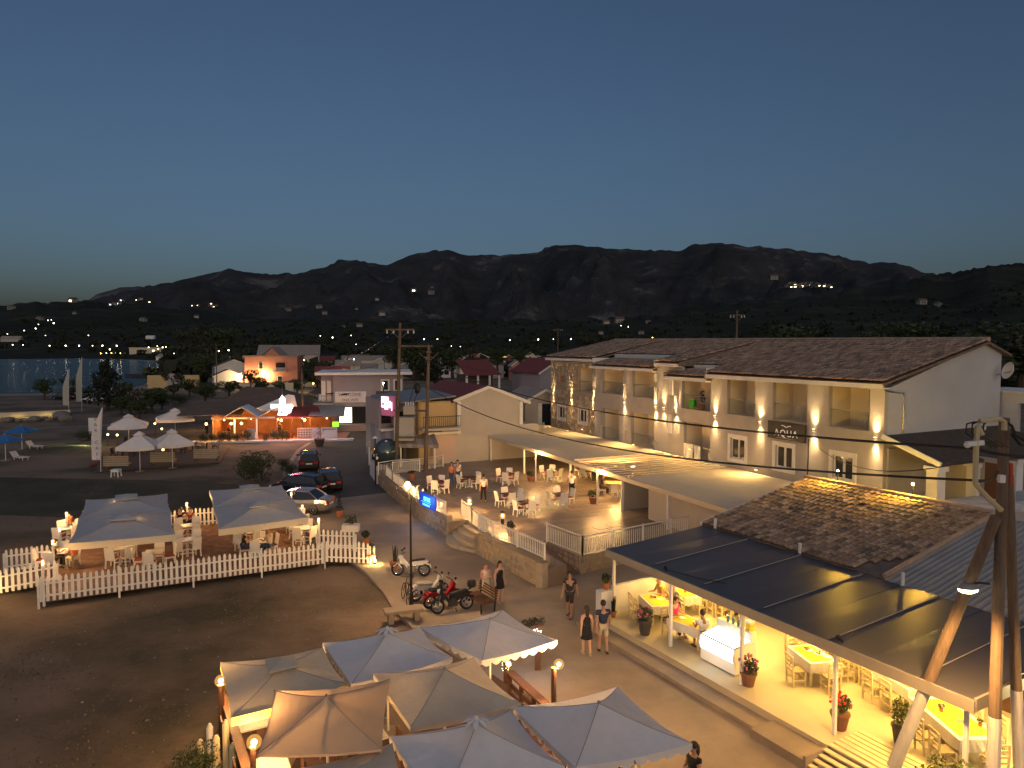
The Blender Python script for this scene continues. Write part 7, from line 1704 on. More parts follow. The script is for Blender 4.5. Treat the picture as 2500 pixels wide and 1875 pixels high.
# ================================================================ POTS
def potplant(label, p, r=.25, h=.4, ph=.5, flowers=None, potm=terracotta, lm=None, square=False, kind='bushy'):
    t = thing('potted_plant', label, 'potted plant', p)
    m = MB(); (m.box(-r*1.4,r*1.4,-r*.8,r*.8,0,h) if square else m.lathe([(r*.65,0),(r*.95,h*.85),(r*1.05,h*.86),(r*1.05,h),(r*.9,h)], 12)); m.build('pot', potm, t)
    m = MB()
    if kind == 'spiky':
        for k in range(16): a = random.uniform(0,6.28); q_ = random.uniform(.02,r*.8); m.tube([(q_*.5*math.cos(a),q_*.5*math.sin(a),h),(q_*math.cos(a),q_*math.sin(a),h+ph*random.uniform(.6,1))], [.03,.01], 4)
    elif kind == 'cone': leafcloud(m, [((0,0,h+ph*f),(r*(1.05-f),r*(1.05-f),ph*.16)) for f in (.1,.3,.5,.7,.9)], 300, .09)
    else: leafcloud(m, [((random.uniform(-.5,.5)*r,random.uniform(-.5,.5)*r,h+ph*random.uniform(.25,.8)),(r*.8,r*.8,ph*.3)) for _ in range(6)], 260, .1)
    m.build('leaves', lm or leaf, t)
    if flowers:
        m = MB(); [m.ball((random.uniform(-1,1)*r*1.0,random.uniform(-1,1)*r*1.0,h+ph*random.uniform(.4,1.05)), random.uniform(.025,.05), 6, 4) for _ in range(22)]; m.build('flowers', flowers, t)
    return t
potplant('dark cone shrub in an orange square pot on the road edge', G(829,1262), .26, .42, .9, lm=leafdark, kind='cone')
potplant('low plant in a white rectangular planter by the right ramp', G(857,1296), .34, .38, .6, potm=white, square=True)
potplant('small plant in an orange pot behind the right ramp rail', G(872,1335)+Vector((.4,.4,0)), .2, .35, .4, potm=mat('orange_pot',(.45,.16,.04),.7))
potplant('plant in a glowing orange pot at the foot of the right ramp', G(904,1373), .24, .42, .5, potm=mat('orange_pot',(.45,.16,.04),.7))
potplant('dark spiky cactus in a pinkish pot beside the white motorbike', G(964,1393), .26, .45, .75, lm=leafdark, kind='spiky')
potplant('orange pot on the white wall end at the terrace corner', G(1005,1172,.9), .25, .5, .2)
potplant('potted plant on the terrace between the far tables', G(*z8(1031,248),.8), .28, .4, .4)
potplant('potted plant at the foot of the terrace lamp post', G(*z8(1425,392),.8), .26, .45, .5)
potplant('straggly plant on the wall top beside the railing lamp', G(*z8(905,595),.9), .22, .25, .5, lm=leaf2)
potplant('dark pot of purple flowers on the kerb of the taverna', tloc(*tinv(G(*zt(500,1000),FZ)),FZ), .26, .55, .35, flowerpink, mat('dark_pot',(.05,.045,.045),.6))
potplant('pink geranium in a big pot beside the freezer post', tloc(*tinv(G(*zt(1515,1500),FZ)),FZ), .25, .42, .4, flowerpink, mat('brown_pot',(.16,.075,.045),.8))
potplant('red geranium in a terracotta pot at the fourth post', tloc(*tinv(G(1850+680/3.403,1400+1290/3.403,FZ)),FZ), .25, .46, .45, flowerred, mat('brown_pot',(.16,.075,.045),.8))
potplant('small terracotta pot with thin stem at the first white post', tloc(*tinv(G(*zt(190,830),FZ)),FZ), .13, .22, .6, lm=leafdark, kind='spiky')
potplant('orange pot on the pillar end of the white side wall', tloc(-.25,.1,1.30), .16, .28, .3)
potplant('bushy yellow-green plant on the white side wall', tloc(-.2,2.6,1.42), .34, .2, .5, lm=mat('leaf_lime',(.11,.13,.03),.8,(.07,.09,.02),2))
pl = thing('white_planter', 'white planter box with leafy plants at the brace foot', 'planter', tloc(13.0,-.3,0), TRZ)
m = MB(); m.box(-.9,2.6,-.35,.35,0,.62); m.build('box', whitewash, pl)
m = MB(); leafcloud(m, [((-.6+k*.4,random.uniform(-.1,.2),.75+.35*random.random()),(.32,.32,.3)) for k in range(8)] + [((.1,.1,1.25),(.25,.25,.35)),((-.5,.2,1.1),(.25,.2,.3))], 1300, .10); m.build('leaves', mat('leaf_lime',(.11,.13,.03),.8), pl)
potplant('leafy plant in a dark pot at the end of the slatted ramp', tloc(*tinv(G(1850+1180/3.403,1400+1410/3.403,FZ)),FZ), .22, .5, .7, lm=mat('leaf_lime',(.11,.13,.03),.8), potm=mat('dark_pot',(.05,.045,.045),.6))
potplant('small tree in a big dark red pot on the restaurant corner', G(780,1090), .55, .8, 1.6, lm=leaf2, potm=brownroof)

# ================================================================ LEFT: NEON WINDMILL RESTAURANT
rz_ = R(8); rest = thing('restaurant', 'low tile-roofed restaurant glowing orange inside with open front', 'restaurant', (-33.5,79,0), rz_); rest.scale = (.915,.95,.96)
owall = mat('orange_wall', (.26,.11,.04), .8, (.16,.07,.028), 1.5)
m = MB(); m.box(0,14,5,5.3,0,3.0); m.box(0,.3,0,5,0,3.0); m.build('wall', owall, rest)
m = MB(); m.slab([(-2.5,5.5,3.1),(11,5.5,3.1),(5.5,11,5.6),(1.5,11,5.6)], .15); m.slab([(-2.5,5.5,3.1),(1.5,11,5.6),(-1,14,3.1)], .15); m.slab([(11,5.5,3.1),(13,14,3.1),(5.5,11,5.6)], .15); m.slab([(-4.5,1.2,2.9),(3.2,1.2,2.9),(3.2,6,4.2),(-3.5,6,4.2)], .12); m.build('roof', brownroof, rest)
m = MB(); m.yprism([(3.4,3.0),(9.4,3.0),(9.0,4.9),(8.2,5.0)], 4.6, 4.85); m.build('white_gable', whitewash, rest)
for k in range(2):
    x = 1.2+k*4.2; m = MB()
    m.slab([(x,.2,2.7),(x+2.1,.2,3.9),(x+2.1,4.4,3.9),(x,4.4,2.7)], .06); m.slab([(x+2.1,.2,3.9),(x+4.2,.2,2.7),(x+4.2,4.4,2.7),(x+2.1,4.4,3.9)], .06); m.build('tent_awning', canvas_g, rest)
m = MB(); m.slab([(7.5,-.5,2.7),(13.2,-.5,2.7),(12.2,3,3.6),(8.5,3,3.6)], .1); m.build('red_tile_canopy', redroof, rest)
m = MB()
for i in range(26): m.tube([(7.6+i*.215,-.52,2.76),(8.6+i*.14,2.9,3.63)], .05, 5)
m.build('canopy_tiles', redroof, rest, kind='stuff')
m = MB(); m.box(-.1,14.3,-.05,.1,2.5,2.7); m.build('front_beam', greyfas, rest)
for x in (.1,2.6,5.2,7.6,9.4,11.6,14.1): m = MB(); m.box(x-.07,x+.07,0,.12,0,2.5); m.build('post', darkwood if x > 7 else whitewash, rest)
m = MB(); m.slab([(11.5,-.6,2.9),(15.8,-.6,2.75),(15.5,4.6,3.6),(11.7,4.6,3.6)], .1); m.build('side_canopy', mat('grey_sheet_roof',(.22,.215,.215),.5), rest)
m = MB(); m.box(-1,16,-1.2,5,-.02,.12); m.build('floor', mat('red_floor',(.20,.08,.05),.7), rest)
m = MB(); m.box(-2,17,-2.4,-1.2,-.02,.18); m.build('step', whitewash, rest)
for k, (x, wd, lbm) in enumerate(((4.3,.9,greyh),(10.2,1.7,cream),(11.95,.9,whitewash),(13.0,2.0,whitewash))):
    m = MB(); m.box(x,x+wd,-1.0,-.92,.15,1.45); m.build('menu_board', lbm, rest)
ink = mat('board_print', (.12,.1,.1), .7); m = MB()
for i in range(5):
    for j in range(4): m.box(10.3+i*.32,10.3+i*.32+.2,-1.015,-1.003,.3+j*.28,.3+j*.28+.12)
m.box(13.2,14.8,-1.015,-1.003,1.2,1.3); m.build('menu_print', ink, rest)
for x, pw2, y in ((1.0,130,1.5),(4.0,150,2.5),(7.5,170,1.2),(10.3,150,2.5),(13.4,50,2)):
    m = MB(); m.ball((x,y,2.25), .10); m.build('globe_lamp', bulbsoft, rest); point((x,y,2.2), pw2*.35, (1,.36,.07), .2, rest)
for x in (-.6,2.3,3.5,8.2,11.0): m = MB(); m.ball((x,-.3,2.0 if x < 5 else 2.3), .15); m.build('front_lamp', glow('amber_bulb',(1,.55,.14),14), rest); point((x,-.5,2.0), 70, (1,.45,.1), .2, rest)
for k in range(6):
    t = square_table('restaurant table number %s from the left under the orange lights' % ['one','two','three','four','five','six'][k], rest.matrix_basis @ Vector((1.2+k*1.6,1.2+.9*(k%2),.12)) if False else (Vector((-33.5,79,.12))+Matrix.Rotation(rz_,3,'Z') @ Vector((1.2+k*1.6,1.2+.9*(k%2),0))), rz_, .9)
for k in range(9):
    p = Vector((-33.5,79,0)) + Matrix.Rotation(rz_,3,'Z') @ Vector((-.6+k*.95+(.9 if k > 5 else 0), -1.9+.3*(k%2), 0)); tree('shrub', p.x, p.y, random.uniform(.8,1.5), ['dark planter shrub at the far left of the orange restaurant','second dark shrub along the orange restaurant front','third dark shrub along the orange restaurant front','fourth dark shrub before the orange restaurant','middle dark shrub before the orange restaurant','dark shrub right of the middle before the restaurant','dark shrub left of the menu boards','dark shrub between the menu boards','dark shrub right of the menu boards'][k], 'planter_shrub', 'shrub', z=.1, wide=.8)
# windmill sign
wmz = DP(690,1013,79)
wsg = thing('windmill_sign', 'glowing white and blue neon windmill with four sails on the restaurant roof', 'neon sign', wmz, R(8))
wsg.scale = (.62,.62,.62)
m = MB(); m.lathe([(.85,0),(.62,.9),(.5,2.6),(.52,2.7)], 14); m.build('tower', glow('windmill_white',(.95,.97,1),5), wsg)
m = MB(); m.lathe([(.62,2.71),(.02,3.55)], 14); m.build('cap', glow('windmill_cap',(1,1,1),5), wsg)
m = MB(); m.tube([(0,0,3.5),(0,0,5.3)], .025, 5); m.build('rod', steel, wsg)
for a, mm in ((-6,'b'),(184,'b'),(-38,'r')):
    m = MB(); d = Vector((math.cos(R(a)),0,math.sin(R(a)))); n_ = Vector((-d.z,0,d.x)); c = Vector((0,-.7,1.75)); m.quad(c+d*.35+n_*.28, c+d*1.9+n_*.42, c+d*1.9-n_*.42, c+d*.35-n_*.28); m.slab([c+d*.3+n_*.06,c+d*2.0+n_*.06,c+d*2.0-n_*.06,c+d*.3-n_*.06],.05); m.build('sail', glow('sail_blue',(.55,.8,1),4.5) if mm == 'b' else glow('sail_pink',(1,.65,.75),4.5), wsg)
m = MB(); m.box(-.3,.2,-.8,-.72,.25,.8); m.build('red_door', glow('neon_red_door',(1,.25,.22),1.2), wsg)
point((0,-1.6,1.6), 110, (.75,.87,1), .5, wsg); point((1.3,-1.4,.2), 110, (1,.06,.10), .4, wsg)
# green lit kiosk at the restaurant's right end
m = MB(); m.box(14.2,15.0,1.0,1.05,1.3,1.9); m.build('green_screen', glow('green_screen',(.35,.9,.05),1.6), rest)
nb = thing('notice_board', 'yellowish notice board on two thin legs beyond the restaurant roof', 'board', DP(707,975,98), R(5)); m = MB(); m.box(-.55,.55,-.05,.05,.6,2.3); m.build('panel', cream, nb); m = MB(); m.box(-.6,.6,-.06,.06,.1,.45); m.build('lower_panel', whitewash, nb)
for x in (-.4,.4): m = MB(); m.bar((x,0,-4.5),(x,0,.6),.06,.06); m.build('leg', darkmetal, nb)
dr = tag(MB().box(-6,6,-3,3,0,2.9).build('dark_roofed_hall', brownroof), 'long dark flat-roofed hall between restaurant and gift shop', 'building'); dr.location = (-26.5,98,0); dr.rotation_euler = (0,0,R(6))
# ---- far white parasols on the beach terrace
fg = 'white parasols on the beach terrace'
def far_par(label, FL, FR, back, zc, ap, vent='cap'):
    a, b = G(*FL, zc), G(*FR, zc); d = b-a; nrm = Vector((-d.y, d.x, 0)).normalized()*d.length
    c4 = [a, b, b+nrm, a+nrm]; c = sum(c4, Vector())/4; parasol(label, c4, Vector((c.x,c.y,zc+1.0)), canvas, 0, fg, 'cap', .28, False, sag=.12)
far_par('front left white parasol of the beach terrace', (281,1093),(376,1090),0,2.3,0)
far_par('front right white parasol of the beach terrace', (383,1087),(474,1080),0,2.3,0)
far_par('back left white parasol of the beach terrace', (262,1043),(358,1039),0,2.3,0)
far_par('back right white parasol of the beach terrace', (380,1026),(475,1022),0,2.3,0)
m = MB(); P = [G(232,1150,.1),G(535,1128,.1),G(560,1090,.1),G(250,1085,.1)]; m.prism([(p.x,p.y) for p in P], -.03, .1); m.build('beach_terrace', mat('brown_deck',(.085,.06,.05),.8,(.06,.042,.036),2), kind='structure')
def slat_bench(label, p, rz):
    t = thing('slat_bench', label, 'bench', p, rz, 'slatted benches on the beach terrace')
    for k in range(5): m = MB(); m.box(-1.05,1.05,-.36,-.33,.25+k*.18,.38+k*.18); m.build('back_slat', plankwood, t)
    m = MB(); m.box(-1.05,1.05,-.32,.3,.40,.45); m.build('seat', plankwood, t)
    for x in (-.95,.95): m = MB(); m.box(x-.05,x+.05,-.32,.3,0,.4); m.build('leg', darkwood, t)
    return t
slat_bench('left slatted bench with its pale back to the viewer on the beach terrace', G(288,1143,.1), R(4)); slat_bench('middle slatted bench with its pale back to the viewer on the beach terrace', G(401,1133,.1), R(6)); slat_bench('right slatted bench by the bush on the beach terrace', G(505,1124,.1), R(6))
wc = thing('plastic_stool', 'lone white plastic stool in front of the left slatted bench', 'stool', G(284,1164)); m = MB(); m.box(-.3,.3,-.28,.28,.42,.62); m.build('seat', white, wc)
for x in (-.25,.25):
    for y in (-.22,.22): m = MB(); m.bar((x,y,.42),(x*1.15,y*1.15,0),.08,.08); m.build('leg', white, wc)
for k, (u, v, lb) in enumerate(((300,1115,'dark terrace table at the left parasol pole'),(345,1108,'dark terrace table between the front parasols'),(425,1106,'dark terrace table behind the middle bench'),(470,1100,'dark terrace table at the right parasol edge'),(330,1085,'dark terrace table behind the left parasol'),(505,1098,'dark terrace table near the restaurant planter'))):
    p = G(u, v, .1); square_table(lb, p, R(5), 1.1, darkmetal, darkmetal)
    for s, ww in ((-1,'left'),(1,'right')):
        c = thing('terrace_chair', 'dark wicker chair %s of the %s' % (ww, lb), 'chair', p+Vector((s*.85,.1,0)), R(5))
        m = MB(); m.box(-.25,.25,-.25,.25,.36,.44); m.build('seat', darkmetal, c); m = MB(); m.box(s*.2-.04,s*.2+.04,-.25,.25,.45,.85); m.build('backrest', steel if k % 2 else darkmetal, c); m = MB(); [m.bar((x,y,0),(x,y,.36),.05,.05) for x in (-.2,.2) for y in (-.2,.2)]; m.build('legs', darkmetal, c)
for (u, v, z, lb, pw2) in ((263,1061,1.4,'small lamp beside the white feather flag',14),(286,1062,1.4,'small dim lamp under the back left parasol',5),(378,1034,1.6,'lamp between the two back parasols',16),(395,1047,1.5,'reddish lamp behind the front right parasol',14),(398,1098,.8,'candle lamp on a table behind the middle bench',4),(480,1003,2.4,'amber lamp at the left corner of the restaurant',60)):
    p = G(u, v, z); l = thing('small_lamp', lb, 'lamp', p); m = MB(); m.ball((0,0,0), .10); m.build('globe', glow('amber_bulb',(1,.55,.14),14), l); m = MB(); m.tube([(0,0,-z),(0,0,-.1)], .03, 5); m.build('post', darkmetal, l); point((0,-.2,.05), pw2, (1,.5,.15), .12, l)
# feather flags
def flag(label, p, h, w_, m_, letters=None):
    t = thing('feather_flag', label, 'flag', p); pm2 = MB(); pm2.tube([(0,0,0),(.1,0,h*.5),(.30,0,h*.97)], .03, 6); pm2.build('pole', whitewash, t)
    n = 10; m = MB(); L_ = []; R_ = []
    for i in range(n+1):
        f = i/n; z = h*(.18+.80*f); x = .1*f+.2*f*f; L_.append((x-.02,.02*math.sin(f*6),z)); R_.append((x-.02-w_*(min(1,(1-f)*2.2)*(.9+.1*math.sin(f*5)))-.02,.05*math.sin(f*7),z))
    m.v = L_+R_; m.f = [(i,i+1,n+2+i,n+1+i) for i in range(n)]; m.build('banner', m_, t)
    if letters:
        for i, c in enumerate(letters): o = text(c, t, (-.28+.10*i/len(letters),-.08,h*.78-i*.5), .42, mat('flag_letter',(.16,.16,.24),.7), (R(90),0,0), .003)
    return t
flag('white tall feather flag with dark letters beside the beach terrace', G(246,1152), 5.6, .75, canvas, 'BAR CAFE')
flag('grey narrow feather flag near the water left of the big tree', G(168,1010), 7.2, .9, mat('grey_flag',(.34,.34,.30),.9))
flag('second narrow feather flag right beside the grey one', G(200,1005), 9.0, .9, mat('grey_flag',(.34,.34,.30),.9))
for k, (u, v, lb) in enumerate(((54,1097,'right blue beach parasol'),(14,1125,'left blue beach parasol at the picture edge'))):
    p = G(u, v); c4 = [p+Vector((1.5*math.cos(a),1.5*math.sin(a),1.9)) for a in (.8,2.37,3.94,5.51)]; parasol(lb, c4, p+Vector((0,0,2.5)), mat('blue_canvas',(.02,.12,.36),.9), 0, 'blue beach parasols', None, .12, False, sag=.05)
    sbm = thing('sunbed', 'pale sunbed beside the ' + lb, 'sunbed', p+Vector((.9,.6,0)), R(70)); m = MB(); m.box(-.3,.3,-.9,.5,.25,.32); m.build('bed', whitewash, sbm); m = MB(); m.bar((0,.5,.3),(0,.95,.75),.6,.05); m.build('backrest', whitewash, sbm); m = MB(); [m.bar((x,y,0),(x,y,.25),.05,.05) for x in (-.25,.25) for y in (-.7,.4)]; m.build('legs', whitewash, sbm)
wb2 = thing('white_board', 'small white standing board lit green at its foot', 'board', G(228,1066)); m = MB(); m.box(-.5,.5,-.05,.05,.2,2.2); m.build('panel', whitewash, wb2); m = MB(); m.box(-.5,-.42,-.2,.2,0,.2); m.box(.42,.5,-.2,.2,0,.2); m.build('feet', whitewash, wb2)
gl = thing('green_spotlight', 'green ground spotlight throwing a beam over the grass', 'lamp', G(236,1086)+Vector((0,0,.25))); m = MB(); m.box(-.12,.12,-.1,.1,-.25,.0); m.build('body', black, gl); m = MB(); m.box(-.16,-.125,-.08,.08,-.12,.0); m.build('lens', glow('lime_lens',(.8,1,.25),8), gl)
spot((-.25,0,.0), (R(0),R(78),0), 420, (.85,1,.3), 42, .5, .05, gl); point((0,-.3,.4), 12, (.8,1,.2), .1, gl)
tdk = thing('red_canoes', 'reddish overturned pedal boards beside the feather flag foot', 'canoe', G(232,1140)); m = MB(); m.tube([(-.5,0,.05),(0,0,.35),(.6,.1,1.2)], [.1,.28,.1], 8); m.build('hull', mat('faded_red',(.16,.06,.05),.7), tdk)
rk = mat('shore_rock', (.20,.19,.17), .9, (.12,.115,.10), 3, .5, 6)
for k, (u, v, s) in enumerate(((20,1030,.8),(46,1029,.5),(84,1029,.9),(120,1028,.5),(150,1022,1.3),(160,1027,1.0),(110,1024,.5))):
    m = MB(); m.ball((0,0,s*.3), s, 9, 6, .6); m.v = [(x*(1+.25*mnoise.noise((x*2,y*2,k*5.1))),y*(1+.25*mnoise.noise((y*2,z*2,k*3.3))),z) for x, y, z in m.v]; o = tag(m.build('boulder', rk), ['pale rock at the far left under the lit strip','small rock second from the left edge','rounded rock in the middle of the shore row','small rock right of the rounded shore rock','biggest pale rock at the right end of the shore row','rock just below the biggest shore rock','little rock between the rounded rock and the big one'][k], 'rock', 'rocks along the shore strip'); o.location = G(u, v)
m = MB(); a, b = G(-60,1021), G(172,1011); m.bar(a+Vector((0,0,.3)), b+Vector((0,0,.3)), .5, .7); tag(m.build('low_wall', cream), 'long low wall catching yellow light along the shore road', 'wall')
for f in (.25,.55,.85):
    p = a.lerp(b, f)+Vector((0,-1.6,1.4)); l = spot(p, (R(-20),0,0), 60, (1,.75,.18), 140, .6, .1)
hut = thing('billboard_wall', 'yellow lit wall with a dark square billboard by the water', 'wall', G(395,951)+Vector((0,6,0)), R(10)); m = MB(); m.box(-6,6,-.15,.15,0,3.2); m.build('wall', yell, hut); m = MB(); m.box(-1.4,1.9,-.25,-.16,.7,3.6); m.build('billboard', greyh, hut)
# rowing boat and boats
def boat(label, u, v, L, cab=False, m_=whitewash):
    p = G(u, v); t = thing('boat', label, 'boat', p, R(4)); m = MB(); st_ = [(-L/2,.55),(-L/4,.95),(0,1),(L/4,.8),(L/2,.05)]; W_ = L*.16
    for x, f in st_: m.v += [(x,-W_*f,L*.11+(.04*L if x > L/3 else 0)),(x,-W_*f*.6,-.05),(x,W_*f*.6,-.05),(x,W_*f,L*.11+(.04*L if x > L/3 else 0))]
    for i in range(4):
        for j in range(3): m.f.append((i*4+j,i*4+j+1,(i+1)*4+j+1,(i+1)*4+j))
    m.f.append((0,1,2,3)); m.build('hull', m_, t); m = MB(); m.box(-L*.05,L*.02,-W_*.9,W_*.9,L*.07,L*.09); m.box(-L*.3,-L*.23,-W_*.8,W_*.8,L*.07,L*.09); m.build('thwart', darkwood, t)
    if cab: m = MB(); m.box(-L*.1,L*.15,-W_*.6,W_*.6,L*.1,L*.22); m.build('cabin', whitewash, t)
boat('small dark rowing boat with pale rim floating near the shore tree', 350, 921, 11, False, mat('boat_blue',(.05,.06,.09),.5)); boat('white motor boat beached on the far shore left of the bar', 232, 865, 16, True); boat('pale boat on the sand below the bay hotel', 300, 868, 15, True); boat('small boat at the right end of the bay sand', 405, 882, 10, False)

# ================================================================ DISTANT LAMPS AND HILLSIDE HOUSES
lamp_me = MB().ball((0,0,0), 1.0, 8, 5).mesh('lamp_head', bulbw); lamp_y = MB().ball((0,0,0), 1.0, 8, 5).mesh('lamp_head', glow('yellow_bulb',(1,.72,.2),22)); lamp_g = MB().ball((0,0,0), 1.0, 8, 5).mesh('lamp_head', bulbg)
pole_me = MB().tube([(0,0,-1),(0,0,0)], .012, 5).mesh('lamp_pole', darkmetal)
LAMPS = [(10,839,760,'w'),(18,815,900,'w'),(31,842,700,'w'),(56,842,720,'w'),(59,807,1000,'w'),(87,802,1100,'W'),(94,792,1200,'w'),(111,819,900,'w'),(117,782,1250,'w'),(125,781,1250,'w'),(131,789,1200,'W'),(121,844,740,'W'),(160,844,740,'W'),(193,844,700,'W'),(226,844,690,'w'),(250,844,640,'W'),(285,844,630,'W'),(268,853,560,'W'),(216,819,900,'w'),(246,863,560,'y'),(260,862,555,'y'),(272,862,550,'y'),(283,862,550,'y'),(294,862,548,'y'),(363,848,520,'W'),(384,845,520,'y'),(386,852,515,'W'),(397,848,510,'W'),(405,847,508,'y'),(425,863,460,'W'),(431,866,455,'W'),(417,872,450,'y'),(433,850,500,'W'),(448,851,480,'w'),(455,851,478,'w'),(442,868,440,'y'),(534,857,330,'W'),(558,855,320,'W'),(670,874,235,'Y'),(742,879,180,'y'),(864,877,175,'G'),(796,925,150,'G'),(765,936,160,'Y'),(782,820,420,'w'),(812,824,400,'W'),(857,819,420,'w'),(870,841,260,'y'),(938,851,210,'y'),(1035,828,380,'G'),(1068,828,360,'W'),(1102,845,300,'w'),(1124,846,290,'w'),(1145,859,226,'y'),(1245,830,350,'W'),(1314,829,340,'G'),(1351,828,330,'g'),(1394,828,320,'W'),(1534,798,900,'y'),(1593,824,420,'y'),(1516,795,1000,'w'),(452,876,210,'Y'),(589,912,190,'y'),(625,908,190,'y'),(936,935,80,'G2')]
names_u = {}
for i, (u, v, Y, k) in enumerate(LAMPS):
    p = DP(u, v, Y); r = Y/1734*(1.35 if k in 'WYG2' else .8)*random.uniform(.8,1.15)*(1.25 if Y < 250 else 1)
    zone = 'left shore' if u < 200 else 'bay front' if u < 460 else 'pink house side' if u < 700 else 'village middle' if u < 1000 else 'right village' if u < 1300 else 'ridge above the hotel'
    colr = {'w':'faint white','W':'bright white','y':'small amber','Y':'bright amber','G':'greenish white','g':'small green','G2':'large glaring'}[k]
    hgt = 'low' if v > 850 else 'middle height' if v > 825 else 'high'
    l = thing('distant_lamp', '%s %s lamp of the %s row, %s' % (colr, hgt, zone, ['nearest its left end','left of its middle','near its middle','right of its middle','nearest its right end'][i % 5]), 'street lamp', p, 0, 'distant lamps around the bay and village')
    inst(lamp_y if k in 'yY' else lamp_g if k[0] in 'Gg' else lamp_me, 'lamp_head', l, (0,0,0), scale=(r,)*3)
    hh = max(2.5, min(p.z + .1, 7)); inst(pole_me, 'lamp_pole', l, (0,0,0), scale=(6,6,hh))
    if Y < 260: point((0,-r*1.5,-r*.4), 120 if k in ('Y','G','G2') else 40, (1,.70,.30) if k in 'yY' else (1,.92,.6), r, l)
point(DP(440,905,205)+Vector((0,0,1)), 1300, (1,.85,.25), .4)
bpy.context.view_layer.update()
def on_hill(u, v):
    o = Vector((0,0,CAM_Z)); d = ray(u, v).normalized(); best = None
    for h in HILLS:
        ok, loc, nrm, idx = h.ray_cast(o, d)
        if ok and (best is None or (loc-o).length < best): best = (loc-o).length
    return o + d*best if best else None
hmeB = MB(); hmeB.box(-.5,.5,-.4,.4,0,.55); hb = hmeB.mesh('wall', mat('far_wall',(.22,.215,.21),.9)); hmeR = MB(); hmeR.xprism([(-.48,.55),(0,.8),(.48,.55)], -.55, .55); hr = hmeR.mesh('roof', brownroof); wmm = MB(); wmm.box(-.2,-.05,-.41,-.401,.15,.4); wmm.box(.1,.25,-.41,-.401,.15,.4); wl_me = wmm.mesh('window', glow('far_window',(1,.85,.5),8)); wd_me = wmm.mesh('window', glassm)
HH = [(704,751+8,16,0),(480,776,16,0),(350,784,20,0),(780,752,20,0),(838,800,14,0),(878,798,22,0),(792,767,18,0),(933,770,24,0),(1010,712,20,1),(1052,718,24,0),(920,733,14,0),(1055,703,10,0),(870,756,10,0),(1480,791,24,0),(1512,788,34,0),(1583,789,18,0),(1467,816,18,0),(1565,816,20,0),(2250,742,26,0),(2290,748,22,0),(1890,682,26,0),(28,755,20,0),(178,738,24,1),(183,767,12,0),(280,745,16,0),(290,743,14,1),(298,735,12,1),(335,734,10,1),(345,732,12,0),(365,739,10,1),(98,781,18,0),(270,745,10,1),(2480,838,14,1)]
for k in range(46):
    f = rng.random(); HH.append((1918+f*112+rng.normal()*4, 703-abs(rng.normal())*(7*(1-abs(f-.4))), rng.uniform(6,13)*1.2, 1 if rng.random() < .55 else 0))
for k in range(12): HH.append((460+rng.random()*70, 748+rng.normal()*2.5, rng.uniform(6,11), 1 if k % 2 else 0))
for i, (u, v, wpx, lit) in enumerate(HH):
    p = on_hill(u, v)
    if p is None: continue
    s = wpx*.62*(p.length)/1734
    zone = 'the bright village on the right mountain' if 1900 < u < 2040 and v < 712 else 'the small lit hamlet on the left mountain' if 455 < u < 535 and 740 < v < 760 else None
    lb = (('tiny %s pale house in the %s of ' % ('lit' if lit else 'unlit', 'left' if u < (1955 if u > 1900 else 485) else 'middle' if u < (1990 if u > 1900 else 510) else 'right')) + zone.replace('the ','the ',1)) if zone else 'lone pale house on the dark slope above %s' % ('the far left shore' if u < 120 else 'the bay bar' if u < 300 else 'the bay hotel' if u < 420 else 'the pink house' if u < 720 else 'the long yellow building' if u < 900 else 'the crossarm pole' if u < 1000 else 'the two middle poles' if u < 1200 else 'the stone tower' if u < 1620 else 'the hotel ridge' if u < 2200 else 'the gable end')
    if not zone: lb += [', lowest of its cluster',', set by itself',', beside a neighbour',', highest of its cluster'][i % 4]
    t = thing('hillside_house', lb, 'house', p-Vector((0,0,s*.1)), R(rng.uniform(-30,30)), zone or 'scattered houses on the mountain slopes')
    inst(hb, 'wall', t, (0,0,0), scale=(s,s,s)); inst(hr, 'roof', t, (0,0,0), scale=(s,s,s)); inst(wl_me if lit else wd_me, 'window', t, (0,0,0), scale=(s,s,s))

# ---- balcony furniture, towels
def hw(t, p, z): return hloc(t, p, z)
BAL = [(1.5,6.36,'last balcony by the gable'),(5.8,6.36,'balcony above the dark sign'),(9.8,6.34,'balcony left of the sign'),(14.0,6.3,'balcony with the green towel'),(20.2,6.72,'far upper balcony by the plain pillar'),(24.8,6.72,'far upper balcony by the stone tower'),(20.6,2.9,'far lower balcony with chairs'),(25.0,2.9,'lower balcony beside the stone tower')]
for t, z, nm in BAL:
    tb2 = thing('balcony_table', 'small white table on the ' + nm, 'table', hw(t-.35,-.75,z), HRZ); m = MB(); m.lathe([(.30,.66),(.30,.69)], 14); m.build('table_top', white, tb2); m = MB(); [m.bar((.2*math.cos(a),.2*math.sin(a),0),(.12*math.cos(a),.12*math.sin(a),.66),.025,.025) for a in (0.5,2.1,3.7,5.3)]; m.build('legs', white, tb2)
    for dx, ww in ((.35,'left'),(-.9,'right')):
        c = thing('balcony_chair', 'white wire chair %s of the table on the %s' % (ww, ' '.join(nm.split()[:9])), 'chair', hw(t-.35+dx,-.8,z), HRZ+R(90 if dx > 0 else -90))
        m = MB(); m.box(-.2,.2,-.2,.2,.42,.44); m.build('seat', white, c); m = MB(); m.tube([(-.2,-.2,.44),(-.2,-.25,.85),(.2,-.25,.85),(.2,-.2,.44)], .014, 5); [m.bar((x,-.21,.46),(x,-.245,.84),.012,.012) for x in (-.1,0,.1)]; m.build('backrest', white, c); m = MB(); [m.bar((x,y,0),(x,y,.42),.022,.022) for x in (-.18,.18) for y in (-.18,.18)]; m.build('legs', white, c)
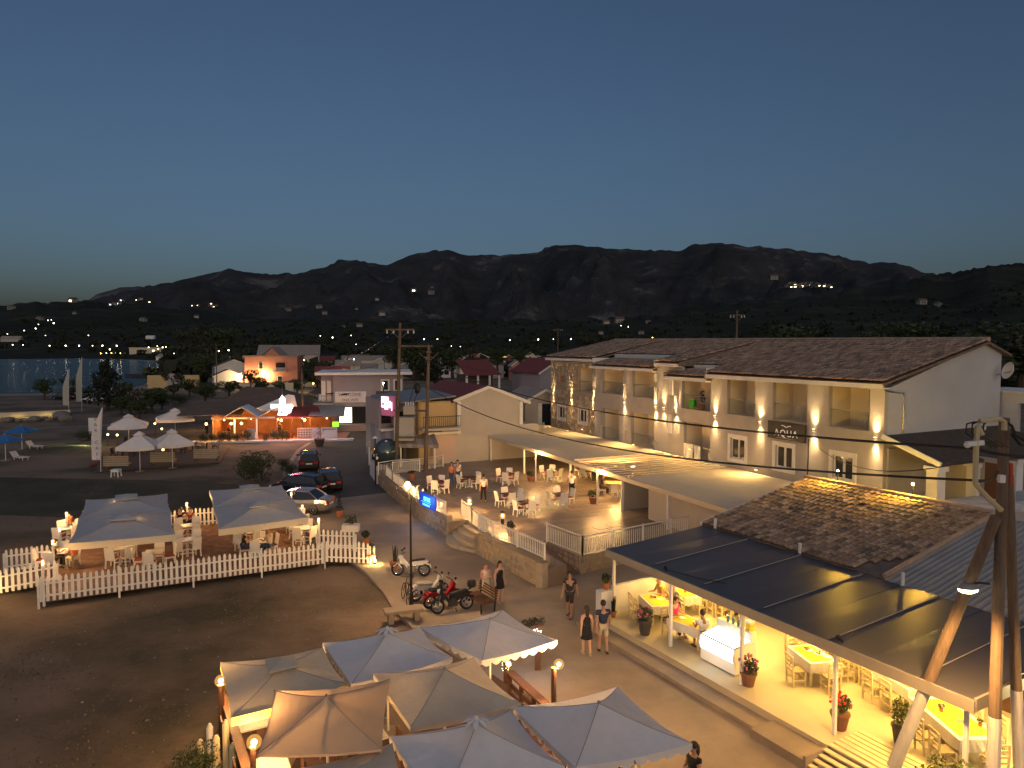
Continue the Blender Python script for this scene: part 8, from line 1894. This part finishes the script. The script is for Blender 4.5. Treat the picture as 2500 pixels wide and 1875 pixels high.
def towel(label, t0, w_, ztop, drop, col):
    o = MB(); n = 8; o.v = [(-w_/2+w_*i/n, .02+.015*math.sin(i*1.9), 0) for i in range(n+1)] + [(-w_/2+w_*i/n, .035+.03*math.sin(i*1.9+.5), -drop) for i in range(n+1)] + [(-w_/2+w_*i/n, -.12, -.02) for i in range(n+1)] + [(-w_/2+w_*i/n, -.13, -drop*.8) for i in range(n+1)]
    for a, b in ((0,n+1),(2*(n+1),0),(2*(n+1),3*(n+1))): o.f += [(a+i,a+i+1,b+i+1,b+i) for i in range(n)]
    k = tag(o.build('towel', col), label, 'towel'); k.location = hloc(t0,.0,ztop); k.rotation_euler = (0,0,HRZ)
towel('large white towel hanging on the lower balcony rail left of the first white window', 14.9, 1.0, 3.92, 1.05, cloth_w)
towel('second white towel hanging next to the large one on the same rail', 13.95, .7, 3.9, 1.2, cloth_w)
towel('bright green towel over a chair behind the balcony glass', 14.6, .6, 7.0, .6, mat('green_towel',(.05,.30,.03),.9))
pl2 = potplant('dark leafy plant on the balcony above the green towel', hloc(14.1,-.5,6.3), .2, .35, 1.0, lm=leafdark)
# items on terrace tables
for i, (x, y) in enumerate(((440,315),(640,285),(880,262),(1158,240),(890,400),(1005,455),(1222,400))):
    p = G(*z8(x, y), .8); o = tag(MB().lathe([(.05,0),(.06,.1),(.035,.14),(.04,.16)], 8).build('candle_jar', mat('jar_red',(.3,.05,.03),.4)), 'small red candle jar on the terrace table ' + ('nearest the blue sign','behind the standing couple','by the tall canopy post','far left of the lamp post','just left of the centre','nearest the ramp','beside the man in white')[i], 'candle jar'); o.location = p+Vector((.05,.05,.74))
# stones, weeds and wheel ruts on the dry field
rockm = mat('field_stone', (.22,.19,.16), .9)
peb = MB()
for k in range(700):
    y = 13 + 30*rng.random(); x = -y*rng.uniform(.05,.8)
    lim = np.interp(y, [12,17,22,25,28,30,33,37,43], [-4,-8.5,-8.5,-3.6,-5,-5.8,-7,-9.2,-12.4])
    if x > lim-.2 or (y > 27 and (x+19.2)*.444 - (y-28.5)*.896 < .5): continue
    s = rng.uniform(.012,.04); peb.add([(x-s,y-s,-.05),(x+s,y-s*.7,-.05),(x+s*.6,y+s,-.05),(x-s*.8,y+s*.8,-.05),(x,y,s*.8-.04)], [(0,1,4),(1,2,4),(2,3,4),(3,0,4)])
tag(peb.build('gravel', rockm), 'loose stones scattered over the dry field', 'gravel', kind='stuff')

# ---- hedges and small trees filling the ground between restaurant and village
for i, (kd, u, vb, vt, lb) in enumerate((('round',500,985,935,'dark round bush behind the left restaurant roof'),('round',560,968,928,'dark tree behind the hip roof of the restaurant'),('loose',600,975,938,'thin tree at the right of the restaurant hip roof'),('round',690,968,930,'dark bush below the right side of the pink house'),('round',725,962,925,'dark round tree left of the thin street pole'),('shrub',750,985,960,'low hedge beside the dark flat hall'),('loose',775,950,905,'loose dark tree left of the grey shop roof'),('round',462,968,925,'broad dark tree by the lit road left of the restaurant'),('shrub',520,958,940,'low hedge below the garden wall left part'),('shrub',440,985,958,'low dark bush at the left of the restaurant roof'),('round',395,1000,962,'dark bush behind the back right beach parasol'),('round',340,1022,975,'dark bush between the shore tree and the parasols'),('round',295,1012,965,'low dark bush at the foot of the big shore tree'),('shrub',215,1075,1050,'small bush beside the green spotlight'))):
    treeat(kd, u, vb, vt, lb, name='tree' if kd != 'shrub' else 'bush', cat='tree' if kd != 'shrub' else 'bush', wide=1.7)
